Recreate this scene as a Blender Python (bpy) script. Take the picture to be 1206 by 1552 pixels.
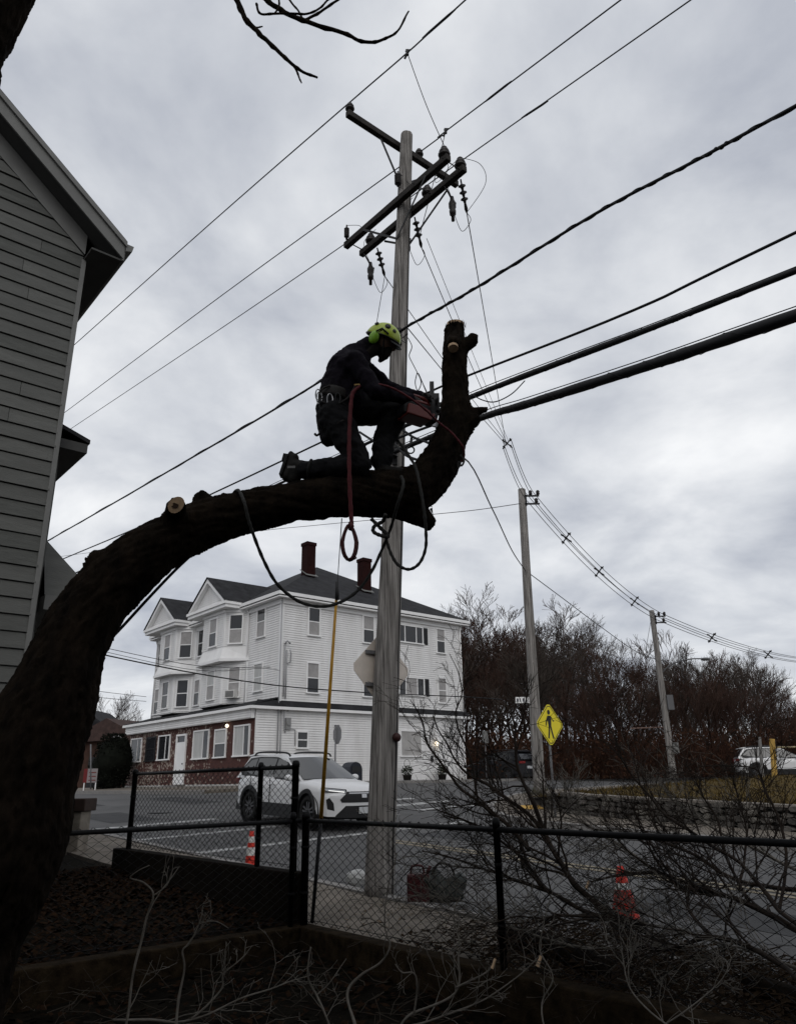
import bpy, bmesh, math, random
from mathutils import Vector, Matrix, noise
V = Vector
rnd = random.Random(7)
for o in list(bpy.data.objects):
    bpy.data.objects.remove(o, do_unlink=True)
scene = bpy.context.scene
COL = scene.collection

# ------------------------------------------------------------------ camera
IMG_W, IMG_H, FPX = 1206.0, 1552.0, 1150.0
PITCH, ROLL = math.radians(19.5), math.radians(1.0)
_R0, _U0 = V((1, 0, 0)), V((0, -math.sin(PITCH), math.cos(PITCH)))
FWD = V((0, math.cos(PITCH), math.sin(PITCH)))
RGT = math.cos(ROLL) * _R0 - math.sin(ROLL) * _U0
UPV = math.sin(ROLL) * _R0 + math.cos(ROLL) * _U0
cam_data = bpy.data.cameras.new('camera')
cam_data.sensor_fit = 'VERTICAL'
cam_data.sensor_height = 24.0
cam_data.lens = 24.0 * FPX / IMG_H
cam_data.clip_start = 0.05
cam_data.clip_end = 3000.0
cam = bpy.data.objects.new('camera', cam_data)
COL.objects.link(cam)
cam.matrix_world = Matrix((
    (RGT.x, UPV.x, -FWD.x, 0), (RGT.y, UPV.y, -FWD.y, 0), (RGT.z, UPV.z, -FWD.z, 0), (0, 0, 0, 1)))
scene.camera = cam

# ------------------------------------------------------------------ sky, sun, exposure
SUN_EL, SUN_AZ = math.radians(38), math.radians(178)      # azimuth measured from +Y towards +X
world = bpy.data.worlds.new('World')
scene.world = world
world.use_nodes = True
wn, wl = world.node_tree.nodes, world.node_tree.links
wn.clear()
w_out = wn.new('ShaderNodeOutputWorld')
w_mix = wn.new('ShaderNodeMixShader')
w_sky = wn.new('ShaderNodeTexSky')
w_sky.sky_type = 'NISHITA'
w_sky.sun_disc = False
w_sky.sun_elevation = SUN_EL
w_sky.sun_rotation = SUN_AZ
w_bg1 = wn.new('ShaderNodeBackground'); w_bg1.inputs['Strength'].default_value = 0.06
wl.new(w_sky.outputs[0], w_bg1.inputs['Color'])
w_bg2 = wn.new('ShaderNodeBackground'); w_bg2.inputs['Strength'].default_value = 1.0
tc = wn.new('ShaderNodeTexCoord')
sep = wn.new('ShaderNodeSeparateXYZ'); wl.new(tc.outputs['Generated'], sep.inputs[0])
zmax = wn.new('ShaderNodeMath'); zmax.operation = 'MAXIMUM'; zmax.inputs[1].default_value = 0.0
wl.new(sep.outputs['Z'], zmax.inputs[0])
zadd = wn.new('ShaderNodeMath'); zadd.operation = 'ADD'; zadd.inputs[1].default_value = 0.24
wl.new(zmax.outputs[0], zadd.inputs[0])
dx = wn.new('ShaderNodeMath'); dx.operation = 'DIVIDE'; wl.new(sep.outputs['X'], dx.inputs[0]); wl.new(zadd.outputs[0], dx.inputs[1])
dy = wn.new('ShaderNodeMath'); dy.operation = 'DIVIDE'; wl.new(sep.outputs['Y'], dy.inputs[0]); wl.new(zadd.outputs[0], dy.inputs[1])
comb = wn.new('ShaderNodeCombineXYZ'); wl.new(dx.outputs[0], comb.inputs[0]); wl.new(dy.outputs[0], comb.inputs[1])
n1 = wn.new('ShaderNodeTexNoise'); n1.inputs['Scale'].default_value = 2.3; n1.inputs['Detail'].default_value = 7.0
n1.inputs['Roughness'].default_value = 0.54; n1.inputs['Distortion'].default_value = 0.25
n2 = wn.new('ShaderNodeTexNoise'); n2.inputs['Scale'].default_value = 0.8; n2.inputs['Detail'].default_value = 3.0
wl.new(comb.outputs[0], n1.inputs['Vector']); wl.new(comb.outputs[0], n2.inputs['Vector'])
nm = wn.new('ShaderNodeMath'); nm.operation = 'MULTIPLY_ADD'; nm.inputs[1].default_value = 0.62
wl.new(n1.outputs['Fac'], nm.inputs[0])
nm2 = wn.new('ShaderNodeMath'); nm2.operation = 'MULTIPLY'; nm2.inputs[1].default_value = 0.38
wl.new(n2.outputs['Fac'], nm2.inputs[0]); wl.new(nm2.outputs[0], nm.inputs[2])
ramp = wn.new('ShaderNodeValToRGB'); wl.new(nm.outputs[0], ramp.inputs[0])
ramp.color_ramp.elements[0].position = 0.385; ramp.color_ramp.elements[0].color = (0.425, 0.452, 0.515, 1)
ramp.color_ramp.elements[1].position = 0.635; ramp.color_ramp.elements[1].color = (0.90, 0.91, 0.925, 1)
em = ramp.color_ramp.elements.new(0.50); em.color = (0.635, 0.658, 0.700, 1)
wl.new(ramp.outputs[0], w_bg2.inputs['Color'])
w_mix.inputs[0].default_value = 0.94
wl.new(w_bg1.outputs[0], w_mix.inputs[1]); wl.new(w_bg2.outputs[0], w_mix.inputs[2])
wl.new(w_mix.outputs[0], w_out.inputs['Surface'])

sun_data = bpy.data.lights.new('sun', 'SUN')
sun_data.energy = 0.8
sun_data.angle = math.radians(40)
sun_data.color = (1.0, 0.97, 0.93)
sun = bpy.data.objects.new('sun', sun_data)
COL.objects.link(sun)
_sd = V((math.sin(SUN_AZ) * math.cos(SUN_EL), math.cos(SUN_AZ) * math.cos(SUN_EL), math.sin(SUN_EL)))
sun.rotation_euler = _sd.to_track_quat('Z', 'Y').to_euler()

vs = scene.view_settings
vs.view_transform = 'Standard'
vs.look = 'None'
vs.exposure = 0.12
vs.gamma = 1.0
vs.use_curve_mapping = False

# ------------------------------------------------------------------ measuring helpers
def ray(x, y):
    return (x - IMG_W / 2) / FPX * RGT - (y - IMG_H / 2) / FPX * UPV + FWD
def at(x, y, d):                       # point on that sight line, d metres out
    v = ray(x, y); return v * (d / v.y)
AX0 = V((-1.08, 9.08, 0.0))            # corner of the yard, on the street grid
SD = V((-0.65, 0.76, 0.0)).normalized()  # along the street, away
ND = V((SD.y, -SD.x, 0.0))               # across the street
def sn(s, n, z=0.0):
    return AX0 + SD * s + ND * n + V((0, 0, z))
def to_sn(p):
    d = p - AX0; return d.dot(SD), d.dot(ND)
def on_plane(x, y, p, nrm):
    v = ray(x, y); return v * (p.dot(nrm) / v.dot(nrm))
def pn(x, y, n0): return on_plane(x, y, sn(0, n0), ND)
def ps(x, y, s0): return on_plane(x, y, sn(s0, 0), SD)
def tz(s, n):                          # terrain height on the street grid
    s = min(s, 22.0); n = min(n, 17.0)
    return -1.474 + 0.0385 * s + 0.034 * n
def gz(p):
    s, n = to_sn(p); return tz(s, n)

# ------------------------------------------------------------------ materials
MATS = {}
def mat(name, col, rough=0.8, var=0.0, scale=8.0, bump=0.0, bscale=None, metal=0.0, spec=0.3, stretch=None, col2=None, detail=5.0, emit=None):
    if name in MATS: return MATS[name]
    m = bpy.data.materials.new(name); m.use_nodes = True
    nt = m.node_tree; b = nt.nodes['Principled BSDF']
    b.inputs['Base Color'].default_value = (*col, 1)
    b.inputs['Roughness'].default_value = rough
    b.inputs['Metallic'].default_value = metal
    b.inputs['Specular IOR Level'].default_value = spec
    if emit:
        b.inputs['Emission Color'].default_value = (*emit[0], 1); b.inputs['Emission Strength'].default_value = emit[1]
    if var or bump or col2:
        t = nt.nodes.new('ShaderNodeTexCoord'); mp = nt.nodes.new('ShaderNodeMapping')
        nt.links.new(t.outputs['Object'], mp.inputs[0])
        if stretch: mp.inputs['Scale'].default_value = stretch
        nz = nt.nodes.new('ShaderNodeTexNoise'); nz.inputs['Scale'].default_value = scale; nz.inputs['Detail'].default_value = detail
        nz.inputs['Roughness'].default_value = 0.62
        nt.links.new(mp.outputs[0], nz.inputs['Vector'])
        if var or col2:
            r = nt.nodes.new('ShaderNodeValToRGB'); nt.links.new(nz.outputs['Fac'], r.inputs[0])
            c2 = col2 if col2 else tuple(min(1, c * (1 + var)) for c in col)
            c1 = col if col2 else tuple(c * (1 - var) for c in col)
            r.color_ramp.elements[0].position = 0.32; r.color_ramp.elements[0].color = (*c1, 1)
            r.color_ramp.elements[1].position = 0.68; r.color_ramp.elements[1].color = (*c2, 1)
            nt.links.new(r.outputs[0], b.inputs['Base Color'])
        if bump:
            nb = nt.nodes.new('ShaderNodeTexNoise'); nb.inputs['Scale'].default_value = bscale or scale * 3; nb.inputs['Detail'].default_value = 5
            nt.links.new(mp.outputs[0], nb.inputs['Vector'])
            bp = nt.nodes.new('ShaderNodeBump'); bp.inputs['Strength'].default_value = bump; bp.inputs['Distance'].default_value = 0.02
            nt.links.new(nb.outputs['Fac'], bp.inputs['Height']); nt.links.new(bp.outputs[0], b.inputs['Normal'])
    MATS[name] = m
    return m
ASPHALT = mat('asphalt', (0.044, 0.043, 0.043), 0.75, 0.35, 0.55, 0.5, 60, spec=0.4, col2=(0.080, 0.078, 0.077), detail=12.0)
CONCRETE = mat('sidewalk_concrete', (0.130, 0.112, 0.092), 0.9, 0.3, 2.5, 0.3, 40)
GRANITE = mat('granite', (0.20, 0.19, 0.18), 0.8, 0.3, 12, 0.3, 50)
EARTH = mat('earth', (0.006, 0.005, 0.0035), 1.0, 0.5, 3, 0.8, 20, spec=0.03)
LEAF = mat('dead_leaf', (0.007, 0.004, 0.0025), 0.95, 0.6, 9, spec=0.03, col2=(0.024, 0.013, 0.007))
PAINT = mat('road_paint', (0.075, 0.074, 0.073), 0.8, 0.35, 4.5, col2=(0.50, 0.50, 0.49), detail=10.0)
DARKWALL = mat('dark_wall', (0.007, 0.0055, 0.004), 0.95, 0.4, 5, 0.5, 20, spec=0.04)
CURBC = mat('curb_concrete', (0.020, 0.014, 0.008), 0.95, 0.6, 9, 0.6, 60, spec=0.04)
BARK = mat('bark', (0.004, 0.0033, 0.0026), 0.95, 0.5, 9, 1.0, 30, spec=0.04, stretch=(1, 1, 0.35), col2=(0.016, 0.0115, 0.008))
BARKD = mat('far_bark', (0.022, 0.014, 0.011), 0.95, 0.4, 2, spec=0.05)
BARKW = mat('wood_twig', (0.030, 0.017, 0.013), 0.95, 0.4, 0.4, spec=0.05, col2=(0.064, 0.040, 0.032))
BARKG = mat('wood_twig_grey', (0.034, 0.027, 0.023), 0.95, 0.4, 0.4, spec=0.05, col2=(0.075, 0.062, 0.054))
BARKT = mat('grey_trunk', (0.050, 0.043, 0.038), 0.95, 0.4, 2, spec=0.05)
TWIG = mat('pale_twig', (0.055, 0.048, 0.039), 0.8, 0.5, 6, 0.4, 40, col2=(0.15, 0.135, 0.115))
TWIGD = mat('brush_twig', (0.012, 0.009, 0.007), 0.85, 0.4, 3, 0.3, 30, spec=0.1, col2=(0.036, 0.027, 0.021))
CUT = mat('cut_wood', (0.46, 0.32, 0.20), 0.8, 0.25, 20)
CUTD = mat('cut_heart', (0.05, 0.03, 0.02), 0.9)
POLEW = mat('weathered_pole', (0.055, 0.050, 0.046), 0.9, 0.6, 5, 1.0, 16, spec=0.12, stretch=(7, 7, 0.22), col2=(0.36, 0.34, 0.32), detail=9.0)
ARMW = mat('arm_wood', (0.032, 0.029, 0.027), 0.9, 0.35, 7, 0.4, 30, spec=0.15)
IRON = mat('dark_iron', (0.020, 0.020, 0.021), 0.6, spec=0.25)
PORC = mat('porcelain', (0.020, 0.016, 0.015), 0.45, spec=0.3)
CABLE = mat('black_cable', (0.012, 0.012, 0.013), 0.6, spec=0.25)
CABLEG = mat('grey_cable', (0.10, 0.10, 0.105), 0.6)
FENCE = mat('fence_black', (0.005, 0.005, 0.0055), 0.6, spec=0.12)
SIDING = mat('white_siding', (0.66, 0.65, 0.64), 0.6, 0.05, 1.1, spec=0.3, stretch=(1.6, 1.6, 0.35), col2=(0.78, 0.775, 0.77), detail=8.0)
TRIM = mat('white_trim', (0.78, 0.775, 0.77), 0.55, 0.05, 1.0)
ROOF = mat('asphalt_shingle', (0.022, 0.022, 0.024), 0.9, 0.4, 2.0, 0.6, 9, spec=0.15)
BRICKC = mat('chimney_brick', (0.018, 0.0055, 0.005), 0.9, 0.3, 5, 0.6, 10, spec=0.1)
PANE = mat('window_glass', (0.020, 0.021, 0.024), 0.06, spec=0.5)
BLIND = mat('window_blind', (0.30, 0.29, 0.285), 0.5, 0.15, 3)
CURTAIN = mat('curtain_glass', (0.42, 0.42, 0.41), 0.35, 0.2, 6, stretch=(4, 4, 0.2))
SHUT = mat('shutter_black', (0.015, 0.015, 0.017), 0.6)
GREYCLAP2 = mat('grey_clapboard_worn', (0.080, 0.082, 0.076), 0.78, 0.16, 3.0, 0.3, 18, stretch=(1, 1, 6))
GREYCLAP3 = mat('grey_clapboard_pale', (0.104, 0.105, 0.098), 0.75, 0.14, 2.4, 0.3, 18, stretch=(1, 1, 6))
GREYCLAP = mat('grey_clapboard', (0.092, 0.093, 0.087), 0.75, 0.12, 2.0, 0.25, 18, stretch=(1, 1, 5))
GREYTRIM = mat('grey_trim', (0.150, 0.150, 0.144), 0.7, 0.1, 3)
SOFFIT = mat('soffit_paint', (0.055, 0.055, 0.053), 0.8, 0.1, 3)

# brick storefront: procedural brick with white-flecked faces
m = bpy.data.materials.new('storefront_brick'); m.use_nodes = True
nt = m.node_tree; b = nt.nodes['Principled BSDF']; b.inputs['Roughness'].default_value = 0.85
t = nt.nodes.new('ShaderNodeTexCoord'); mp = nt.nodes.new('ShaderNodeMapping'); nt.links.new(t.outputs['UV'], mp.inputs[0])
br = nt.nodes.new('ShaderNodeTexBrick'); br.inputs['Scale'].default_value = 4.6; br.inputs['Mortar Size'].default_value = 0.012
br.inputs['Color1'].default_value = (0.050, 0.013, 0.010, 1); br.inputs['Color2'].default_value = (0.085, 0.024, 0.016, 1)
br.inputs['Mortar'].default_value = (0.03, 0.02, 0.017, 1); br.inputs['Bias'].default_value = -0.1
nt.links.new(mp.outputs[0], br.inputs['Vector'])
vo = nt.nodes.new('ShaderNodeTexVoronoi'); vo.inputs['Scale'].default_value = 11.0; nt.links.new(mp.outputs[0], vo.inputs['Vector'])
nz = nt.nodes.new('ShaderNodeTexNoise'); nz.inputs['Scale'].default_value = 0.7; nt.links.new(mp.outputs[0], nz.inputs['Vector'])
s1 = nt.nodes.new('ShaderNodeSeparateColor'); nt.links.new(vo.outputs['Color'], s1.inputs[0])
ad = nt.nodes.new('ShaderNodeMath'); ad.operation = 'MULTIPLY_ADD'; ad.inputs[1].default_value = 1.0
nt.links.new(nz.outputs['Fac'], ad.inputs[0]); nt.links.new(s1.outputs[0], ad.inputs[2])
sx_ = nt.nodes.new('ShaderNodeSeparateXYZ'); nt.links.new(t.outputs['UV'], sx_.inputs[0])
gx = nt.nodes.new('ShaderNodeMath'); gx.operation = 'MULTIPLY_ADD'; gx.inputs[1].default_value = 0.030; nt.links.new(sx_.outputs[0], gx.inputs[0]); nt.links.new(ad.outputs[0], gx.inputs[2]); ad = gx
gt = nt.nodes.new('ShaderNodeMath'); gt.operation = 'GREATER_THAN'; gt.inputs[1].default_value = 1.52
nt.links.new(ad.outputs[0], gt.inputs[0])
mx = nt.nodes.new('ShaderNodeMixRGB'); nt.links.new(gt.outputs[0], mx.inputs[0]); nt.links.new(br.outputs['Color'], mx.inputs[1])
mx.inputs[2].default_value = (0.30, 0.25, 0.21, 1)
nt.links.new(mx.outputs[0], b.inputs['Base Color'])
bp = nt.nodes.new('ShaderNodeBump'); bp.inputs['Strength'].default_value = 0.5; nt.links.new(br.outputs['Fac'], bp.inputs['Height']); bp.invert = True
nt.links.new(bp.outputs[0], b.inputs['Normal'])
STOREBRICK = m

# ------------------------------------------------------------------ mesh builder
def root_loc(p):
    while p.parent: p = p.parent
    return p.location.copy()
class MB:
    """collects shapes in world space (through an optional frame) and links them as one mesh"""
    def __init__(s, frame=None):
        s.v, s.f, s.mi, s.fr, s.cur, s.uv = [], [], [], frame, 0, None
    def P(s, p):
        p = V(p); return s.fr @ p if s.fr else p
    def add(s, vs, fs):
        b = len(s.v); s.v += [s.P(p) for p in vs]
        s.f += [tuple(b + i for i in f) for f in fs]; s.mi += [s.cur] * len(fs)
    def box(s, lo, hi):
        (a, b, c), (d, e, g) = lo, hi
        s.add([(a, b, c), (d, b, c), (d, e, c), (a, e, c), (a, b, g), (d, b, g), (d, e, g), (a, e, g)],
              [(0, 3, 2, 1), (4, 5, 6, 7), (0, 1, 5, 4), (1, 2, 6, 5), (2, 3, 7, 6), (3, 0, 4, 7)])
    def bar(s, p, q, w, h, up=(0, 0, 1)):      # square bar from p to q
        p, q = V(p), V(q); d = (q - p).normalized(); up = V(up)
        x = d.cross(up)
        if x.length < 1e-4: x = d.cross(V((1, 0, 0)))
        x.normalize(); u = x.cross(d).normalized()
        vs = []
        for c in (p, q):
            for i, j in ((-1, -1), (1, -1), (1, 1), (-1, 1)): vs.append(c + x * (i * w / 2) + u * (j * h / 2))
        s.add(vs, [(3, 2, 1, 0), (4, 5, 6, 7), (0, 1, 5, 4), (1, 2, 6, 5), (2, 3, 7, 6), (3, 0, 4, 7)])
    def tube(s, pts, rad, seg=8, cap=True, closed=False):
        pts = [V(p) for p in pts]; n = len(pts)
        if not hasattr(rad, '__len__'): rad = [rad] * n
        d0 = (pts[1] - pts[0]).normalized()
        nx = d0.cross(V((0.13, 0.21, 0.97)))
        if nx.length < 1e-3: nx = d0.cross(V((1, 0, 0)))
        nx.normalize(); vs = []
        for i, p in enumerate(pts):
            if closed: d = pts[(i + 1) % n] - pts[i - 1]
            else: d = pts[min(i + 1, n - 1)] - pts[max(i - 1, 0)]
            if d.length < 1e-9: d = d0
            d = d.normalized(); nx = nx - d * nx.dot(d)
            if nx.length < 1e-6: nx = d.orthogonal()
            nx.normalize(); ny = d.cross(nx)
            for k in range(seg):
                a = 2 * math.pi * k / seg
                vs.append(p + (nx * math.cos(a) + ny * math.sin(a)) * rad[i])
        fs = []
        for i in range(n if closed else n - 1):
            j = (i + 1) % n
            for k in range(seg):
                k2 = (k + 1) % seg
                fs.append((i * seg + k, i * seg + k2, j * seg + k2, j * seg + k))
        if cap and not closed:
            fs.append(tuple(reversed(range(seg)))); fs.append(tuple((n - 1) * seg + k for k in range(seg)))
        s.add(vs, fs)
    def prism(s, poly, off):                   # polygon (3D points) extruded by the vector off
        n = len(poly); off = V(off); vs = [V(p) for p in poly] + [V(p) + off for p in poly]
        s.add(vs, [tuple(reversed(range(n))), tuple(range(n, 2 * n))] + [(i, (i + 1) % n, (i + 1) % n + n, i + n) for i in range(n)])
    def quad(s, a, b, c, d): s.add([a, b, c, d], [(0, 1, 2, 3)])
    def grid(s, rows):                         # rows of equal length
        m_, n_ = len(rows), len(rows[0])
        s.add([p for r in rows for p in r], [(i * n_ + j, i * n_ + j + 1, (i + 1) * n_ + j + 1, (i + 1) * n_ + j) for i in range(m_ - 1) for j in range(n_ - 1)])
    def lathe(s, c, prof, seg=16, ax=(0, 0, 1)):   # prof: (radius, height)
        ax = V(ax).normalized(); x = ax.orthogonal().normalized(); y = ax.cross(x); c = V(c)
        rows = [[c + ax * h + (x * math.cos(2 * math.pi * k / seg) + y * math.sin(2 * math.pi * k / seg)) * max(r, 1e-4) for k in range(seg + 1)] for r, h in prof]
        s.grid(rows)
    def ball(s, c, r, seg=12, rings=8, squash=(1, 1, 1), rot=None):
        c = V(c); vs = []
        for i in range(rings + 1):
            th = math.pi * i / rings
            for k in range(seg):
                a = 2 * math.pi * k / seg
                p = V((r * squash[0] * math.sin(th) * math.cos(a), r * squash[1] * math.sin(th) * math.sin(a), r * squash[2] * math.cos(th)))
                if rot: p = rot @ p
                vs.append(c + p)
        fs = [(i * seg + k, i * seg + (k + 1) % seg, (i + 1) * seg + (k + 1) % seg, (i + 1) * seg + k) for i in range(rings) for k in range(seg)]
        s.add(vs, fs)
    def mesh(s, name, off):
        me = bpy.data.meshes.new(name)
        me.from_pydata([p - off for p in s.v], [], s.f)
        me.polygons.foreach_set('material_index', s.mi)
        return me
    def build_each(s, name, mats, parent=None, smooth=False):
        """one object for every separate piece collected here"""
        par = list(range(len(s.v)))
        def find(i):
            while par[i] != i: par[i] = par[par[i]]; i = par[i]
            return i
        for f in s.f:
            for i in f[1:]: par[find(i)] = find(f[0])
        groups = {}
        for f in s.f: groups.setdefault(find(f[0]), []).append(f)
        for fs in groups.values():
            ids = sorted({i for f in fs for i in f}); mp_ = {i: k for k, i in enumerate(ids)}
            g = MB(); g.v = [s.v[i] for i in ids]; g.f = [tuple(mp_[i] for i in f) for f in fs]; g.mi = [0] * len(fs)
            g.build(name, mats, parent, smooth)
    def build(s, name, mats, parent=None, smooth=False, fix=True, kind=None):
        off = root_loc(parent) if parent else V((0, 0, 0))
        me = s.mesh(name, off)
        if fix and len(s.f) < 60000:
            bm = bmesh.new(); bm.from_mesh(me); bmesh.ops.recalc_face_normals(bm, faces=bm.faces); bm.to_mesh(me); bm.free()
        return link(name, me, mats, parent, smooth, kind)
def link(name, me, mats, parent=None, smooth=False, kind=None):
    if smooth: me.polygons.foreach_set('use_smooth', [True] * len(me.polygons))
    for m_ in (mats if isinstance(mats, (list, tuple)) else [mats]): me.materials.append(m_)
    o = bpy.data.objects.new(name, me); COL.objects.link(o)
    if parent: o.parent = parent
    if kind: o['kind'] = kind
    return o
def tag(o, label, cat, group=None, kind=None):
    o['label'] = label; o['category'] = cat
    if group: o['group'] = group
    if kind: o['kind'] = kind
    return o
def thing(name, label, cat, loc=(0, 0, 0), group=None):
    o = bpy.data.objects.new(name, None); COL.objects.link(o)
    o.location = loc; o.empty_display_size = 0.2
    return tag(o, label, cat, group)
def struct(o, label=None):
    o['kind'] = 'structure'
    if label: o['label'] = label
    return o
def copy_tree(o, parent=None):
    c = o.copy(); COL.objects.link(c); c.parent = parent
    for ch in [x for x in bpy.data.objects if x.parent == o]: copy_tree(ch, c)
    return c
def remesh(me, voxel, smooth_it=3):
    o = bpy.data.objects.new('tmp', me); COL.objects.link(o)
    r = o.modifiers.new('r', 'REMESH'); r.mode = 'VOXEL'; r.voxel_size = voxel
    if smooth_it:
        sm = o.modifiers.new('s', 'SMOOTH'); sm.factor = 0.5; sm.iterations = smooth_it
    dg = bpy.context.evaluated_depsgraph_get(); dg.update()
    out = bpy.data.meshes.new_from_object(o.evaluated_get(dg))
    bpy.data.objects.remove(o); return out
def spline(pts, n=8):
    pts = [V(p) for p in pts]; out = []
    for i in range(len(pts) - 1):
        p0 = pts[max(i - 1, 0)]; p1 = pts[i]; p2 = pts[i + 1]; p3 = pts[min(i + 2, len(pts) - 1)]
        for k in range(n):
            t_ = k / n
            out.append(0.5 * ((2 * p1) + (p2 - p0) * t_ + (2 * p0 - 5 * p1 + 4 * p2 - p3) * t_ ** 2 + (3 * p1 - p0 - 3 * p2 + p3) * t_ ** 3))
    out.append(pts[-1]); return out
def lerps(vals, n):
    out = []
    for i in range(len(vals) - 1):
        for k in range(n): out.append(vals[i] + (vals[i + 1] - vals[i]) * k / n)
    out.append(vals[-1]); return out

# ================================================================== the setting
def sheet(name, s0, s1, n0, n1, dz, m_, ns=40, nn=40, label=None):
    g = MB(); rows = []
    for i in range(ns + 1):
        s_ = s0 + (s1 - s0) * i / ns
        rows.append([sn(s_, n0 + (n1 - n0) * j / nn, tz(s_, n0 + (n1 - n0) * j / nn) + dz) for j in range(nn + 1)])
    g.grid(rows); return struct(g.build(name, m_, smooth=True), label)
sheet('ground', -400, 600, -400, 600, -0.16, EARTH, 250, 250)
sheet('road', -60, 120, 1.70, 9.6, -0.08, ASPHALT, 90, 8)
# the side street between the white house and the stone wall
g = MB(); rows = []
def lot_edge(n):
    pts = [(11.2, 5.5), (12.3, 7.3), (14.5, 9.3), (22, 11.5), (34, 14), (60, 17)]
    if n <= 11.2: return 5.5
    for (a, b_), (c, d) in zip(pts, pts[1:]):
        if n <= c: return b_ + (d - b_) * (n - a) / (c - a)
    return 17
for i in range(60):
    n_ = 9.5 + i * 0.9
    e0 = lot_edge(n_) + 1.7 if n_ > 11.2 else 6.5; e1 = 22.2
    rows.append([sn(e0 + (e1 - e0) * k / 8, n_, tz(e0 + (e1 - e0) * k / 8, n_) - 0.076) for k in range(9)])
g.grid(rows); struct(g.build('side_road', ASPHALT, smooth=True))

# near sidewalk: slabs and granite kerb stones
sw = bpy.data.objects.new('sidewalk', None); COL.objects.link(sw); struct(sw)
s_ = -9.0; k = 0
while s_ < 22:
    L = 1.5
    g = MB(); jz = rnd.uniform(-0.006, 0.006)
    a, b_ = s_ + 0.008, s_ + L - 0.008
    top = [sn(a, 0.12, tz(a, 0.12) + 0.03 + jz), sn(b_, 0.12, tz(b_, 0.12) + 0.03 + jz), sn(b_, 1.53, tz(b_, 1.53) + 0.03 + jz), sn(a, 1.53, tz(a, 1.53) + 0.03 + jz)]
    g.prism(top, (0, 0, -0.12)); g.build('slab', CONCRETE, sw); s_ += L
s_ = -9.0
while s_ < 22:
    L = rnd.uniform(1.6, 2.3); g = MB(); a, b_ = s_ + 0.008, s_ + L - 0.008; e = rnd.uniform(-0.01, 0.01)
    top = [sn(a, 1.55, tz(a, 1.55) + 0.045), sn(b_, 1.55, tz(b_, 1.55) + 0.045), sn(b_, 1.71 + e, tz(b_, 1.71) + 0.04), sn(a, 1.71 + e, tz(a, 1.71) + 0.04)]
    g.prism(top, (0, 0, -0.25)); g.build('kerb_stone', GRANITE, sw); s_ += L

# far sidewalk at the stone wall: runs along the street and turns the corner
fsw = bpy.data.objects.new('sidewalk', None); COL.objects.link(fsw); struct(fsw)
path = [(-16 + 1.6 * i, 9.5) for i in range(13)] + [(4.6, 9.6), (6.0, 10.0), (7.3, 10.9), (8.4, 12.0), (9.6, 13.6), (10.6, 15.6), (11.4, 18.0), (12.1, 21), (13, 25.5), (14, 30)]
inner = [(-16 + 1.6 * i, 11.05) for i in range(13)] + [(4.0, 11.1), (5.2, 11.2), (6.3, 11.9), (7.1, 12.7), (8.0, 14.0), (8.9, 15.9), (9.7, 18.3), (10.4, 21.3), (11.3, 25.8), (12.3, 30.3)]
for i in range(len(path) - 1):
    q = [path[i], path[i + 1], inner[i + 1], inner[i]]
    cx = sum(a for a, _ in q) / 4; cn = sum(b_ for _, b_ in q) / 4
    top = []
    for a, b_ in q:
        a = cx + (a - cx) * 0.99; b_ = cn + (b_ - cn) * 0.99
        top.append(sn(a, b_, tz(a, b_) + 0.05))
    g = MB(); g.prism(top, (0, 0, -0.15)); g.build('slab', CONCRETE, fsw)
    (a, b_), (c, d) = path[i], path[i + 1]
    dv = V((c - a, d - b_)).normalized(); nv = V((dv.y, -dv.x)) * 0.15
    g = MB(); q = [(a, b_), (c, d), (c + nv.x, d + nv.y), (a + nv.x, b_ + nv.y)]
    g.prism([sn(x, y, tz(x, y) + 0.06) for x, y in q], (0, 0, -0.2)); g.build('kerb_stone', GRANITE, fsw)
# yellow warning mat on the kerb ramp
q = [(6.9, 11.35), (7.7, 12.1), (7.25, 12.6), (6.4, 11.85)]
g = MB(); g.prism([sn(a, b_, tz(a, b_) + 0.062) for a, b_ in q], (0, 0, -0.01))
tag(g.build('tactile_mat', mat('tactile_yellow', (0.42, 0.25, 0.05), 0.8, 0.3, 6)), 'yellow tactile warning mat on the kerb ramp at the corner', 'paving mat')

# sidewalk round the white house
hsw = bpy.data.objects.new('sidewalk', None); COL.objects.link(hsw); struct(hsw)
g = MB()
for i in range(26):
    a = 22.3 + i * 1.2
    g = MB(); top = [sn(x, y, tz(x, y) + 0.05) for x, y in ((a, 10.0), (a + 1.19, 10.0), (a + 1.19, 13.9), (a, 13.9))]
    g.prism(top, (0, 0, -0.15)); g.build('slab', CONCRETE, hsw)
    g = MB(); top = [sn(x, y, tz(x, y) + 0.06) for x, y in ((a, 9.82), (a + 1.195, 9.82), (a + 1.195, 9.99), (a, 9.99))]
    g.prism(top, (0, 0, -0.22)); g.build('kerb_stone', GRANITE, hsw)
for i in range(14):
    b_ = 13.92 + i * 1.5
    g = MB(); top = [sn(x, y, tz(x, y) + 0.05) for x, y in ((22.5, b_), (25.25, b_), (25.25, b_ + 1.49), (22.5, b_ + 1.49))]
    g.prism(top, (0, 0, -0.15)); g.build('slab', CONCRETE, hsw)
    g = MB(); top = [sn(x, y, tz(x, y) + 0.06) for x, y in ((22.32, b_), (22.49, b_), (22.49, b_ + 1.495), (22.32, b_ + 1.495))]
    g.prism(top, (0, 0, -0.22)); g.build('kerb_stone', GRANITE, hsw)

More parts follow.
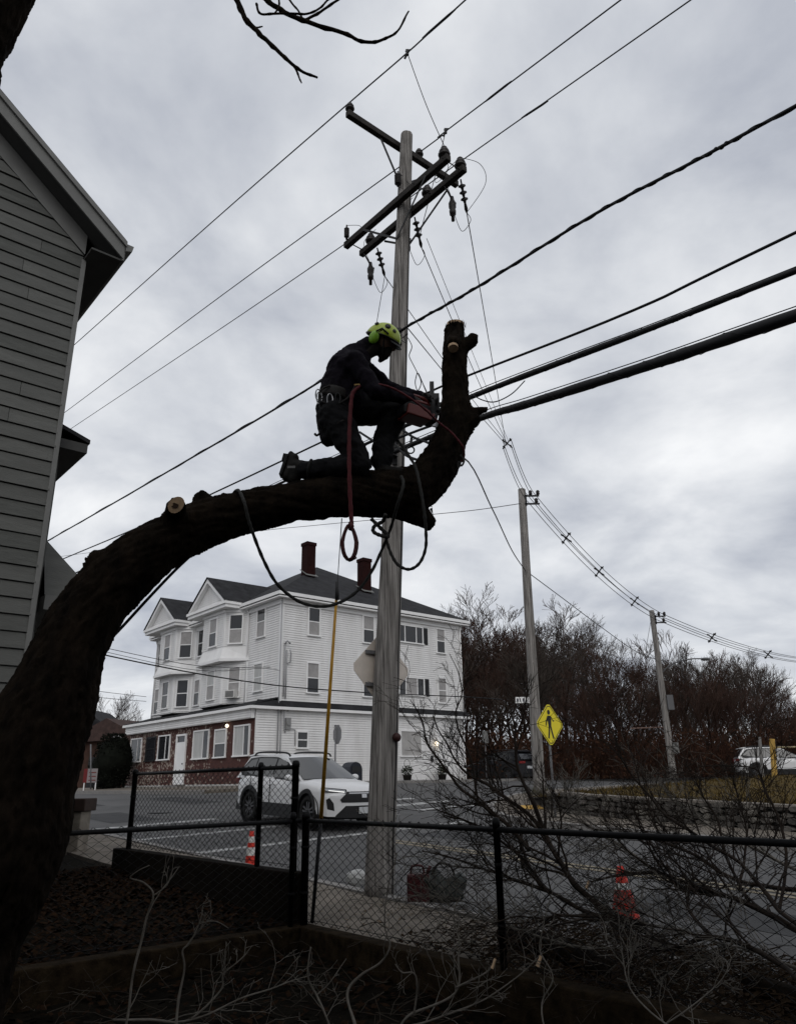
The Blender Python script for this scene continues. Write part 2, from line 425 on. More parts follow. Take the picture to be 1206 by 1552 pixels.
# painted markings
def stripe(pts, name='road_marking', label=None, dz=-0.072, m_=PAINT):
    g = MB(); g.add([sn(a, b_, tz(a, b_) + dz) for a, b_ in pts], [tuple(range(len(pts)))])
    return struct(g.build(name, m_), label)
for i in range(7):                                   # zebra bars over the side road
    s_ = 9.6 + i * 1.75
    stripe([(s_, 10.5), (s_ + 0.55, 10.5), (s_ + 0.55, 13.4), (s_, 13.4)])
for s_ in (6.6, 9.4):                                # crossing lines over the main street
    for i in range(6):
        stripe([(s_, 1.8 + i * 1.27), (s_ + 0.28, 1.8 + i * 1.27), (s_ + 0.28, 3.05 + i * 1.27), (s_, 3.05 + i * 1.27)])
stripe([(12.2, 1.85), (12.6, 1.85), (12.6, 5.4), (12.2, 5.4)])
YEL = mat('lane_yellow', (0.20, 0.17, 0.12), 0.8, 0.3, 5)
for i in range(9):
    a = -12 + i * 2.0
    stripe([(a, 5.48), (a + 1.99, 5.48), (a + 1.99, 5.59), (a, 5.59)], m_=YEL)
    stripe([(a, 5.70), (a + 1.99, 5.70), (a + 1.99, 5.81), (a, 5.81)], m_=YEL)

# patched and cracked tarmac
PATCH = mat('tar_patch', (0.030, 0.030, 0.031), 0.8, 0.3, 3, 0.4, 60); TARL = mat('tar_seal', (0.016, 0.016, 0.017), 0.6)
Rp = random.Random(12)
for s_, n_, L, w in ((13.5, 3.0, 3.2, 1.4), (17.5, 7.2, 4.0, 1.2), (3.2, 6.6, 2.6, 1.6), (-3.5, 3.6, 2.2, 1.0), (19.5, 4.0, 1.6, 1.1)):
    stripe([(s_, n_), (s_ + L, n_ + 0.05), (s_ + L - 0.06, n_ + w), (s_ + 0.05, n_ + w - 0.04)], 'road_patch', dz=-0.0755, m_=PATCH)
for k in range(14):
    s_, n_ = Rp.uniform(-6, 20), Rp.uniform(2.2, 9.0); d = V((Rp.gauss(0, 1), Rp.gauss(0, 0.6))).normalized(); L = Rp.uniform(1.5, 4.5); pts = []; m_ = 14
    for i in range(m_ + 1):
        q = (s_ + d.x * L * i / m_ + Rp.gauss(0, 0.035), min(max(n_ + d.y * L * i / m_ + Rp.gauss(0, 0.035), 1.9), 9.3)); pts.append(q)
    g = MB(); up_ = [sn(x + d.y * 0.014, y - d.x * 0.014, tz(x, y) - 0.0735) for x, y in pts]; dn_ = [sn(x - d.y * 0.014, y + d.x * 0.014, tz(x, y) - 0.0735) for x, y in pts]
    g.grid([up_, dn_]); struct(g.build('tar_crack', TARL))

# manhole cover in the road
p = sn(15.5, 5.2); g = MB(); g.lathe((p.x, p.y, gz(p) - 0.074), [(0.0, 0.0), (0.30, 0.0), (0.30, -0.02)], 24)
g.lathe((p.x, p.y, gz(p) - 0.074), [(0.31, -0.02), (0.31, 0.002), (0.37, 0.002), (0.37, -0.02)], 24)
tag(g.build('manhole_cover', IRON), 'dark round manhole cover in the road behind the fence', 'manhole cover')

# grass bank above the stone wall
GRASS = mat('dry_grass', (0.040, 0.028, 0.011), 1.0, 0.5, 1.2, 0.6, 14, spec=0.05, col2=(0.100, 0.070, 0.024))
def bank_z(s, n):
    return tz(min(s, 5), 11.2) + 0.47 + min(max(n - 11.3, 0) * 0.028, 0.5) - max(0, s - 5.5) * 0.05
g = MB(); rows = []
for i in range(70):
    n_ = 11.34 + i * 0.75; e = lot_edge(n_) - 0.15
    rows.append([sn(-45 + (e + 45) * (k / 60), n_, bank_z(-45 + (e + 45) * (k / 60), n_)) for k in range(61)])
g.grid(rows); struct(g.build('grass_bank', GRASS, smooth=True))
g = MB()
for i in range(9000):                                # tufts
    n_ = 11.4 + 14 * rnd.random() ** 1.6; s_ = rnd.uniform(-14, min(lot_edge(n_) - 0.3, 9))
    p = sn(s_, n_, bank_z(s_, n_)); h = rnd.uniform(0.04, 0.16); a = rnd.uniform(0, 6.28); w = V((math.cos(a), math.sin(a), 0)) * 0.018
    t_ = V((rnd.uniform(-1, 1), rnd.uniform(-1, 1), 0)) * 0.06 + V((0, 0, h))
    g.add([p - w, p + w, p + t_], [(0, 1, 2)])
tag(g.build('dry_grass_tufts', GRASS, fix=False), 'dry yellow-brown grass tufts on the bank above the stone wall', 'grass', kind='stuff')

# stone retaining wall, stone by stone
STONES = [mat('field_stone_%s' % k_, c, 0.9, 0.35, 6, 0.7, 25) for k_, c in
          (('dark', (0.060, 0.055, 0.050)), ('grey', (0.095, 0.087, 0.078)), ('pale', (0.16, 0.148, 0.13)))]
MORTAR = mat('wall_mortar', (0.014, 0.013, 0.012), 0.95, 0.3, 6)
stw = thing('stone_wall', 'low rough fieldstone retaining wall below the dry grass bank', 'wall', sn(0, 11.2, tz(0, 11.2)))
wp = [(-14, 11.15), (-9, 11.15), (-4.5, 11.15), (0, 11.15), (3.0, 11.15), (4.6, 11.2), (5.6, 11.55), (6.4, 12.1), (7.2, 12.9), (8.0, 14.0)]
def wall_pt(d):
    for (a, b_), (c, e) in zip(wp, wp[1:]):
        L = math.hypot(c - a, e - b_)
        if d <= L: return a + (c - a) * d / L, b_ + (e - b_) * d / L, V((c - a, e - b_)).normalized()
        d -= L
    return wp[-1][0], wp[-1][1], V((0.55, 0.8)).normalized()
WL = sum(math.hypot(c - a, e - b_) for (a, b_), (c, e) in zip(wp, wp[1:]))
def wall_h(d): return 0.48 - max(0, d - (WL - 4)) * 0.07
g = MB()
nst = 60
for i in range(nst):
    a, b_, dv = wall_pt(WL * i / nst); c, e, _ = wall_pt(WL * (i + 1) / nst)
    h = wall_h(WL * i / nst) - 0.05; nv = (-dv.y * 0.28, dv.x * 0.28)
    z0, z1 = tz(a, b_) - 0.1, tz(a, b_) + h
    g.prism([sn(a, b_ + 0.06, z0), sn(c, e + 0.06, z0), sn(c + nv[0], e + nv[1], z0), sn(a + nv[0], e + nv[1] + 0.06, z0)], (0, 0, z1 - z0))
g.build('mortar_core', MORTAR, stw)
nsto = 0
row_h = [0.0, 0.13, 0.25, 0.37]
for ri, zr in enumerate(row_h):
    d = rnd.uniform(0, 0.2)
    while d < WL - 0.3:
        L = rnd.uniform(0.16, 0.42); hh = rnd.uniform(0.11, 0.155)
        if zr + hh > wall_h(d) + 0.03: hh = max(0.06, wall_h(d) + 0.03 - zr)
        a, b_, dv = wall_pt(d + L / 2)
        if wall_h(d) > zr + 0.03 and d > 5:
            c = sn(a, b_, tz(a, b_) + zr + hh / 2 + 0.02); tx = (SD * dv.x + ND * dv.y).normalized(); ty = V((-tx.y, tx.x, 0))
            g = MB()
            # an irregular eight-sided stone
            ring = []
            for q in range(7):
                an = 2 * math.pi * q / 7 + rnd.uniform(-0.25, 0.25)
                ring.append((math.cos(an) * L / 2 * rnd.uniform(0.86, 1.02), math.sin(an) * hh / 2 * rnd.uniform(0.88, 1.06)))
            front = [c + tx * (x * 0.78) + V((0, 0, y * 0.78)) for x, y in ring]
            mid = [c + tx * x + V((0, 0, y)) for x, y in ring]
            to_cam = -ty if (-ty).dot(-c) > 0 else ty
            dep = rnd.uniform(0.03, 0.09)
            vs = [p + to_cam * dep for p in front] + [p + to_cam * (dep * 0.4) for p in mid] + [p - to_cam * 0.08 for p in mid]
            fs = [tuple(range(7))]
            for q in range(7):
                q2 = (q + 1) % 7; fs += [(q, 7 + q, 7 + q2, q2), (7 + q, 14 + q, 14 + q2, 7 + q2)]
            g.add(vs, fs)
            if nsto < 300: g.build('stone', STONES[rnd.choice((0, 0, 1, 1, 1, 2))], stw); nsto += 1
        d += L + 0.012
d = 5.0
while d < WL - 0.4:                                   # cap stones
    L = rnd.uniform(0.7, 1.2); a, b_, dv = wall_pt(d + 0.01); c, e, _ = wall_pt(d + L - 0.01)
    nv = (-dv.y * 0.34, dv.x * 0.34); z1 = wall_h(d)
    g = MB(); g.prism([sn(a + dv.y * 0.05, b_ - dv.x * 0.05, tz(a, b_) + z1), sn(c + dv.y * 0.05, e - dv.x * 0.05, tz(c, e) + z1), sn(c + nv[0], e + nv[1], tz(c, e) + z1), sn(a + nv[0], b_ + nv[1], tz(a, b_) + z1)], (0, 0, 0.05))
    g.build('cap_stone', mat('cap_concrete', (0.17, 0.15, 0.13), 0.9, 0.3, 5), stw); d += L

# ------------------------------------------------------------------ yard kerb walls and the retaining wall under the far fence
CURB_Z = -1.43
def wall_box(name, label, cat, pts, z0, z1, m_):
    g = MB(); g.prism([sn(a, b_, z0) for a, b_ in pts], (0, 0, z1 - z0))
    o = g.build(name, m_); bv = o.modifiers.new('bevel', 'BEVEL'); bv.width = 0.015; bv.segments = 2
    return tag(o, label, cat)
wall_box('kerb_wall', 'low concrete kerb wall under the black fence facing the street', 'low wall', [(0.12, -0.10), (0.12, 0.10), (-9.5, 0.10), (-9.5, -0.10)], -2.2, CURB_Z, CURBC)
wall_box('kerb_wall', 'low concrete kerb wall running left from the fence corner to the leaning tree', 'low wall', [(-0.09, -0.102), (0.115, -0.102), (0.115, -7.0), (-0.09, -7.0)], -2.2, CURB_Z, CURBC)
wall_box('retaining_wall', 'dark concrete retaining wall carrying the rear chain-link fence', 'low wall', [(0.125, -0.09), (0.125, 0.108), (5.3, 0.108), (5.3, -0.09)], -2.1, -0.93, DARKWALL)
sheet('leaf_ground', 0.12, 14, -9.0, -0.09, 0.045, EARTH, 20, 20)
g = MB()
for i in range(9500):                                 # dead leaves lying in the next yard
    s_ = rnd.uniform(0.13, 5.6); n_ = rnd.uniform(-5.0 if s_ < 2.6 else -2.3, -0.1)
    p = sn(s_, n_, tz(s_, n_) + 0.05 + rnd.uniform(0, 0.03)); r = rnd.uniform(0.02, 0.05)
    a = rnd.uniform(0, 6.28); x = V((math.cos(a), math.sin(a), rnd.uniform(-0.5, 0.5))) * r; y = V((-math.sin(a), math.cos(a), rnd.uniform(-0.5, 0.5))) * r * 0.6
    g.add([p - x, p - y, p + x, p + y], [(0, 1, 2, 3)])
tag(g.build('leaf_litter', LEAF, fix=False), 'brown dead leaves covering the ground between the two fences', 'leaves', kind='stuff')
g = MB()
for i in range(3500):
    s_ = rnd.uniform(-5.5, -0.12); n_ = rnd.uniform(-5.5, -0.12)
    p = sn(s_, n_, tz(s_, n_) - 0.14 + rnd.uniform(0, 0.03)); r = rnd.uniform(0.02, 0.05)
    a = rnd.uniform(0, 6.28); x = V((math.cos(a), math.sin(a), rnd.uniform(-0.5, 0.5))) * r; y = V((-math.sin(a), math.cos(a), rnd.uniform(-0.5, 0.5))) * r * 0.6
    g.add([p - x, p - y, p + x, p + y], [(0, 1, 2, 3)])
tag(g.build('yard_leaf_litter', LEAF, fix=False), 'dark leaf litter on the yard floor in front of the fence', 'leaves', kind='stuff')
g = MB()
for i in range(900):                                  # sawdust, chips and leaves along the sidewalk
    s_ = rnd.uniform(-6, 0.5); n_ = rnd.uniform(0.15, 2.3)
    p = sn(s_, n_, tz(s_, n_) + (0.035 if n_ < 1.7 else -0.07) + rnd.uniform(0, 0.01)); r = rnd.uniform(0.012, 0.04)
    a = rnd.uniform(0, 6.28); x = V((math.cos(a), math.sin(a), rnd.uniform(-0.3, 0.3))) * r; y = V((-math.sin(a), math.cos(a), rnd.uniform(-0.3, 0.3))) * r * 0.6
    g.add([p - x, p - y, p + x, p + y], [(0, 1, 2, 3)])
tag(g.build('sidewalk_debris', mat('wood_chip', (0.09, 0.065, 0.04), 0.9, 0.6, 9), fix=False), 'wood chips and leaves scattered along the sidewalk', 'debris', kind='stuff')

# ------------------------------------------------------------------ chain-link fences
def chain_mesh(p, q, z0, z1, step=0.062, r=0.0036):
    g = MB(); L = (q - p).length; d = (q - p) / L; nrm = V((-d.y, d.x, 0)); nz_ = int((z1 - z0) / (step * 0.62)); n_ = int(L / step)
    for i in range(n_ + 1):
        pts = []
        for k_ in range(nz_ + 1):
            x = (i + (0.5 if (k_ + i) % 2 else -0.5)) * step
            x = min(max(x, 0), L)
            pts.append(p + d * x + nrm * (0.003 if (k_ + i) % 2 else -0.003) + V((0, 0, z0 + (z1 - z0) * k_ / nz_)))
        g.tube(pts, r, 3, cap=False)
    return g
def fence(name, label, s_a, n_a, s_b, n_b, z0, z1, posts, step=0.062, r=0.0019, post_r=0.03, barbs=True, cap=0.0):
    p, q = sn(s_a, n_a), sn(s_b, n_b)
    t_ = thing(name, label, 'fence', p + V((0, 0, z0)), 'black chain-link fences')
    mg = chain_mesh(p, q, z0 + 0.03, z1 + 0.035, step, r); mg.build('wire_mesh', FENCE, t_, fix=False, kind='stuff')
    g = MB(); g.tube([p + V((0, 0, z1)), q + V((0, 0, z1))], 0.0235, 10); g.build('top_rail', FENCE, t_, True)
    g = MB(); g.tube([p + V((0, 0, z0 + 0.06)), q + V((0, 0, z0 + 0.06))], 0.003, 5); g.build('tension_wire', FENCE, t_, True)
    L = (q - p).length; d = (q - p) / L
    for x, rr, hh in posts:
        c = p + d * x
        g = MB(); g.lathe((c.x, c.y, z0 - 0.05), [(0.0, 0.0), (rr, 0.0), (rr, hh + 0.05), (rr * 1.15, hh + 0.05), (rr * 1.15, hh + 0.09), (rr * 0.8, hh + 0.12), (0.0, hh + 0.125)], 12)
        po = g.build('post', FENCE, t_, True)
        g = MB(); g.lathe((c.x, c.y, z0 + 0.3), [(rr * 1.12, 0), (rr * 1.16, 0.005), (rr * 1.16, 0.02), (rr * 1.12, 0.025)], 12)
        g.lathe((c.x, c.y, z0 + 0.75), [(rr * 1.12, 0), (rr * 1.16, 0.005), (rr * 1.16, 0.02), (rr * 1.12, 0.025)], 12)
        g.build('tension_band', FENCE, po, True)
    return t_
fence('chain_link_fence', 'black chain-link fence on the kerb wall along the sidewalk, nearest right', 0.0, 0.0, -9.0, 0.0, CURB_Z, -0.40,
      [(0.0, 0.042, 1.05), (2.86, 0.030, 1.05), (5.7, 0.030, 1.05), (8.6, 0.030, 1.05)], step=0.066, r=0.0042)
fence('chain_link_fence', 'black chain-link fence running left from the corner post to the leaning tree', 0.01, -0.06, 0.01, -6.0, CURB_Z, -0.40,
      [(0.10, 0.030, 1.05), (2.95, 0.030, 1.05), (5.6, 0.030, 1.05)], step=0.066, r=0.0036)
fence('chain_link_fence', 'black chain-link fence on top of the dark retaining wall, behind the corner', 0.25, 0.01, 4.92, 0.01, -0.93, 0.17,
      [(0.0, 0.040, 1.10), (0.78, 0.032, 1.10), (4.67, 0.040, 1.10)], step=0.066, r=0.0042)

# ================================================================== buildings
HO = V((-6.0, 38.12, 0.0))
HF = Matrix(((SD.x, ND.x, 0, HO.x), (SD.y, ND.y, 0, HO.y), (0, 0, 1, 0), (0, 0, 0, 1)))
def hp(u, v, z): return HF @ V((u, v, z))
house = thing('apartment_house', 'three-storey white clapboard house with brick storefront, two gabled bays and hip roof', 'house', hp(0, 0, -0.15))
def wall_frame(pa, pb, outward):
    """frame (a along, b outward, z) on a wall between two world plan points"""
    d = (pb - pa); d.z = 0; d.normalize(); o_ = V((d.y, -d.x, 0))
    if o_.dot(outward) < 0: o_ = -o_
    return Matrix(((d.x, o_.x, 0, pa.x), (d.y, o_.y, 0, pa.y), (0, 0, 1, 0), (0, 0, 0, 1)))
def siding(g, L, z0, z1, step=0.118):
    n_ = max(1, round((z1 - z0) / step)); h = (z1 - z0) / n_
    for i in range(n_):
        z = z0 + i * h
        # every course hangs a little clear of the one below: face, drip edge and the open joint under it
        zb = z + 0.032
        g.add([(0, 0.030, zb), (L, 0.030, zb), (L, 0.018, z + h), (0, 0.018, z + h), (0, 0.001, zb), (L, 0.001, zb), (0, 0.001, z), (L, 0.001, z)], [(0, 1, 2, 3), (4, 5, 1, 0), (6, 7, 5, 4), (3, 2, 7, 6)] if i == 0 else [(0, 1, 2, 3), (4, 5, 1, 0), (6, 7, 5, 4)])
        if i < n_ - 1: g.add([(0, 0.018, z + h), (L, 0.018, z + h), (L, 0.001, z + h), (0, 0.001, z + h)], [(0, 1, 2, 3)])
FS = wall_frame(hp(0, 0, 0), hp(0, 12.7, 0), -SD)        # side wall facing the side street
FF = wall_frame(hp(0, 0, 0), hp(15.1, 0, 0), -ND)        # upper front wall
FG = wall_frame(hp(0, -1.25, 0), hp(15.1, -1.25, 0), -ND)  # shop front
# solid cores
g = MB(HF); g.box((0.0, 0.0, -0.4), (15.1, 12.7, 9.05)); g.box((0.001, -1.25, -0.4), (15.099, 0.0, 3.5)); g.build('wall_core', SIDING, house)
g = MB(FS); siding(g, 12.7, 3.78, 8.95)
g.fr = wall_frame(hp(0, -1.25, 0), hp(0, 12.7, 0), -SD); siding(g, 13.95, -0.2, 3.42)
g.fr = FF; siding(g, 15.1, 3.95, 8.95)
g.build('siding', SIDING, house, fix=False, kind='stuff')
g = MB(FS); g.box((0, 0.03, 3.78), (0.11, 0.045, 8.95)); g.box((12.59, 0.03, -0.2), (12.7, 0.045, 8.95)); g.fr = FF; g.box((-0.03, 0.03, 3.9), (0.11, 0.045, 8.95)); g.box((14.99, 0.03, 3.9), (15.1, 0.045, 8.95))
g.build_each('corner_board', TRIM, house)
# main hip roof with fascia, gutter, soffit
EV = 0.42; Z0, ZR = 9.22, 13.0
e0 = [(-EV, -EV, Z0), (15.1 + EV, -EV, Z0), (15.1 + EV, 12.7 + EV, Z0), (-EV, 12.7 + EV, Z0)]
r0, r1 = (6.3, 6.35, ZR), (8.8, 6.35, ZR)
g = MB(HF); g.add(e0 + [r0, r1], [(0, 1, 5, 4), (1, 2, 5), (2, 3, 4, 5), (3, 0, 4)])
roof_o = g.build('roof', ROOF, house)
so = roof_o.modifiers.new('thick', 'SOLIDIFY'); so.thickness = 0.06; so.offset = -1
def ring(g, outer, inner, z0, z1):
    (a, b_, c, d), (e, f_, h, i_) = outer, inner
    for (x0, y0), (x1, y1), (p0, q0), (p1, q1) in (((a, b_), (c, b_), (e, f_), (h, f_)), ((c, b_), (c, d), (h, f_), (h, i_)), ((c, d), (a, d), (h, i_), (e, i_)), ((a, d), (a, b_), (e, i_), (e, f_))):
        g.prism([(x0, y0, z0), (x1, y1, z0), (p1, q1, z0), (p0, q0, z0)], (0, 0, z1 - z0))
g = MB(HF); ring(g, (-EV - .05, -EV - .05, 15.1 + EV + .05, 12.7 + EV + .05), (-EV + .02, -EV + .02, 15.1 + EV - .02, 12.7 + EV - .02), 9.02, 9.19); g.build_each('gutter', TRIM, house)
g = MB(HF); ring(g, (-EV + .0, -EV + .0, 15.1 + EV, 12.7 + EV), (0.0, 0.0, 15.1, 12.7), 8.90, 8.97); ring(g, (-.09, -.09, 15.19, 12.79), (-0.03, -0.03, 15.13, 12.73), 8.66, 8.89); g.build_each('soffit', TRIM, house)
# chimneys
rp = hp(-EV, -EV, Z0); rn = (hp(-EV, 12.7 + EV, Z0) - rp).cross(hp(*r0) - rp).normalized()
for px, py, hh in ((467, 872, 1.98), (552, 896, 1.98)):
    c = HF.inverted() @ on_plane(px, py, rp, rn)
    g = MB(HF); w = 0.30
    g.box((c.x - w, c.y - w, c.z - 0.5), (c.x + w, c.y + w, c.z + hh - 0.2)); g.box((c.x - w - .04, c.y - w - .04, c.z + hh - 0.198), (c.x + w + .04, c.y + w + .04, c.z + hh))
    ch = g.build('chimney', BRICKC, roof_o)
    g = MB(HF); g.prism([(c.x - w - .14, c.y - w - .1, c.z - 0.13), (c.x - w - .14, c.y + w + .12, c.z - 0.13), (c.x + w, c.y + w + .12, c.z + 0.33), (c.x + w, c.y - w - .1, c.z + 0.33)], (0, 0, 0.04)); g.build('flashing', GREYTRIM, roof_o)
# band between shop and upper floors
g = MB(HF); g.prism([(-0.24, -1.45, 3.50), (-0.24, 12.95, 3.50), (-0.02, 12.95, 3.78), (-0.02, -1.2, 3.78)], (0, 0, 0.03))
g.prism([(-0.24, -1.62, 3.50), (15.4, -1.62, 3.50), (15.4, 0.0, 3.94), (-0.03, 0.0, 3.94)], (0, 0, 0.04)); g.build_each('skirt_roof', ROOF, house)
g = MB(HF); g.box((-0.27, -1.45, 3.36), (-0.03, 12.96, 3.495)); g.box((-0.28, -1.68, 3.36), (15.45, -1.45, 3.497)); g.box((-0.001, -1.5, 2.93), (15.3, -1.30, 3.36)); g.build_each('band_cornice', TRIM, house)
g = MB(wall_frame(hp(0, -1.5, 0), hp(15.1, -1.5, 0), -ND)); siding(g, 15.3, 2.94, 3.36, 0.11); g.build('fascia_siding', SIDING, house, fix=False)
# brick shop front with UVs in metres
me = bpy.data.meshes.new('brick_front')
vs = [FG @ V((0.02, 0.012, -0.02)), FG @ V((15.08, 0.012, -0.02)), FG @ V((15.08, 0.012, 2.95)), FG @ V((0.02, 0.012, 2.95)),
      FG @ V((0.02, -0.2, -0.02)), FG @ V((15.08, -0.2, -0.02)), FG @ V((15.08, -0.2, 2.95)), FG @ V((0.02, -0.2, 2.95))]
off = house.location
me.from_pydata([p - off for p in vs], [], [(0, 1, 2, 3), (1, 5, 6, 2), (4, 0, 3, 7)])
uvl = me.uv_layers.new(name='UVMap')
uvs = {0: (0, 0), 1: (15, 0), 2: (15, 3), 3: (0, 3), 4: (-.2, 0), 5: (15.2, 0), 6: (15.2, 3), 7: (-.2, 3)}
for lp in me.loops: uvl.data[lp.index].uv = uvs[lp.vertex_index]
link('brick_front', me, STOREBRICK, house)
g = MB(FG); g.box((-0.0, 0.0, -0.35), (15.1, 0.06, -0.03)); g.build('plinth', mat('plinth_white', (0.45, 0.44, 0.42), 0.8, 0.4, 4), house)

def window(fr, a0, a1, z0, z1, style='sash', top=PANE, bot=PANE, m_=TRIM, fw=0.07, shut=None):
    g = MB(fr); b0, b1 = 0.0, 0.085
    g.box((a0 - fw, b0, z1), (a1 + fw, b1, z1 + fw)); g.box((a0 - fw, b0, z0), (a0, b1 - .003, z1)); g.box((a1, b0, z0), (a1 + fw, b1 - .003, z1))
    zm = (z0 + z1) / 2
    if style == 'sash': g.box((a0, b0, zm - 0.025), (a1, 0.062, zm + 0.025))
    if style == 'slide':
        am = a0 + (a1 - a0) * 0.36; g.box((am - 0.03, b0, z0), (am + 0.03, 0.06, z1))
    if style == 'triple':
        for q in (0.26, 0.74): g.box((a0 + (a1 - a0) * q - 0.03, b0, z0), (a0 + (a1 - a0) * q + 0.03, 0.06, z1))
    w = g.build('window', m_, house)
    g = MB(fr); g.box((a0 - fw - 0.03, b0, z0 - 0.07), (a1 + fw + 0.03, b1 + 0.04, z0)); g.build('sill', m_, w)
    def pane(x0, x1, y0, y1, mm):
        g = MB(fr); g.box((x0, 0.0, y0), (x1, 0.044, y1)); g.build('pane', mm, w)
    if style == 'sash': pane(a0, a1, zm + .025, z1, top); pane(a0, a1, z0, zm - .025, bot)
    elif style == 'slide': pane(a0, am - .03, z0, z1, top); pane(am + .03, a1, z0, z1, bot)
    elif style == 'triple':
        q0, q1 = a0 + (a1 - a0) * .26, a0 + (a1 - a0) * .74
        pane(a0, q0 - .03, z0, z1, top); pane(q0 + .03, q1 - .03, z0, z1, bot); pane(q1 + .03, a1, z0, z1, top)
    else: pane(a0, a1, z0, z1, top)
    if shut:
        for s_ in (a0 - fw - 0.36, a1 + fw + 0.04):
            g = MB(fr); g.box((s_, 0.028, z0 - .03), (s_ + 0.32, 0.055, z1 + .03))
            zz = z0 + 0.02
            while zz < z1 - 0.05:
                g.box((s_ + .04, 0.055, zz), (s_ + .28, 0.066, zz + .045)); zz += .075
            g.build('shutter', SHUT, w)
    return w
# side wall windows (a = distance from the near corner)
window(FS, 1.63, 2.28, 7.22, 8.62, top=PANE, bot=BLIND)
window(FS, 5.22, 5.92, 7.18, 8.62, top=BLIND, bot=PANE)
window(FS, 7.75, 9.55, 7.50, 8.42, 'triple', top=PANE, bot=PANE, shut=True)
window(FS, 10.72, 11.32, 7.12, 8.50, top=BLIND, bot=PANE)
window(FS, 1.62, 2.28, 4.30, 5.75, top=BLIND, bot=PANE)
window(FS, 5.22, 5.92, 4.30, 5.70, top=BLIND, bot=PANE)
window(FS, 7.75, 9.55, 4.55, 5.47, 'triple', top=PANE, bot=BLIND, shut=True)
window(FS, 10.72, 11.30, 4.24, 5.60, top=BLIND, bot=BLIND)
window(FS, 1.12, 1.68, 1.62, 2.33, top=PANE, bot=PANE)
window(FS, 7.80, 9.25, 1.28, 2.55, 'plain', top=mat('boarded_pane', (0.36, 0.35, 0.34), 0.6, 0.15, 2))
# side door
g = MB(FS); g.box((10.55, 0.0, -0.15), (10.62, 0.09, 2.0)); g.box((11.42, 0.0, -0.15), (11.49, 0.09, 2.0)); g.box((10.55, 0, 2.0), (11.49, 0.092, 2.08)); g.box((10.62, 0, -0.15), (11.42, 0.045, 2.0))
g.box((10.74, 0.045, 0.1), (11.30, 0.058, 0.85)); g.box((10.74, 0.045, 1.0), (11.30, 0.058, 1.8)); d_ = g.build('door', TRIM, house)
g = MB(FS); g.ball((11.33, 0.09, 0.9), 0.04); g.build('handle', IRON, d_, True)
LAMPM = mat('lamp_glow', (0.9, 0.8, 0.6), 0.5, emit=((1.0, 0.86, 0.66), 2.2))
g = MB(FS); g.lathe((10.35, 0.14, 1.86), [(0.03, -0.05), (0.08, -0.02), (0.08, 0.14), (0.05, 0.2), (0.0, 0.22)], 10); g.build('wall_lantern', LAMPM, house, True)
g = MB(FG); g.lathe((2.55, 0.12, 2.72), [(0.0, -0.09), (0.07, -0.06), (0.09, 0.0), (0.06, 0.07), (0.0, 0.09)], 12); g.build('porch_lamp', LAMPM, house, True)
g = MB(FS); g.box((9.95, 0.03, 1.0), (10.1, 0.1, 1.3)); g.build('letter_box', IRON, house)
g = MB(FS); g.box((3.35, 0.03, 2.62), (3.47, 0.12, 2.75)); g.build('vent_cap', IRON, house)
# electric meter, conduits, service head, window air conditioner
g = MB(FS); g.lathe((0.52, 0.18, 2.75), [(0, 0.0), (0.12, 0.0), (0.12, -0.12), (0.15, -0.13)], 14, (0, 1, 0)); g.box((0.38, 0.03, 2.45), (0.66, 0.14, 3.0))
g.build('electric_meter', mat('meter_grey', (0.22, 0.22, 0.22), 0.5), house)
g = MB(FS); 
for a, z0, z1 in ((-0.05, -0.2, 8.9), (0.2, 4.0, 6.6), (0.32, 3.9, 6.3), (0.12, 0.2, 3.4)):
    g.tube([(a, 0.09, z0), (a, 0.09, z1)], 0.03, 6)
g.tube([(0.5, 0.1, 3.3), (0.45, 0.1, 3.42), (0.28, 0.12, 3.45), (0.26, 0.12, 3.2), (0.3, 0.12, 2.4), (0.38, 0.1, 2.3)], 0.03, 6)
g.tube([(0.2, 0.1, 6.6), (0.25, 0.22, 6.72), (0.42, 0.25, 6.6)], 0.05, 6); g.tube([(0.32, 0.1, 5.6), (0.5, 0.15, 5.7), (0.5, 0.2, 6.1), (0.44, 0.2, 6.3)], 0.035, 6)
g.tube([(0.62, 0.06, 2.5), (0.95, 0.06, 2.45), (0.98, 0.06, 1.7)], 0.02, 6)
g.build_each('conduit', mat('conduit_grey', (0.30, 0.30, 0.31), 0.5), house, True)
g = MB(FF); 
for a in (3.25, 15.0): g.tube([(a, 0.35, 9.05), (a, 0.1, 8.7), (a, 0.07, 8.5), (a, 0.07, 3.95)], 0.045, 8)
g.fr = FS; g.tube([(12.62, 0.1, 8.9), (12.62, 0.1, 3.8)], 0.045, 8)
g.build_each('downspout', TRIM, house, True)
# upper front windows by the near corner and between the bays
window(FF, 1.55, 2.32, 7.22, 8.82, top=PANE, bot=BLIND)
window(FF, 1.62, 2.40, 4.46, 5.80, top=CURTAIN, bot=CURTAIN)
window(FF, 8.45, 9.1, 7.1, 8.6, top=PANE, bot=PANE); window(FF, 8.6, 9.2, 4.3, 5.7, top=BLIND, bot=PANE)
window(FF, 14.0, 14.75, 7.1, 8.6, top=BLIND, bot=PANE); window(FF, 14.0, 14.75, 4.2, 5.7, top=BLIND, bot=PANE)
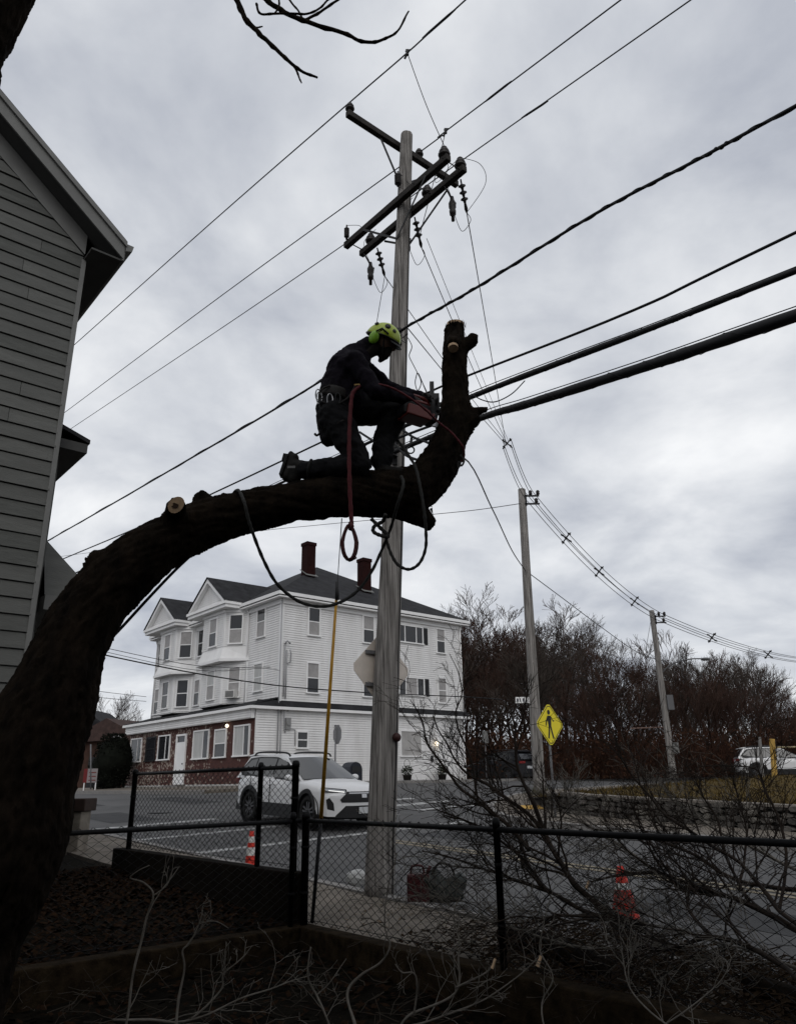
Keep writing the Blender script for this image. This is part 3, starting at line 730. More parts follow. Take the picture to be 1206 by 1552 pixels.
# gabled bays
def outline(pl, grow):
    (a, _), (b_, f_), (c, _), (d, _) = pl
    return [(a - grow, 0.0), (b_ - grow * 0.6, f_ - grow), (c + grow * 0.6, f_ - grow), (d + grow, 0.0)]
def bay(pl3, pl2, gu0, gu1, ga, styles):
    t_ = MB(HF)
    def solid(pl, z0, z1): t_.prism([(u, v, z0) for u, v in pl], (0, 0, z1 - z0))
    solid(pl3, 6.95, 8.95); solid(pl2, 3.95, 6.16)
    lo = outline(pl3, 0.2)
    t_.add([(u, v, 6.3) for u, v in lo] + [(u, v, 6.95) for u, v in pl3], [(0, 1, 5, 4), (1, 2, 6, 5), (2, 3, 7, 6), (0, 3, 2, 1)])
    by = t_.build('bay', SIDING, house)
    g = MB(); g2 = MB()
    for pl, z0, z1 in ((pl3, 6.95, 8.8), (pl2, 3.98, 6.1)):
        for i in range(3):
            A, B = hp(*pl[i], 0), hp(*pl[i + 1], 0); mid = (A + B) / 2; fr = wall_frame(A, B, mid - hp(7.5, 6, 0)); L = (B - A).length
            g.fr = fr; siding(g, L, z0, z1); g2.fr = fr
            for a in (0.0, L - 0.09): g2.box((a, 0.026, z0), (a + 0.09, 0.04, z1))
            w = 0.78 if i == 1 else 0.66
            st = styles[0 if pl is pl3 else 1][i]
            zb = 7.12 if pl is pl3 else 4.3
            window(fr, L / 2 - w / 2, L / 2 + w / 2, zb, zb + 1.5, top=st[0], bot=st[1])
    g.build('bay_siding', SIDING, by, fix=False, kind='stuff'); g2.build_each('bay_corner_board', TRIM, by)
    g = MB(HF); g.prism([(u, v, 6.14) for u, v in outline(pl3, 0.27)], (0, 0, 0.155)); g.prism([(u, v, 8.80) for u, v in outline(pl3, 0.10)], (0, 0, 0.16)); g.build_each('bay_trim', TRIM, by)
    # pediment, its cornice and its little roof
    vf = -1.25; z0 = 9.30; za = 10.92; bk = (za - Z0) / ((ZR - Z0) / 6.77) - EV
    g = MB(HF); g.prism([(gu0 + .25, vf + .16, z0), (gu1 - .25, vf + .16, z0), (ga, vf + .16, za - .2)], (0, 0.9, 0)); g.build('pediment', SIDING, by)
    g = MB(wall_frame(hp(gu0, vf + .16, 0), hp(gu1, vf + .16, 0), -ND)); z = z0 + 0.12; L = gu1 - gu0
    while z < za - 0.45:
        q = (z - z0) / (za - z0); x0 = 0.35 + (ga - gu0) * q; x1 = L - 0.35 - (gu1 - ga) * q
        g.add([(x0, 0.028, z), (x1, 0.028, z), (x1 - .1, 0.004, z + .118), (x0 + .1, 0.004, z + .118)], [(0, 1, 2, 3)]); z += 0.118
    g.build('pediment_siding', SIDING, by, fix=False)
    g = MB(HF); g.box((gu0 - .06, vf - .06, 8.97), (gu1 + .06, 0.0, 9.14)); g.box((gu0 - .12, vf - .14, 9.145), (gu1 + .12, 0.2, 9.30))
    for ua, ub in ((gu0, ga), (gu1, ga)):
        du = ub - ua; L = math.hypot(du, za - z0); nx, nz_ = -(za - z0) / L * (1 if du > 0 else -1), abs(du) / L
        g.prism([(ua, vf - .1, z0 + .03), (ub, vf - .1, za + .03), (ub, vf - .1, za - .2), (ua + du * 0.13, vf - .1, z0 + .03)], (0, 0.26, 0))
    g.build_each('pediment_cornice', TRIM, by)
    g = MB(HF)
    for ua in (gu0, gu1):
        sgn = 1 if ua < ga else -1; eo = ua - sgn * 0.12
        g.prism([(eo, vf - .16, z0 - 0.03), (ga, vf - .16, za + .07), (ga, bk + .3, za + .07), (eo, 0.4, z0 - 0.03)], (0, 0, 0.05))
    g.build_each('gable_roof', ROOF, by)
bay([(3.35, 0), (4.35, -.9), (6.75, -.9), (7.75, 0)], [(3.15, 0), (4.6, -.72), (7.0, -.72), (7.9, 0)], 3.65, 8.05, 5.85,
    [[(PANE, BLIND), (BLIND, PANE), (PANE, PANE)], [(BLIND, BLIND), (CURTAIN, BLIND), (PANE, PANE)]])
bay([(9.45, 0), (10.4, -.9), (12.5, -.9), (13.5, 0)], [(9.6, 0), (10.6, -.72), (12.6, -.72), (13.4, 0)], 9.85, 14.15, 12.05,
    [[(BLIND, PANE), (BLIND, PANE), (PANE, PANE)], [(PANE, PANE), (PANE, PANE), (PANE, PANE)]])
# window air conditioner on the lower near bay
A, B = hp(3.15, 0, 0), hp(4.6, -.72, 0); fr = wall_frame(A, B, (A + B) / 2 - hp(7.5, 6, 0)); L = (B - A).length
g = MB(fr); g.box((L / 2 - .3, 0.06, 4.22), (L / 2 + .3, 0.42, 4.62)); ac = g.build('air_conditioner', mat('ac_white', (0.6, 0.59, 0.57), 0.5), house)
g = MB(fr)
for i in range(6): g.box((L / 2 - .25, 0.42, 4.27 + i * .053), (L / 2 + .25, 0.43, 4.30 + i * .053))
g.build('grille', IRON, ac)
# shop front windows and doors (a = distance along the front from the near corner)
for a0, a1, z0, z1, st, tp, bt in ((0.45, 1.85, 1.28, 2.62, 'slide', PANE, CURTAIN), (2.75, 3.85, 1.28, 2.55, 'sash', CURTAIN, PANE), (4.6, 6.25, 1.28, 2.62, 'slide', PANE, CURTAIN),
                               (9.25, 10.7, 1.36, 2.60, 'slide', PANE, PANE), (11.2, 12.4, 1.35, 2.6, 'sash', PANE, PANE), (13.2, 14.7, 1.36, 2.62, 'slide', PANE, PANE)):
    window(FG, a0, a1, z0, z1, st, tp, bt, m_=TRIM if a0 != 11.2 else SHUT)
g = MB(FG); g.box((7.15, 0, 0.0), (7.25, 0.1, 2.5)); g.box((8.25, 0, 0.0), (8.35, 0.1, 2.5)); g.box((7.15, 0, 2.5), (8.35, 0.102, 2.6)); g.box((7.25, 0, 0.0), (8.25, 0.05, 2.18))
d_ = g.build('door', TRIM, house); g = MB(FG); g.box((7.25, 0, 2.18), (8.25, 0.03, 2.5)); g.build('transom_pane', PANE, d_); g = MB(FG); g.ball((7.38, 0.09, 1.05), 0.04); g.build('handle', IRON, d_, True)
g = MB(FG); g.box((6.9, 0.061, -0.3), (8.6, 0.5, -0.02)); g.box((6.7, 0.061, -0.3), (8.8, 0.85, -0.12)); g.build('door_step', GRANITE, house)

# planters with wire hoops by the side wall
def planter(a, label):
    p = FS @ V((a, 0.55, -0.1)); t_ = thing('planter', label, 'planter', p, 'planters along the side wall')
    g = MB(); g.lathe(p, [(0, 0), (0.17, 0), (0.24, 0.36), (0.26, 0.36), (0.26, 0.40), (0.22, 0.40), (0.2, 0.34), (0, 0.34)], 16); g.build('pot', mat('pot_dark', (0.03, 0.028, 0.026), 0.7), t_, True)
    g = MB(); r_ = random.Random(a)
    for i in range(260):
        d = V((r_.gauss(0, 1), r_.gauss(0, 1), r_.gauss(0, 1))).normalized() * (0.33 * r_.random() ** 0.4); c = p + V((0, 0, 0.58)) + d
        x = V((r_.gauss(0, 1), r_.gauss(0, 1), r_.gauss(0, 1))).normalized() * 0.05; y = x.orthogonal().normalized() * 0.03
        g.add([c - x, c - y, c + x, c + y], [(0, 1, 2, 3)])
    g.build('foliage', mat('planter_green', (0.018, 0.024, 0.012), 0.8, 0.4, 6), t_, fix=False)
    g = MB(); g.tube([p + V((0, 0, 0.95)) + V((FS.col[0][0], FS.col[0][1], 0)) * (0.2 * math.cos(q * math.pi / 8)) + V((0, 0, 0.22 * math.sin(q * math.pi / 8))) for q in range(16)], 0.012, 5, closed=True); g.build('wire_hoop', IRON, t_, True)
planter(7.75, 'dark potted shrub with wire hoop under the boarded side window'); planter(10.3, 'dark potted shrub with wire hoop left of the white side door')

# ------------------------------------------------------------------ grey clapboard house next door, left edge
lh = thing('clapboard_house', 'grey clapboard gable house filling the left edge behind the tree', 'house', sn(2.7, -2.45, tz(2.7, -2.45)))
LF = Matrix(((ND.x, -SD.x, 0, 0), (ND.y, -SD.y, 0, 0), (0, 0, 1, 0), (0, 0, 0, 1)))
_o = sn(2.7, 0.0); LF[0][3], LF[1][3] = _o.x, _o.y          # frame (n, outward towards camera, z)
NC, NR, SLP = -2.45, -6.6, 0.80
ZC = 7.60; ZRG = ZC + (NC - NR) * SLP
g = MB(LF); g.prism([(NC - .02, -0.02, -1.6), (NC - .02, -0.02, ZC), (NR, -0.02, ZRG), (2 * NR - NC + .02, -0.02, ZC), (2 * NR - NC + .02, -0.02, -1.6)], (0, -9.5, 0)); g.build('wall_core', GREYCLAP, lh)
z = -1.35; CH = 0.212
while z < ZRG - 0.25:
    x0 = NC - max(0, (z - ZC) / SLP) - 0.01; x1 = 2 * NR - NC + max(0, (z - ZC) / SLP) + 0.01
    y0_ = NC - max(0, (z + CH - ZC) / SLP) - 0.01; y1_ = min(2 * NR - NC + max(0, (z + CH - ZC) / SLP) + 0.01, y0_)
    if x0 - x1 > 0.1:
        zb = z + 0.016; cuts = [0.0]; q = rnd.uniform(0.5, 3.2)
        while q < (x0 - x1) - 0.6: cuts.append(q); q += rnd.uniform(2.2, 3.6)
        cuts.append(None)
        for i_, (ca, cb) in enumerate(zip(cuts, cuts[1:])):
            # measured from the street corner; the two ends follow the rake
            ra, ta = (x0, y0_) if ca == 0.0 else (x0 - ca - 0.003, min(x0 - ca - 0.003, y0_)); rb, tb = (x1, y1_) if cb is None else (x0 - cb + 0.003, min(x0 - cb + 0.003, y0_)); tb = max(tb, y1_); ta = max(ta, tb)
            j = rnd.uniform(-0.004, 0.004); dz = rnd.uniform(-0.003, 0.003); g = MB(LF)
            g.add([(rb, 0.040 + j, zb + dz), (ra, 0.040 + j, zb - dz), (ta, 0.020, z + CH), (tb, 0.020, z + CH), (rb, -0.018, zb), (ra, -0.018, zb), (ta, -0.018, z + CH), (tb, -0.018, z + CH)],
                  [(0, 1, 2, 3), (4, 5, 1, 0), (1, 5, 6, 2), (0, 3, 7, 4), (3, 2, 6, 7)])
            g.build('clapboard', rnd.choice((GREYCLAP, GREYCLAP, GREYCLAP2, GREYCLAP3)), lh)
    z += CH
# clapboards of the street side, seen edge on
z = -1.35
LS = Matrix(((SD.x, ND.x, 0, 0), (SD.y, ND.y, 0, 0), (0, 0, 1, 0), (0, 0, 0, 1))); _o = sn(0, NC); LS[0][3], LS[1][3] = _o.x, _o.y
while z < ZC - 0.1:
    g = MB(LS); g.add([(2.74, 0.03, z), (12.2, 0.03, z), (12.2, 0.01, z + CH), (2.74, 0.01, z + CH), (2.74, -0.02, z), (12.2, -0.02, z)], [(0, 1, 2, 3), (4, 5, 1, 0)]); g.build('clapboard', GREYCLAP, lh); z += CH
g = MB(LS); g.box((2.66, -0.03, -1.4), (2.78, 0.036, ZC - .1)); g.build('corner_board', GREYTRIM, lh)
# roof: two slopes with raking overhang
OV_S, OV_N = 0.42, 0.46
def rz_(n): return ZC + 0.63 + (NC - n) * SLP
n_e = NC + OV_N
g = MB(LF)
g.prism([(n_e, OV_S, rz_(n_e)), (NR, OV_S, rz_(NR)), (NR, OV_S, rz_(NR) - 0.09), (n_e, OV_S, rz_(n_e) - 0.09)], (0, -10.4, 0))
g.prism([(2 * NR - n_e, OV_S, rz_(n_e)), (NR, OV_S, rz_(NR)), (NR, OV_S, rz_(NR) - 0.09), (2 * NR - n_e, OV_S, rz_(n_e) - 0.09)], (0, -10.4, 0))
lroof = g.build('roof', ROOF, lh)
for sgn in (1, -1):
    def mx_(n): return n if sgn > 0 else 2 * NR - n
    g = MB(LF); g.prism([(mx_(n_e + .02), OV_S + .02, rz_(n_e) - .04), (mx_(NR), OV_S + .02, rz_(NR) - .04), (mx_(NR), OV_S + .02, rz_(NR) - .13), (mx_(n_e + .02), OV_S + .02, rz_(n_e) - .13)], (0, -0.035, 0)); g.build('rake_moulding', GREYTRIM, lh)
    g = MB(LF); g.prism([(mx_(n_e), OV_S - .02, rz_(n_e) - .095), (mx_(NR), OV_S - .02, rz_(NR) - .095), (mx_(NR), OV_S - .02, rz_(NR) - .34), (mx_(n_e), OV_S - .02, rz_(n_e) - .34)], (0, -0.03, 0)); g.build('rake_board', GREYTRIM, lh)
    g = MB(LF); g.prism([(mx_(n_e), OV_S - .055, rz_(n_e) - .26), (mx_(NR), OV_S - .055, rz_(NR) - .26), (mx_(NR), OV_S - .055, rz_(NR) - .30), (mx_(n_e), OV_S - .055, rz_(n_e) - .30)], (0, -(OV_S - .06), 0)); g.build('rake_soffit', SOFFIT, lh)
    g = MB(LF); g.prism([(mx_(NC), .05, rz_(NC) - .305), (mx_(NR), .05, rz_(NR) - .305), (mx_(NR), .05, rz_(NR) - .64), (mx_(NC), .05, rz_(NC) - .64)], (0, -0.02, 0)); g.build('frieze_board', GREYTRIM, lh)
g = MB(LF); ze = rz_(n_e)
g.box((NC, -9.9, ze - 0.36), (n_e - .01, OV_S - .06, ze - 0.33)); g.build('eave_soffit', SOFFIT, lh)
g = MB(LF); g.box((n_e - .012, -9.9, ze - 0.36), (n_e + .015, OV_S - .03, ze - 0.07)); g.build('eave_fascia', GREYTRIM, lh)
g = MB(LF); g.prism([(n_e + .016, OV_S, ze - .20), (n_e + .11, OV_S, ze - .17), (n_e + .13, OV_S, ze - .07), (n_e + .016, OV_S, ze - .07)], (0, -10.3, 0)); g.build('gutter', GREYTRIM, lh)
# two-storey side bay with its own little cornice, and the porch hood lower down
g = MB(LS); g.box((3.3, 0.04, -1.4), (5.6, 0.22, 4.55)); g.build('side_bay', GREYCLAP, lh)
g = MB(LS); g.prism([(2.95, 0.04, 4.86), (5.9, 0.04, 4.86), (5.9, 0.52, 4.70), (2.95, 0.52, 4.70)], (0, 0, 0.06)); g.build('bay_roof', ROOF, lh)
g = MB(LS); g.box((2.97, 0.04, 4.55), (5.88, 0.50, 4.69)); g.build('bay_soffit', SOFFIT, lh)
g = MB(LS); g.add([(3.5, 0.23, 3.35), (8.5, 0.23, 3.35), (8.8, 1.0, 2.45), (3.1, 1.0, 2.45), (3.1, 0.23, 2.45), (8.8, 0.23, 2.45)], [(0, 1, 2, 3), (0, 3, 4), (1, 5, 2), (3, 2, 5, 4)]); g.build('porch_roof', GREYCLAP, lh)
g = MB(LS); g.box((3.06, 0.23, 2.24), (8.84, 1.06, 2.44)); g.build('porch_cornice', GREYTRIM, lh)
g = MB(LS); g.box((3.3, 0.23, -0.9), (8.5, 0.9, -0.75)); g.build('porch_floor', SOFFIT, lh)
for a in (3.5, 6.0, 8.4):
    g = MB(LS); g.box((a - .06, 0.82, -0.748), (a + .06, 0.94, 2.238)); g.build('porch_post', GREYTRIM, lh)

# ------------------------------------------------------------------ far left: brown garage, hedge, cream house, real-estate board
p = at(158, 1192, 58); gb = thing('garage', 'dark brown low garage with shallow gable roof left of the storefront', 'garage', V((p.x, p.y, -0.3)))
gf = Matrix.Translation(p - V((0, 0, p.z + 0.3))) @ Matrix.Rotation(math.radians(-20), 4, 'Z')
BRN = mat('brown_board', (0.045, 0.022, 0.015), 0.9, 0.3, 3)
g = MB(gf); g.box((-3.4, 0, 0), (3.2, 5, 3.4)); g.build('wall', BRN, gb)
g = MB(gf); g.prism([(-3.8, -0.4, 3.4), (-0.1, -0.4, 5.0), (3.6, -0.4, 3.4)], (0, 5.8, 0)); g.build('roof', mat('brown_roof', (0.05, 0.03, 0.026), 0.9, 0.3, 3), gb)
g = MB(gf); g.box((-1.6, -0.05, 0), (1.4, -0.002, 2.3)); g.build('door', SHUT, gb)
g = MB(gf); g.box((0.6, -0.42, 3.55), (1.5, -0.405, 3.75)); g.build('sign_strip', TRIM, gb)
p = at(128, 1192, 66); cb = thing('house', 'pale yellow house glimpsed at far left beside the trunk', 'house', V((p.x, p.y, -0.3)))
g = MB(); g.box((p.x - 3, p.y, -0.3), (p.x + 1.2, p.y + 6, 4.6)); g.build('wall', mat('pale_yellow', (0.36, 0.27, 0.13), 0.8, 0.1, 2), cb)
g = MB(); g.prism([(p.x - 3.4, p.y - .4, 4.6), (p.x - 0.9, p.y - .4, 6.3), (p.x + 1.6, p.y - .4, 4.6)], (0, 6.8, 0)); g.build('roof', ROOF, cb)
for dx_ in (-0.5, 0.4):
    g = MB(); g.box((p.x + dx_ - .3, p.y - .06, 2.2), (p.x + dx_ + .3, p.y - .002, 3.4)); w = g.build('window', TRIM, cb); g = MB(); g.box((p.x + dx_ - .24, p.y - .08, 2.26), (p.x + dx_ + .24, p.y - .061, 3.34)); g.build('pane', PANE, w)

# ------------------------------------------------------------------ unseen house added close behind the camera to shade yard, tree and climber
yh = thing('added_shade_house', 'unseen dark shingled house added behind the viewer to shade the yard', 'house', sn(-9.2, -6, -1.9))
DSH = mat('dark_shingle', (0.035, 0.032, 0.030), 0.9, 0.3, 3)
YF = Matrix(((ND.x, SD.x, 0, 0), (ND.y, SD.y, 0, 0), (0, 0, 1, 0), (0, 0, 0, 1))); _o = sn(-9.2, 0); YF[0][3], YF[1][3] = _o.x, _o.y
g = MB(YF); g.prism([(-0.8, 0, -1.9), (-0.8, 0, 6.2), (-6.5, 0, 10.4), (-12.2, 0, 6.2), (-12.2, 0, -1.9)], (0, -9, 0)); g.build('wall', DSH, yh)
for sg in (1, -1):
    g = MB(YF); g.prism([(-6.5 + sg * 6.2, 0.5, 5.85), (-6.5, 0.5, 10.45), (-6.5, 0.5, 10.62), (-6.5 + sg * 6.2, 0.5, 6.02)], (0, -10, 0)); g.build('roof', ROOF, yh)
for n_ in (-3.2, -6.5, -9.8):
    g = MB(YF); g.box((n_ - .5, 0.0, 2.6), (n_ + .5, 0.06, 4.3)); w = g.build('window', GREYTRIM, yh); g = MB(YF); g.box((n_ - .42, 0.0, 2.68), (n_ + .42, 0.07, 4.22)); g.build('pane', PANE, w)

# ================================================================== utility poles and lines
P1B, P1T = V((-0.33, 10.76, -1.45)), V((0.28, 10.90, 11.25))
def on_pole(z): return P1B + (P1T - P1B) * ((z - P1B.z) / (P1T.z - P1B.z))
def pole_mesh(b_, t_, r0, r1, seed, seg=24, rings=60):
    g = MB(); pts, rad = [], []
    for i in range(rings + 1):
        q = i / rings; pts.append(b_ + (t_ - b_) * q); rad.append(r0 + (r1 - r0) * q)
    pts.append(t_ + (t_ - b_).normalized() * 0.03); rad.append(r1 * 0.72)
    g.tube(pts, rad, seg)
    for i, p in enumerate(g.v):                   # long checks and flats in the timber
        a = (p - b_); d = noise.noise(V((p.x * 9 + seed, p.y * 9, p.z * 0.35))) * 0.012 + noise.noise(V((p.x * 30, p.y * 30 + seed, p.z * 1.2))) * 0.004
        c = b_ + (t_ - b_) * (a.dot(t_ - b_) / (t_ - b_).length_squared); r = p - c
        if r.length > 1e-4: g.v[i] = p + r.normalized() * d
    return g
up1 = thing('utility_pole', 'tall weathered wooden utility pole with crossarms, close behind the cut tree', 'utility pole', P1B)
pole_mesh(P1B, P1T, 0.195, 0.112, 3.0).build('pole_shaft', POLEW, up1, True)
def crossarm(name, p, q, w=0.105, h=0.125):
    g = MB(); g.bar(p, q, w, h); o = g.build(name, ARMW, up1); bv = o.modifiers.new('b', 'BEVEL'); bv.width = 0.012; bv.segments = 2; return o
def pin_insulator(p, k=1.0):
    g = MB(); g.lathe(p, [(0.0, -0.02), (0.02, -0.02), (0.02, 0.05), (0.075 * k, 0.055), (0.085 * k, 0.08), (0.05 * k, 0.105), (0.075 * k, 0.115), (0.07 * k, 0.145), (0.035 * k, 0.165), (0.045 * k, 0.19), (0.03 * k, 0.205), (0, 0.21)], 12)
    g.build('pin_insulator', PORC, up1, True); return V(p) + V((0, 0, 0.19))
# top arm, across the street
A1a, A1b = ps(526, 178, 0.70), ps(692, 274, 0.70); A1b.z = A1a.z = (A1a.z + A1b.z) / 2
crossarm('crossarm', A1a, A1b)
i1 = pin_insulator(A1a + ND * 0.06 + V((0, 0, 0.06))); i2 = pin_insulator(ps(632, 243, 0.70) * 1 + V((0, 0, 0.0)) if False else V((*(A1a + (A1b - A1a) * 0.63).xy, A1a.z + 0.06)))
i3 = pin_insulator(A1b - ND * 0.05 + V((0, 0, 0.06)))
g = MB(); c = on_pole(A1a.z - 0.95)
g.bar(A1a + ND * 0.75 - V((0, 0, 0.06)), c + SD * 0.12, 0.012, 0.04); g.bar(A1b - ND * 0.55 - V((0, 0, 0.06)), c + SD * 0.12, 0.012, 0.04); g.build_each('arm_brace', IRON, up1)
# double arms, along the street
pz = on_pole(9.58); s_p, n_p = to_sn(pz); AZ = 9.58
arms = []
for dn in (-0.185, 0.185):
    a, b_ = sn(-0.80, n_p + dn, AZ), sn(2.02, n_p + dn, AZ); arms.append((a, b_)); crossarm('crossarm', a, b_)
g = MB()
for dn in (-0.25, 0.25):
    for ds in (-0.85, 0.85): g.bar(sn(s_p + ds, n_p + dn, AZ - 0.06), V((*on_pole(AZ - 0.75).xy, AZ - 0.75)) + ND * dn * 0.55, 0.012, 0.038)
g.build_each('arm_brace', IRON, up1)
g = MB()
for ds in (-0.72, 0.0, 1.9): g.tube([sn(s_p * 0 + ds, n_p - 0.27, AZ), sn(ds, n_p + 0.27, AZ)], 0.011, 6)
g.build_each('spacer_bolt', IRON, up1, True)
# arresters and cut-outs
def arrester(p, up=1, k=1.0):
    g = MB(); pr_ = [(0.0, 0.0), (0.022, 0.0), (0.022, 0.05)]
    for i in range(6): z = 0.05 + i * 0.035; pr_ += [(0.03 * k, z), (0.052 * k, z + 0.012), (0.03 * k, z + 0.03)]
    pr_ += [(0.02, 0.27), (0.012, 0.33), (0, 0.335)]
    g.lathe(p, [(r, h * up) for r, h in pr_], 10); g.build('lightning_arrester', PORC, up1, True)
arrester(sn(1.90, n_p - 0.25, AZ + 0.05)); arrester(on_pole(10.0) - ND * 0.2 - SD * 0.05 + V((0, 0, -0.1)), 1, 1.2)
def big_pin(p):
    g = MB(); g.lathe(p, [(0, 0), (0.03, 0), (0.03, 0.03), (0.095, 0.035), (0.105, 0.07), (0.07, 0.095), (0.09, 0.11), (0.08, 0.15), (0.045, 0.18), (0.055, 0.205), (0.035, 0.23), (0, 0.235)], 12)
    g.build('post_insulator', PORC, up1, True)
big_pin(sn(-0.70, n_p - 0.185, AZ + 0.06)); big_pin(sn(-0.70, n_p + 0.185, AZ + 0.06)); big_pin(sn(1.72, n_p + 0.185, AZ + 0.06)); big_pin(sn(0.12, n_p + 0.185, AZ + 0.06))
# strain strings and cut-outs hanging below the far arm, heading for the next pole
P2B, P2T = V((4.56, 27.02, -0.62)), V((4.72, 27.0, 10.38))
d12 = (P2T - P1T); d12.z = 0; d12.normalize()
strain_end = []
for ds in (-0.62, 0.55, 1.62):
    a = sn(ds, n_p + 0.26, AZ - 0.06); dv = (d12 + V((0, 0, -0.62))).normalized(); g = MB()
    prf = [(0.0, 0.0), (0.014, 0.0), (0.014, 0.08)]
    for i in range(3): z = 0.08 + i * 0.11; prf += [(0.02, z), (0.062, z + 0.02), (0.066, z + 0.04), (0.03, z + 0.06), (0.02, z + 0.1)]
    prf += [(0.025, 0.44), (0.032, 0.5), (0.016, 0.56), (0.0, 0.58)]
    g.lathe(a, prf, 10, dv); g.build('strain_insulator', PORC, up1, True); strain_end.append(a + dv * 0.56)
    c = a - SD * -0.28 + V((0, 0, -0.02)); g = MB()
    g.tube([c + ND * -0.1 + V((0, 0, 0.02)), c + V((0, 0, -0.1)), c + V((0, 0, -0.18)) + ND * 0.06], 0.018, 6)
    g.lathe(c + V((0, 0, -0.62)) + ND * 0.06, [(0, 0), (0.03, 0.0), (0.03, 0.12), (0.055, 0.13), (0.06, 0.2), (0.045, 0.24), (0.065, 0.28), (0.065, 0.36), (0.04, 0.42), (0.03, 0.5), (0, 0.5)], 10)
    g.tube([c + V((0, 0, -0.2)) + ND * 0.14, c + V((0, 0, -0.55)) + ND * 0.1 + SD * 0.05], 0.016, 6); g.build('fused_cutout', PORC, up1, True)
# jumpers on the pole head, ground wire, hardware
def wire_part(pts, r=0.006, name='jumper_wire', par=None, m_=CABLE, n=8):
    g = MB(); g.tube(spline(pts, n), r, 6); return g.build(name, m_, par or up1, True)
for e, ds in zip(strain_end, (-0.62, 0.55, 1.62)):
    wire_part([e, e + V((0, 0, -0.22)) - SD * 0.08, e + V((0, 0, -0.30)) + SD * 0.14, e + V((0, 0, -0.06)) + SD * 0.25 - d12 * 0.3, sn(ds + 0.28, n_p + 0.32, AZ - 0.6)], 0.0055)
    wire_part([sn(ds + 0.28, n_p + 0.3, AZ - 0.2), sn(ds + 0.2, n_p + 0.1, AZ + 0.1), sn(ds - 0.05, n_p + 0.19, AZ + 0.3)], 0.005)
wire_part([sn(-0.70, n_p + 0.19, AZ + 0.3), sn(-0.95, n_p + 0.4, AZ + 0.1), sn(-0.95, n_p + 0.5, AZ - 0.25), strain_end[0]], 0.005)
wire_part([on_pole(10.3) - ND * 0.17, on_pole(9.9) + ND * 0.0 - SD * 0.22, sn(-0.1, n_p - 0.2, AZ + 0.1)], 0.005)
wire_part([sn(1.9, n_p - 0.25, AZ + 0.37), sn(1.6, n_p - 0.2, AZ + 0.2), sn(1.5, n_p - 0.19, AZ + 0.07)], 0.005)
wire_part([sn(-0.7, n_p - 0.19, AZ + 0.3), sn(-0.2, n_p + 0.4, AZ + 0.55), sn(0.2, n_p + 0.5, AZ + 0.6), A1b - ND * 0.6 + V((0, 0, -0.1))], 0.005)
g = MB()
for off_, m0 in ((0.12, 0),):
    pts = []
    for i in range(50):
        z = -1.4 + i * 0.23; c = on_pole(z); r = 0.195 + (0.112 - 0.195) * (z + 1.45) / 12.7
        pts.append(c + (RGT * 0.80 - FWD * 0.55).normalized() * (r + 0.008) + V((noise.noise(V((z, 0, 0))) * 0.01, 0, 0)))
    g.tube(pts, 0.009, 6)
g.build('ground_wire', CABLE, up1, True)
g = MB()
for z, hh in ((pn(606, 502, 1.83).z, 0.3), (pn(602, 617, 1.74).z, 0.25), (pn(600, 652, 1.73).z, 0.3), (pn(600, 684, 1.72).z, 0.3)):
    c = on_pole(z); r = 0.195 + (0.112 - 0.195) * (z + 1.45) / 12.7
    g.box((c.x - 0.04, c.y - r - 0.05, z - hh / 2), (c.x + 0.04, c.y - r + 0.02, z + hh / 2)); g.lathe((c.x, c.y - r - 0.08, z - 0.04), [(0, 0), (0.05, 0), (0.035, 0.04), (0.05, 0.08), (0, 0.08)], 10)
g.build('line_bracket', IRON, up1)
g = MB(); c = on_pole(1.05); g.ball(c + V((0.14, -0.16, -0.5)), 0.06); g.build('pole_reflector', mat('reflector_red', (0.03, 0.008, 0.007), 0.6), up1, True)

# ------------------------------------------------------------------ overhead lines along the street
def far_z(pts):       # continue the line beyond the last measured points
    return pts
def line(name, label, pts, r, m_=CABLE, group='overhead lines', n=6, rads=None):
    if rads:                                            # lashed bundle: lumpy, with the lashing wire wound round it
        n = 30; sp = spline(pts, n); rr = lerps(rads, n); g = MB(); g.tube(sp, [q * (1 + 0.10 * noise.noise(p * 3.1) + 0.06 * noise.noise(p * 11)) for p, q in zip(sp, rr)], 10)
        wind = [p + ND * (q * 1.05 * math.cos(i * 0.9)) + V((0, 0, q * 1.05 * math.sin(i * 0.9))) for i, (p, q) in enumerate(zip(sp, rr))]; g.tube(wind, 0.0035, 4)
        return tag(g.build(name, m_, None, True, fix=False), label, 'cable', group)
    sp = spline(pts, n); g = MB(); g.tube(sp, r, 6)
    return tag(g.build(name, m_, None, True), label, 'cable', group)
def along(pxs, n0, left_ext=25.0, right_ext=9.0):
    P = [pn(x, y, n0) for x, y in pxs]
    P.sort(key=lambda p: -to_sn(p)[0])
    d0 = (P[0] - P[1]).normalized(); d1 = (P[-1] - P[-2]).normalized()
    return [P[0] + d0 * left_ext] + P + [P[-1] + d1 * right_ext]
nA, nB_, nC = to_sn(i1)[1], to_sn(i2)[1], to_sn(i3)[1]
line('power_line', 'thin black power line over the tip of the top crossarm, farthest left', along([(107, 528), (320, 338), (522, 162), (617, 80), (705, 0)], nA), 0.0125)
line('power_line', 'thin black power line on the insulator just right of the pole top', along([(92, 630), (340, 445), (634, 232), (675, 199), (940, 0)], nB_), 0.0125)
line('power_line', 'thin black power line over the right end of the top crossarm', along([(112, 647), (320, 508), (525, 368), (690, 250), (1046, 0)], nC), 0.0125)
g = MB()
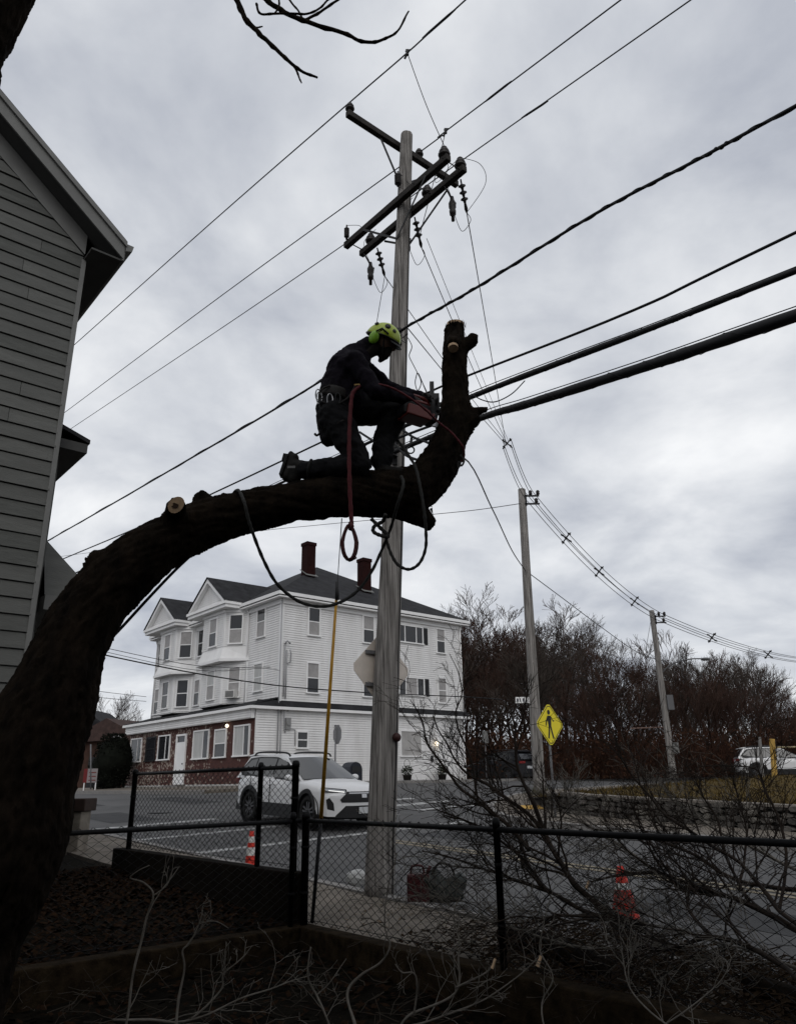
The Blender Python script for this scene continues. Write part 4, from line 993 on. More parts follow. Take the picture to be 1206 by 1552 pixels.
for n0, pts in ((nA, [(640, 58), (690, 14)]), (nB_, [(735, 154), (775, 123)]), (nC, [(790, 179), (830, 153)])):
    a, b_ = pn(*pts[0], n0), pn(*pts[1], n0); g = MB(); g.tube([a, a + (b_ - a) * .2, a + (b_ - a) * .8, b_], [0.013, 0.021, 0.021, 0.013], 8)
    tag(g.build('splice_sleeve', CABLE, None, True), {nA: 'dark splice sleeve on the leftmost power line near the top edge', nB_: 'dark splice sleeve on the middle power line', nC: 'dark splice sleeve on the right power line'}[n0], 'splice', 'splice sleeves')
line('neutral_line', 'twisted black neutral cable crossing just above the helmet', along([(67, 823), (170, 764), (280, 700), (395, 633), (495, 572), (612, 498), (720, 437), (900, 325), (1060, 240), (1206, 160)], 1.83), 0.022)
g = MB(); ctr = spline(along([(67, 823), (280, 700), (495, 572), (612, 498), (720, 437), (900, 325), (1060, 240), (1206, 160)], 1.83, 1, 5), 40); tw = []
for i, p in enumerate(ctr):
    a = i * 0.55; tw.append(p + ND * (0.02 * math.cos(a)) + V((0, 0, 0.02 * math.sin(a))))
g.tube(tw, 0.011, 5); tag(g.build('twisted_conductor', CABLE, None, True), 'thin conductor wound round the cable above the helmet', 'cable', 'overhead lines')
line('communication_cable', 'thin black cable just above the two thick cable bundles', along([(70, 858), (215, 797), (350, 735), (500, 664), (655, 592), (720, 565), (960, 470), (1206, 352)], 1.74), 0.017)
line('communication_cable', 'thick black lashed cable, middle one right of the cut stub', along([(83, 882), (240, 815), (430, 730), (600, 652), (715, 601), (860, 545), (1000, 492), (1206, 410)], 1.73), 0.03, rads=[0.02, 0.02, 0.02, 0.022, 0.028, 0.036, 0.04, 0.033, 0.033, 0.033])
line('communication_cable', 'thickest black cable bundle, lowest one right of the cut stub', along([(240, 860), (430, 762), (600, 684), (730, 633), (800, 612), (1000, 548), (1206, 478)], 1.72), 0.05, rads=[0.03, 0.03, 0.03, 0.035, 0.045, 0.055, 0.062, 0.066, 0.066])
line('messenger_wire', 'thin wire lying on top of the thickest cable bundle', along([(430, 758), (600, 678), (730, 624), (800, 602), (1000, 536), (1206, 464)], 1.72), 0.006)
line('messenger_wire', 'thin wire lying on top of the middle cable bundle', along([(430, 726), (600, 647), (715, 594), (860, 538), (1000, 486), (1206, 404)], 1.73), 0.006)
# drip loop under the middle bundle, slack cable by the pole
line('drip_loop', 'slack black cable loop hanging below the middle bundle right of the stub', [pn(x, y, 1.70) for x, y in ((795, 577), (775, 597), (750, 609), (730, 606), (714, 597))], 0.008)
for k_, pts, lab in ((0, [(595, 640), (625, 662), (650, 672), (690, 700)], 'black cable slanting down behind the arborist knee'), (1, [(600, 665), (640, 650), (690, 632)], 'black slack cable behind the chainsaw'),
                (2, [(598, 672), (615, 690), (640, 700), (672, 716)], 'black drooping cable between pole and cut stub'), (3, [(545, 655), (565, 668), (598, 690)], 'black cable showing between the arborist legs')):
    line('slack_cable', lab, [pn(x, y, 1.70) for x, y in pts], 0.02, group='slack cables at the pole')
g = MB(); c = pn(622, 682, 1.70); g.tube([c + V((0.055 * math.cos(q), 0, 0.055 * math.sin(q))) for q in [i * math.pi / 8 for i in range(16)]], 0.012, 6, closed=True); g.tube([c + V((0, 0, .05)), c + V((0.02, 0, 0.2))], 0.02, 6)
tag(g.build('cable_clamp', IRON, None, True), 'dark ring-shaped cable clamp hanging right of the pole behind the limb', 'clamp')
# terminal box and coiled tails where the stub meets the lines
c = pn(655, 612, 1.70); g = MB(); g.box((c.x - 0.10, c.y - 0.06, c.z - 0.16), (c.x + 0.10, c.y + 0.06, c.z + 0.14)); g.box((c.x - 0.03, c.y - 0.05, c.z + 0.14), (c.x + 0.03, c.y + 0.05, c.z + 0.34)); g.tube([c + V((-0.2, 0, -0.1)), c + V((0.25, 0, 0.02))], 0.035, 8)
tag(g.build('splice_case', CABLE), 'black cable splice case on the bundle left of the cut stub', 'cable box')
for k_, pts in enumerate(([(617, 505), (612, 512), (616, 520), (608, 514), (618, 506)], [(618, 512), (624, 525), (620, 538), (622, 545)], [(622, 545), (640, 580), (655, 612)], [(632, 565), (629, 580), (633, 592), (638, 580), (634, 566), (646, 595), (650, 608)])):
    line('pigtail_wire', ('small curled wire tail on the pole beside the helmet', 'short hooked wire tail below the helmet line on the pole', 'thin wire running from the pole down to the splice case', 'thin wire loop above the splice case')[k_], [pn(x, y, 1.70) for x, y in pts], 0.007, group='wire tails at the pole')

# lines from the pole head to the second pole, gathered by spacers
def p12(x, y): return on_plane(x, y, V((0.28, 10.9, 0)), V((d12.y, -d12.x, 0)))
gather = p12(768, 672)
for k_, (e, mid) in enumerate(zip(strain_end, ((738, 500), (702, 520), (690, 560)))):
    m1 = e + (gather - e) * 0.5 + V((0, 0, -0.12))
    line('spacer_cable', ('thin line from the right end of the double arms to the cable spacer', 'thin line from the middle of the double arms to the cable spacer', 'thin line from the left end of the double arms to the cable spacer')[k_], [e, m1, gather + V((0.05 * (k_ - 1), 0, 0.06 * (1 - k_)))], 0.009, group='lines to the second pole', n=10)
p_m = on_pole(7.1) + RGT * 0.12
line('spacer_cable', 'thin line from high on the pole shaft to the cable spacer', [p_m, p_m + (gather - p_m) * .5 + V((0, 0, -.1)), gather - V((0, 0, 0.1))], 0.009, group='lines to the second pole')
line('spacer_cable', 'fine grey line beside the middle line to the cable spacer', [strain_end[1] + V((0.1, 0, 0.2)), strain_end[1] + (gather - strain_end[1]) * .5 + V((0.12, 0, -0.02)), gather + V((0.06, 0, 0.05))], 0.006, group='lines to the second pole')
def spacer(p, d, label, k=1.0):
    x = d.cross(V((0, 0, 1))).normalized(); g = MB()
    for a in range(4):
        an = math.pi / 4 + a * math.pi / 2; q = p + x * (0.17 * k * math.cos(an)) + V((0, 0, 0.17 * k * math.sin(an)))
        g.tube([p, q, q + (q - p) * 0.35 + d * 0.05], [0.022 * k, 0.022 * k, 0.014 * k], 6); g.tube([q - d * 0.07 * k, q + d * 0.07 * k], 0.03 * k, 6)
    g.tube([p - d * 0.03, p + d * 0.03], 0.04 * k, 8)
    tag(g.build('cable_spacer', IRON, None, True), label, 'cable spacer', 'cable spacers')
spacer(gather, d12, 'dark four-armed cable spacer on the lines right of the stub', 1.0)
P3B, P3T = V((12.71, 37.83, -0.1)), V((12.68, 37.8, 7.86))
p2a = P2T + V((0.30, -0.1, -0.35)); p3a = P3T + V((0.35, 0, -0.3))
d23 = (p3a - p2a); d23.z = 0; d23.normalize(); x23 = V((d23.y, -d23.x, 0))
p4 = at(1290, 1000, 62); d34 = (p4 - p3a).normalized(); x34 = V((d34.y, -d34.x, 0)).normalized()
def sagged(a, b_, sag, n=10): return [a + (b_ - a) * (i / n) + V((0, 0, -4 * sag * (i / n) * (1 - i / n))) for i in range(n + 1)]
x12 = V((d12.y, -d12.x, 0))
def off4(k_, x): return x * (0.14 if k_ in (0, 2) else -0.14) + V((0, 0, 0.14 if k_ < 2 else -0.14))
for k_ in range(4):
    nm = ('upper left', 'upper right', 'lower left', 'lower right')[k_]
    line('bundled_conductor', '%s thin conductor between the cable spacer and the second pole' % nm, sagged(gather + off4(k_, x12), p2a + off4(k_, x12), 0.25), 0.012, CABLE, 'bundled conductors', 4)
    line('bundled_conductor', '%s grey conductor from the second pole down to the leaning third pole' % nm, sagged(p2a + off4(k_, x23), p3a + off4(k_, x23), 0.55), 0.014, CABLEG, 'bundled conductors', 4)
    line('bundled_conductor', '%s grey conductor leaving the third pole towards the right edge' % nm, sagged(p3a + off4(k_, x34), p4 + off4(k_, x34), 0.9), 0.016, CABLEG, 'bundled conductors', 4)
for px, lab in ((857, 'nearest to the second pole'), (907, 'in the middle between second and third pole'), (960, 'nearest to the third pole')):
    best = min(sagged(p2a, p3a, 0.55, 60), key=lambda p: abs(IMG_W / 2 + FPX * p.dot(RGT) / p.dot(FWD) - px)); spacer(best, d23, 'dark cable spacer %s' % lab, 1.25)
for px, lab in ((1080, 'just right of the third pole'), (1165, 'near the right edge')):
    best = min(sagged(p3a, p4, 0.9, 60), key=lambda p: abs(IMG_W / 2 + FPX * p.dot(RGT) / p.dot(FWD) - px)); spacer(best, d34, 'dark cable spacer on the grey lines %s' % lab, 1.5)
# lower messenger with telephone drop
q1 = p12(700, 692); q2 = p12(745, 770); q3 = V((4.60, 26.85, at(801, 866, 27).z))
line('lashed_cable', 'wavy black cable from the tree stub down to the middle of the second pole', [on_pole(4.3) + V((0.1, 0.2, 0)), q1, q2, q1 + (q3 - q1) * .68 + V((0, 0, -0.15)), q3], 0.018, group='lines to the second pole')
line('lashed_cable', 'dark cable sloping from the second pole towards the woods', [q3] + [at(x, y, d) for x, y, d in ((850, 905, 30.5), (910, 950, 34.5), (968, 990, 38.5), (1010, 1003, 44))], 0.016, group='lines to the second pole')
tag(line('service_drop', 'thin pale service wire running left from the second pole top', [P2T + V((-0.1, -0.1, -0.6)), at(720, 773, 28), at(640, 781, 31), at(480, 796, 37), at(350, 810, 42), at(65, 847, 60), at(-40, 862, 70)], 0.014, CABLEG), 'thin pale service wire running left from the second pole top', 'cable', 'overhead lines')
# service drops to the white house
for k_, (pts, r, lab) in enumerate(((((120, 982, 30), (165, 994, 31), (300, 1021, 33), (430, 1040, 36), (560, 1050, 38), (700, 1056, 41), (760, 1060, 43)), 0.028, 'thick black cable crossing the front of the white house'),
        (((120, 970, 32), (165, 983, 33), (300, 1009, 35), (410, 1011, 37.6)), 0.014, 'upper thin service wire ending at the white house corner'),
        (((120, 976, 32), (165, 989, 33), (300, 1016, 35), (395, 1013, 37.5), (424, 1016, 37.9)), 0.012, 'lower thin service wire ending at the white house corner'),
        (((100, 1040, 60), (160, 1049, 62), (222, 1056, 64)), 0.02, 'faint upper wire low in the sky left of the white house'), (((100, 1050, 60), (160, 1058, 62), (222, 1063, 64)), 0.02, 'faint lower wire low in the sky left of the white house'))):
    line('service_wire', lab, [at(*q) for q in pts], r, group='service wires')
line('tree_side_cable', 'dark cable strung along the underside of the curved trunk at left', [at(x, y, q) for x, y, q in ((150, 985, 5.30), (180, 956, 5.42), (225, 907, 5.46), (266, 864, 5.50), (296, 836, 5.52))], 0.011, group='climbing ropes')
# jumpers hanging from the street lines to the pole head
a = pn(617, 80, nA); line('tap_wire', 'thin tap wire from the leftmost power line down to the double arms', [a, a + (sn(-0.7, n_p - .185, AZ + .33) - a) * .5 + V((0.0, 0, -0.1)), sn(-0.7, n_p - .185, AZ + .33)], 0.007, group='tap wires')
b_ = pn(675, 199, nB_); line('tap_wire', 'thin tap wire dropping from the middle power line past the double arms', [b_, b_ + (sn(0.3, n_p + .25, AZ - .3) - b_) * .5 + V((0, 0, -.03)), sn(0.5, n_p + .3, AZ - .55)], 0.007, group='tap wires')
line('tap_wire', 'thin wire hanging down left of the pole above the helmet', [strain_end[2] + V((0, 0, -0.02)), at(581, 430, 12.2), at(572, 482, 12.4), at(566, 520, 12.5)], 0.006, group='tap wires')
for p, lab in ((a, 'left'), (b_, 'middle')):
    g = MB(); g.bar(p + V((0, 0, -0.05)), p + V((0, 0, 0.06)), 0.04, 0.05); g.bar(p - SD * 0.05 + V((0, 0, .02)), p + SD * 0.07 + V((0, 0, -.07)), 0.025, 0.03); g.tube([p + V((-0.03, 0, 0.03)), p + V((0.05, 0, 0.07))], 0.012, 6)
    tag(g.build('line_clamp', IRON), 'dark clamp on the %s power line above the pole' % lab, 'clamp', 'line clamps')

# ------------------------------------------------------------------ second and third poles
def far_pole(B, T, r0, r1, label, seed):
    t_ = thing('utility_pole', label, 'utility pole', B); pole_mesh(B, T, r0, r1, seed, 14, 24).build('pole_shaft', POLEW, t_, True)
    g = MB(); d = V((1, 0, 0))
    for z in (-0.30, -0.62):
        g.bar(T + V((0.05, -0.1, z)), T + V((0.62, -0.1, z)), 0.05, 0.06)
    g.bar(T + V((0.12, -0.1, -0.70)), T + V((0.12, -0.1, -0.25)), 0.05, 0.05); g.build_each('bracket', IRON, t_)
    for dx_, z in ((0.3, -0.27), (0.58, -0.27), (0.5, -0.59)):
        g = MB(); g.lathe(T + V((dx_, -0.1, z)), [(0, 0), (0.03, 0), (0.08, 0.04), (0.05, 0.09), (0.08, 0.12), (0.04, 0.19), (0, 0.2)], 10); g.build('insulator', PORC, t_, True)
    return t_
u2 = far_pole(P2B, P2T, 0.20, 0.14, 'wooden utility pole standing behind the yellow pedestrian sign', 11.0)
u3 = far_pole(P3B, P3T, 0.17, 0.13, 'leaning wooden utility pole in front of the bare woods', 17.0)
g = MB(); q = P3T + (P3B - P3T) * 0.40; g.tube(spline([q, q + V((0.5, -0.3, 0.45)), q + V((1.2, -0.8, 0.62)), q + V((1.7, -1.1, 0.60))], 5), 0.03, 6); g.ball(q + V((1.85, -1.2, 0.56)), 0.16, 10, 6, (1.5, 1.0, 0.5)); g.build('street_light_arm', CABLEG, u3, True)
q = P3T + (P3B - P3T) * 0.56; g = MB(); g.box((q.x + 0.12, q.y - 0.2, q.z - 0.4), (q.x + 0.42, q.y + 0.1, q.z + 0.3)); g.build('equipment_box', CABLEG, u3)
q = P3T + (P3B - P3T) * 0.83; g = MB(); g.box((q.x + 0.1, q.y - 0.25, q.z - 0.25), (q.x + 0.35, q.y - 0.05, q.z + 0.25)); g.build('equipment_box', GREYTRIM, u3)
g = MB(); q = P3T + V((-0.1, 0, -0.5)); g.tube([q, at(978, 985, 37.4)], 0.012, 5); g.tube([at(978, 985, 37.4), q + V((0.1, -0.3, -2.2))], 0.012, 5); g.build('guy_wire', CABLEG, u3, True)
g = MB()
for i in range(160):                                    # grass clump at the foot of the second pole
    a = rnd.uniform(0, 6.28); r = rnd.uniform(0.15, 0.6); p = P2B + V((math.cos(a) * r, math.sin(a) * r, 0.05)); h = rnd.uniform(0.15, 0.4)
    w = V((math.sin(a), math.cos(a), 0)) * 0.02; g.add([p - w, p + w, p + V((rnd.uniform(-.1, .1), rnd.uniform(-.1, .1), h))], [(0, 1, 2)])
tag(g.build('weed_clump', mat('dull_weed', (0.05, 0.045, 0.022), 0.95, 0.4, 6), fix=False), 'dry weeds round the foot of the second utility pole', 'weeds', kind='stuff')
# street-name blade on the second pole
q = at(797, 1062, 26.8); sgn_ = thing('street_sign', 'small white street-name blade on the second utility pole', 'sign', q)
g = MB(); g.box((q.x - 0.40, q.y - 0.27, q.z - 0.1), (q.x + 0.06, q.y - 0.25, q.z + 0.1)); g.build('blade', TRIM, sgn_)
g = MB()
for i, w in enumerate((0.05, 0.03, 0.06, 0.05)): g.box((q.x - 0.36 + i * 0.1, q.y - 0.276, q.z - 0.055), (q.x - 0.36 + i * 0.1 + w, q.y - 0.271, q.z + 0.055))
g.build('lettering', mat('sign_dark', (0.02, 0.03, 0.05), 0.6), sgn_)

# ================================================================== the leaning tree being felled
def px_r(p, r_px): return r_px * p.dot(FWD) / FPX
def limb(g, spec, seg=20, n=10, seed=0.0, ridge=1.0):
    pts = [at(x, y, d) for x, y, d, r in spec]; rad = [px_r(p, s_[3]) for p, s_ in zip(pts, spec)]
    sp, rr = spline(pts, n), lerps(rad, n); b0 = len(g.v); g.tube(sp, rr, seg); return sp, rr
def roughen(me, amp, f1, seed, cl, stretch=0.35):
    """bark: ridges that run along the limb (cl: centre line samples)"""
    L = [0.0]
    for a, b_ in zip(cl, cl[1:]): L.append(L[-1] + (b_ - a).length)
    for v in me.vertices:
        p = v.co; k_ = min(range(0, len(cl), 2), key=lambda i: (cl[i] - p).length_squared)
        ax = (cl[min(k_ + 2, len(cl) - 1)] - cl[max(k_ - 2, 0)]).normalized(); r = p - cl[k_]; r = r - ax * r.dot(ax)
        if r.length < 1e-5: continue
        rn = r.normalized(); along_ = L[k_] + (p - cl[k_]).dot(ax)
        q = rn * (r.length * f1) + V((seed, 0, along_ * f1 * stretch))
        d = abs(noise.noise(q)) * -2.4 + 0.6 + abs(noise.noise(q * 0.5 + V((9, 3, 1)))) * -1.2 + noise.noise(q * 3.1) * 0.35 + noise.noise(V((p.x * 3, p.y * 3, p.z * 3))) * 0.9
        v.co = p + rn * (d * amp)
tree = thing('leaning_tree', 'big dark leaning tree trunk arching right to an upright cut stub', 'tree', V((-2.45, 5.0, -1.75)))
g = MB()
spec = [(-150, 1640, 5.05, 128), (-92, 1500, 5.06, 100), (-54, 1410, 5.08, 90), (-12, 1335, 5.1, 86), (14, 1262, 5.12, 86), (28, 1195, 5.14, 82), (46, 1130, 5.16, 78), (80, 1060, 5.2, 66), (102, 990, 5.25, 55), (132, 932, 5.3, 51), (174, 882, 5.36, 48), (230, 836, 5.44, 42),
        (290, 803, 5.52, 37.5), (355, 780, 5.6, 35), (430, 763, 5.68, 32), (520, 751, 5.75, 33.5), (590, 748, 5.82, 37), (640, 740, 5.87, 34)]
cl, _ = limb(g, spec, 24)
sp2, _ = limb(g, [(600, 750, 5.84, 34), (640, 735, 5.88, 34), (660, 712, 5.9, 31), (676, 680, 5.92, 28), (688, 645, 5.95, 25), (690, 600, 5.97, 21.5), (688, 560, 5.98, 20), (689, 525, 5.99, 17.5), (690, 494, 6.0, 14.5)], 20)
limb(g, [(608, 762, 5.86, 28), (636, 780, 5.88, 17), (656, 797, 5.88, 9)], 14)                     # torn stub pointing down
limb(g, [(690, 662, 5.95, 20), (712, 640, 5.93, 13), (722, 631, 5.92, 9)], 12); limb(g, [(696, 634, 5.95, 13), (718, 625, 5.93, 8), (738, 620, 5.9, 3.5)], 10)   # splinter pointing right
limb(g, [(692, 536, 5.97, 12), (707, 526, 5.95, 8.5), (716, 515, 5.93, 9.5), (719, 507, 5.92, 8)], 12)                    # knob at the stub's top right
limb(g, [(682, 500, 5.97, 9), (680, 494, 5.97, 5)], 8); limb(g, [(700, 500, 5.97, 8), (703, 492, 5.97, 4.5)], 8)
limb(g, [(162, 884, 5.34, 34), (150, 862, 5.30, 25), (150, 850, 5.28, 17), (158, 846, 5.28, 13)], 12); limb(g, [(205, 835, 5.42, 28), (200, 812, 5.42, 13)], 10)                       # burl
limb(g, [(262, 805, 5.45, 30), (266, 778, 5.28, 17), (267, 766, 5.14, 14.5)], 16)                   # sawn side branch
limb(g, [(300, 762, 5.55, 14), (312, 748, 5.5, 8)], 10); limb(g, [(689, 512, 5.96, 13), (687, 518, 5.87, 10.5), (686.5, 522, 5.80, 9.5)], 12)
tm = remesh(g.mesh('tmp', V((0, 0, 0))), 0.020, 1)
allcl = cl + sp2
roughen(tm, 0.016, 26.0, 4.0, allcl)
for v in tm.vertices: v.co = v.co - tree.location
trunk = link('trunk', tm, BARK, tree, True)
def cut_face(p, nrm, r, label_mat=CUT, heart=True, par=trunk, k=1.0):
    nrm = nrm.normalized(); g = MB(); x = nrm.orthogonal().normalized(); y = nrm.cross(x); ringp = []
    for i in range(18):
        a = i * math.pi / 9; ringp.append(p + nrm * 0.012 + (x * math.cos(a) + y * math.sin(a) * k) * r * (1 + 0.08 * noise.noise(V((a, p.x, 3)))))
    g.add(ringp + [q - nrm * 0.03 for q in ringp], [tuple(range(18))] + [(i, (i + 1) % 18, 18 + (i + 1) % 18, 18 + i) for i in range(18)]); o = g.build('cut_face', label_mat, par)
    if heart:
        g = MB(); rg = []
        for i in range(12):
            a = i * math.pi / 6; rg.append(p + nrm * 0.016 + (x * math.cos(a) + y * math.sin(a)) * r * (0.34 + 0.22 * noise.noise(V((a * 2, p.y * 9, 1)))) + x * r * 0.15)
        g.add(rg, [tuple(range(12))]); g.build('heartwood', CUTD, par)
c = at(267, 765, 5.10); cut_face(c, -c + V((0.15, 0, -0.1)), px_r(c, 13.5), k=0.8)
c = at(686.5, 527, 5.805); cut_face(c, V((0.03, -0.42, -1.0)), px_r(c, 7.6), heart=False)
c = at(690, 492, 6.0); cut_face(c, V((0.05, -0.1, 1)), px_r(c, 13), heart=False)
g = MB()                                                    # jagged bark flakes on the saw cut and along the right edge
for i in range(26):
    a = rnd.uniform(0, 6.28); r = px_r(c, 14.5); p = c + V((math.cos(a) * r, math.sin(a) * r, -0.02)); w = V((-math.sin(a), math.cos(a), 0)) * 0.012
    g.add([p - w - V((0, 0, .03)), p + w - V((0, 0, .03)), p + V((math.cos(a), math.sin(a), 0)) * 0.012 + V((0, 0, rnd.uniform(0.005, 0.03)))], [(0, 1, 2)])
for x, y in ((662, 742), (676, 718), (687, 700), (650, 770), (704, 656), (640, 705)):
    for k_ in range(4):
        p = at(x + rnd.uniform(-5, 5), y + rnd.uniform(-5, 5), 5.86); q = p + V((rnd.uniform(0, .03), -0.02, rnd.uniform(-.07, -.02)))
        w = V((0.012, 0, 0.006)); g.add([p - w, p + w, q], [(0, 1, 2)])
g.build('bark_flakes', BARK, trunk, fix=False, kind='stuff')

# second tree overhead: limb at the top left corner and hanging twigs
tree2 = thing('overhanging_tree', 'bare tree limb and twigs hanging into the top of the picture', 'tree', V((-5.2, 2.2, -1.75)))
g = MB()
sp3 = [V((-5.2, 2.2, -1.75)), V((-5.0, 2.3, 1.0)), V((-4.2, 2.5, 3.0)), at(-120, 130, 3.5), at(-42, 62, 3.5), at(18, -42, 3.5), at(60, -160, 3.5)]
g.tube(spline(sp3, 8), lerps([0.30, 0.26, 0.24, 0.22, 0.20, 0.18, 0.16], 8), 16)
roughen_m = g.mesh('tmp', V((0, 0, 0))); rm = remesh(roughen_m, 0.02, 1); roughen(rm, 0.012, 22.0, 9.0, spline(sp3, 8))
for v in rm.vertices: v.co = v.co - tree2.location
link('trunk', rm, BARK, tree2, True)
root = at(60, -160, 3.5)
tw = [([root, at(220, -140, 4.2), at(320, -70, 4.8), at(357, -5, 5.0), at(372, 28, 5.0), at(398, 55, 5.0), at(428, 84, 5.0), at(455, 107, 5.0), at(482, 118, 5.0)], 6.5, 1.6),
      ([at(376, 34, 5.0), at(388, 42, 5.0), at(398, 41, 5.0)], 1.8, 1.0), ([at(445, 100, 5.0), at(452, 114, 5.0), at(457, 126, 5.0)], 1.8, 1.0),
      ([at(320, -70, 4.8), at(390, -12, 5.1), at(420, 12, 5.1), at(465, 33, 5.1), at(520, 50, 5.1), at(553, 64, 5.1), at(580, 60, 5.1), at(602, 47, 5.1), at(619, 17, 5.1)], 4.6, 1.3),
      ([at(462, 32, 5.1), at(485, 18, 5.1), at(520, -6, 5.1), at(560, -40, 5.1)], 2.4, 1.6), ([at(388, 5, 5.0), at(396, 20, 5.0), at(425, 20, 5.0), at(462, 21, 5.0), at(485, 12, 5.0), at(500, -4, 5.0)], 1.8, 1.6),
      ([at(420, -8, 5.0), at(424, 8, 5.0), at(416, 20, 5.0)], 1.6, 1.2), ([at(436, -4, 5.1), at(450, 14, 5.1), at(459, 27, 5.1)], 1.6, 1.2)]
for pts, r0, r1 in tw:
    sp = spline(pts, 6); n_ = len(sp); sp = [p + V((noise.noise(p * 9), 0, noise.noise(p * 9 + V((5, 5, 5))))) * 0.012 for p in sp]
    g = MB(); g.tube(sp, [px_r(p, r0 + (r1 - r0) * i / (n_ - 1)) * (1.25 if i % 4 == 1 else 1.0) for i, p in enumerate(sp)], 6); g.build('twig', BARK, tree2, True)

# ================================================================== bare trees: a small grower
def grow(g, p, d, L, r, lev, R, spread=0.55, up=0.12, kids=(4, 5, 5, 5), seg=(7, 5, 4, 3, 3), wob=0.12, rmin=0.004, tips=None):
    n_ = 5 if lev == 0 else (4 if lev < 3 else 2); pts = [p]; dirs = [d]
    for i in range(n_):
        d = (d + V((R.gauss(0, wob), R.gauss(0, wob), R.gauss(0, wob) + up * 0.5))).normalized(); p = p + d * (L / n_); pts.append(p); dirs.append(d)
    tp = 0.45 if lev < len(kids) else 0.3
    g.tube(pts, [max(r * (1 - (1 - tp) * i / n_), rmin) for i in range(n_ + 1)], seg[min(lev, len(seg) - 1)], cap=False)
    if lev >= len(kids): return
    k_ = kids[lev]
    for i in range(k_):
        t_ = (0.35 if lev else 0.25) + 0.65 * (i + R.random() * 0.7) / k_; t_ = min(t_, 1.0); f = t_ * n_; j = min(int(f), n_ - 1); q = pts[j] + (pts[j + 1] - pts[j]) * (f - j)
        dd = dirs[j]; sd = V((R.gauss(0, 1), R.gauss(0, 1), R.gauss(0, 0.6))); sd = (sd - dd * sd.dot(dd)).normalized()
        a = spread * R.uniform(0.7, 1.3); nd = (dd * math.cos(a) + sd * math.sin(a) + V((0, 0, up))).normalized()
        grow(g, q, nd, L * R.uniform(0.5, 0.72) * (1.12 - 0.35 * t_), max(r * (1 - 0.5 * t_) * 0.62, rmin), lev + 1, R, spread, up, kids, seg, wob, rmin)
def bare_tree(seed, h, kids=(7, 5, 5, 4), spread=0.55, up=0.14, rmin=0.009, stems=1):
    R = random.Random(seed); tg, cg = MB(), MB()
    for s_ in range(stems):
        d = V((R.gauss(0, 0.12 * stems), R.gauss(0, 0.12 * stems), 1)).normalized(); p = V((R.gauss(0, 0.25) * (stems > 1), R.gauss(0, 0.25) * (stems > 1), 0)); pts = [p]; n_ = 7; L = h * R.uniform(0.62, 0.8)
        for i in range(n_): d = (d + V((R.gauss(0, 0.06), R.gauss(0, 0.06), 0.04))).normalized(); p = p + d * L / n_; pts.append(p)
        r = h * 0.014 / (stems ** 0.35); tg.tube(pts, [r * (1 - 0.75 * i / n_) for i in range(n_ + 1)], 8)
        nb = 11 if stems == 1 else 6
        for i in range(nb):
            t_ = 0.26 + 0.74 * (i + R.random()) / nb; t_ = min(t_, 1); f = t_ * n_; j = min(int(f), n_ - 1); q = pts[j] + (pts[j + 1] - pts[j]) * (f - j); a = R.uniform(0, 6.28)
            nd = V((math.cos(a) * 0.7, math.sin(a) * 0.7, 0.75 + 0.5 * t_)).normalized()
            grow(cg, q, nd, h * (0.44 - 0.2 * t_), r * (0.55 - 0.3 * t_), 1, R, spread, up, kids, (5, 4, 3, 3, 3), 0.13, rmin)
    return tg, cg

# ------------------------------------------------------------------ the bare wood behind the bank
protos = []
for k_, (sd_, h, st, sp_) in enumerate(((21, 10.0, 1, 0.5), (22, 9.5, 3, 0.5), (23, 10.5, 1, 0.62), (24, 8.5, 4, 0.55), (25, 10.0, 2, 0.5))):
    tg, cg = bare_tree(sd_, h, kids=(6, 5, 5, 4), spread=sp_, stems=st, rmin=0.0085)
    r_ = thing('bare_tree', 'bare tree of the dense reddish-brown wood behind the grass bank', 'tree', (0, 0, 0), 'bare trees of the wood')
    tg.build('trunk', BARKT if st == 1 else BARKD, r_, True, fix=False); cg.build('crown', BARKG if k_ in (0, 2, 4) else BARKW, r_, False, fix=False); protos.append((r_, h))
used = set(); spots = []
Rw = random.Random(5)
tops = [(700, 925), (740, 925), (790, 958), (830, 950), (900, 955), (950, 962), (985, 985), (1040, 985), (1100, 982), (1150, 1000), (1206, 1030), (1330, 1050)]
def top_at(x):
    for (a, b_), (c, d) in zip(tops, tops[1:]):
        if a <= x <= c: return b_ + (d - b_) * (x - a) / (c - a)
    return 1050
for row, (D, n_) in enumerate(((50, 11), (56, 13), (63, 13), (72, 12), (84, 12))):
    for i in range(n_):
        px = 690 + (1290 - 690) * (i + Rw.uniform(0.1, 0.9)) / n_
        if row == 0 and px < 800: continue
        d = D + Rw.uniform(-2, 2); c = at(px, 1180, d); zt = at(px, top_at(min(px, 1320)), d).z
        h = (zt + 0.1) * Rw.uniform(0.58, 1.03) * (0.84, 0.92, 0.97, 1.0, 0.95)[row]; spots.append((c.x, c.y, h))
for x, y, h in spots:
    k_ = Rw.randrange(5); r_, h0 = protos[k_]
    o = r_ if k_ not in used else copy_tree(r_); used.add(k_)
    s_ = h / (h0 * 0.93); o.location = (x, y, -0.1); o.rotation_euler = (0, 0, Rw.uniform(0, 6.28)); o.scale = (s_ * Rw.uniform(0.95, 1.25), s_ * Rw.uniform(0.95, 1.25), s_)
for k_ in range(5):
    if k_ not in used: protos[k_][0].location = (30, 75 + k_, -0.1)
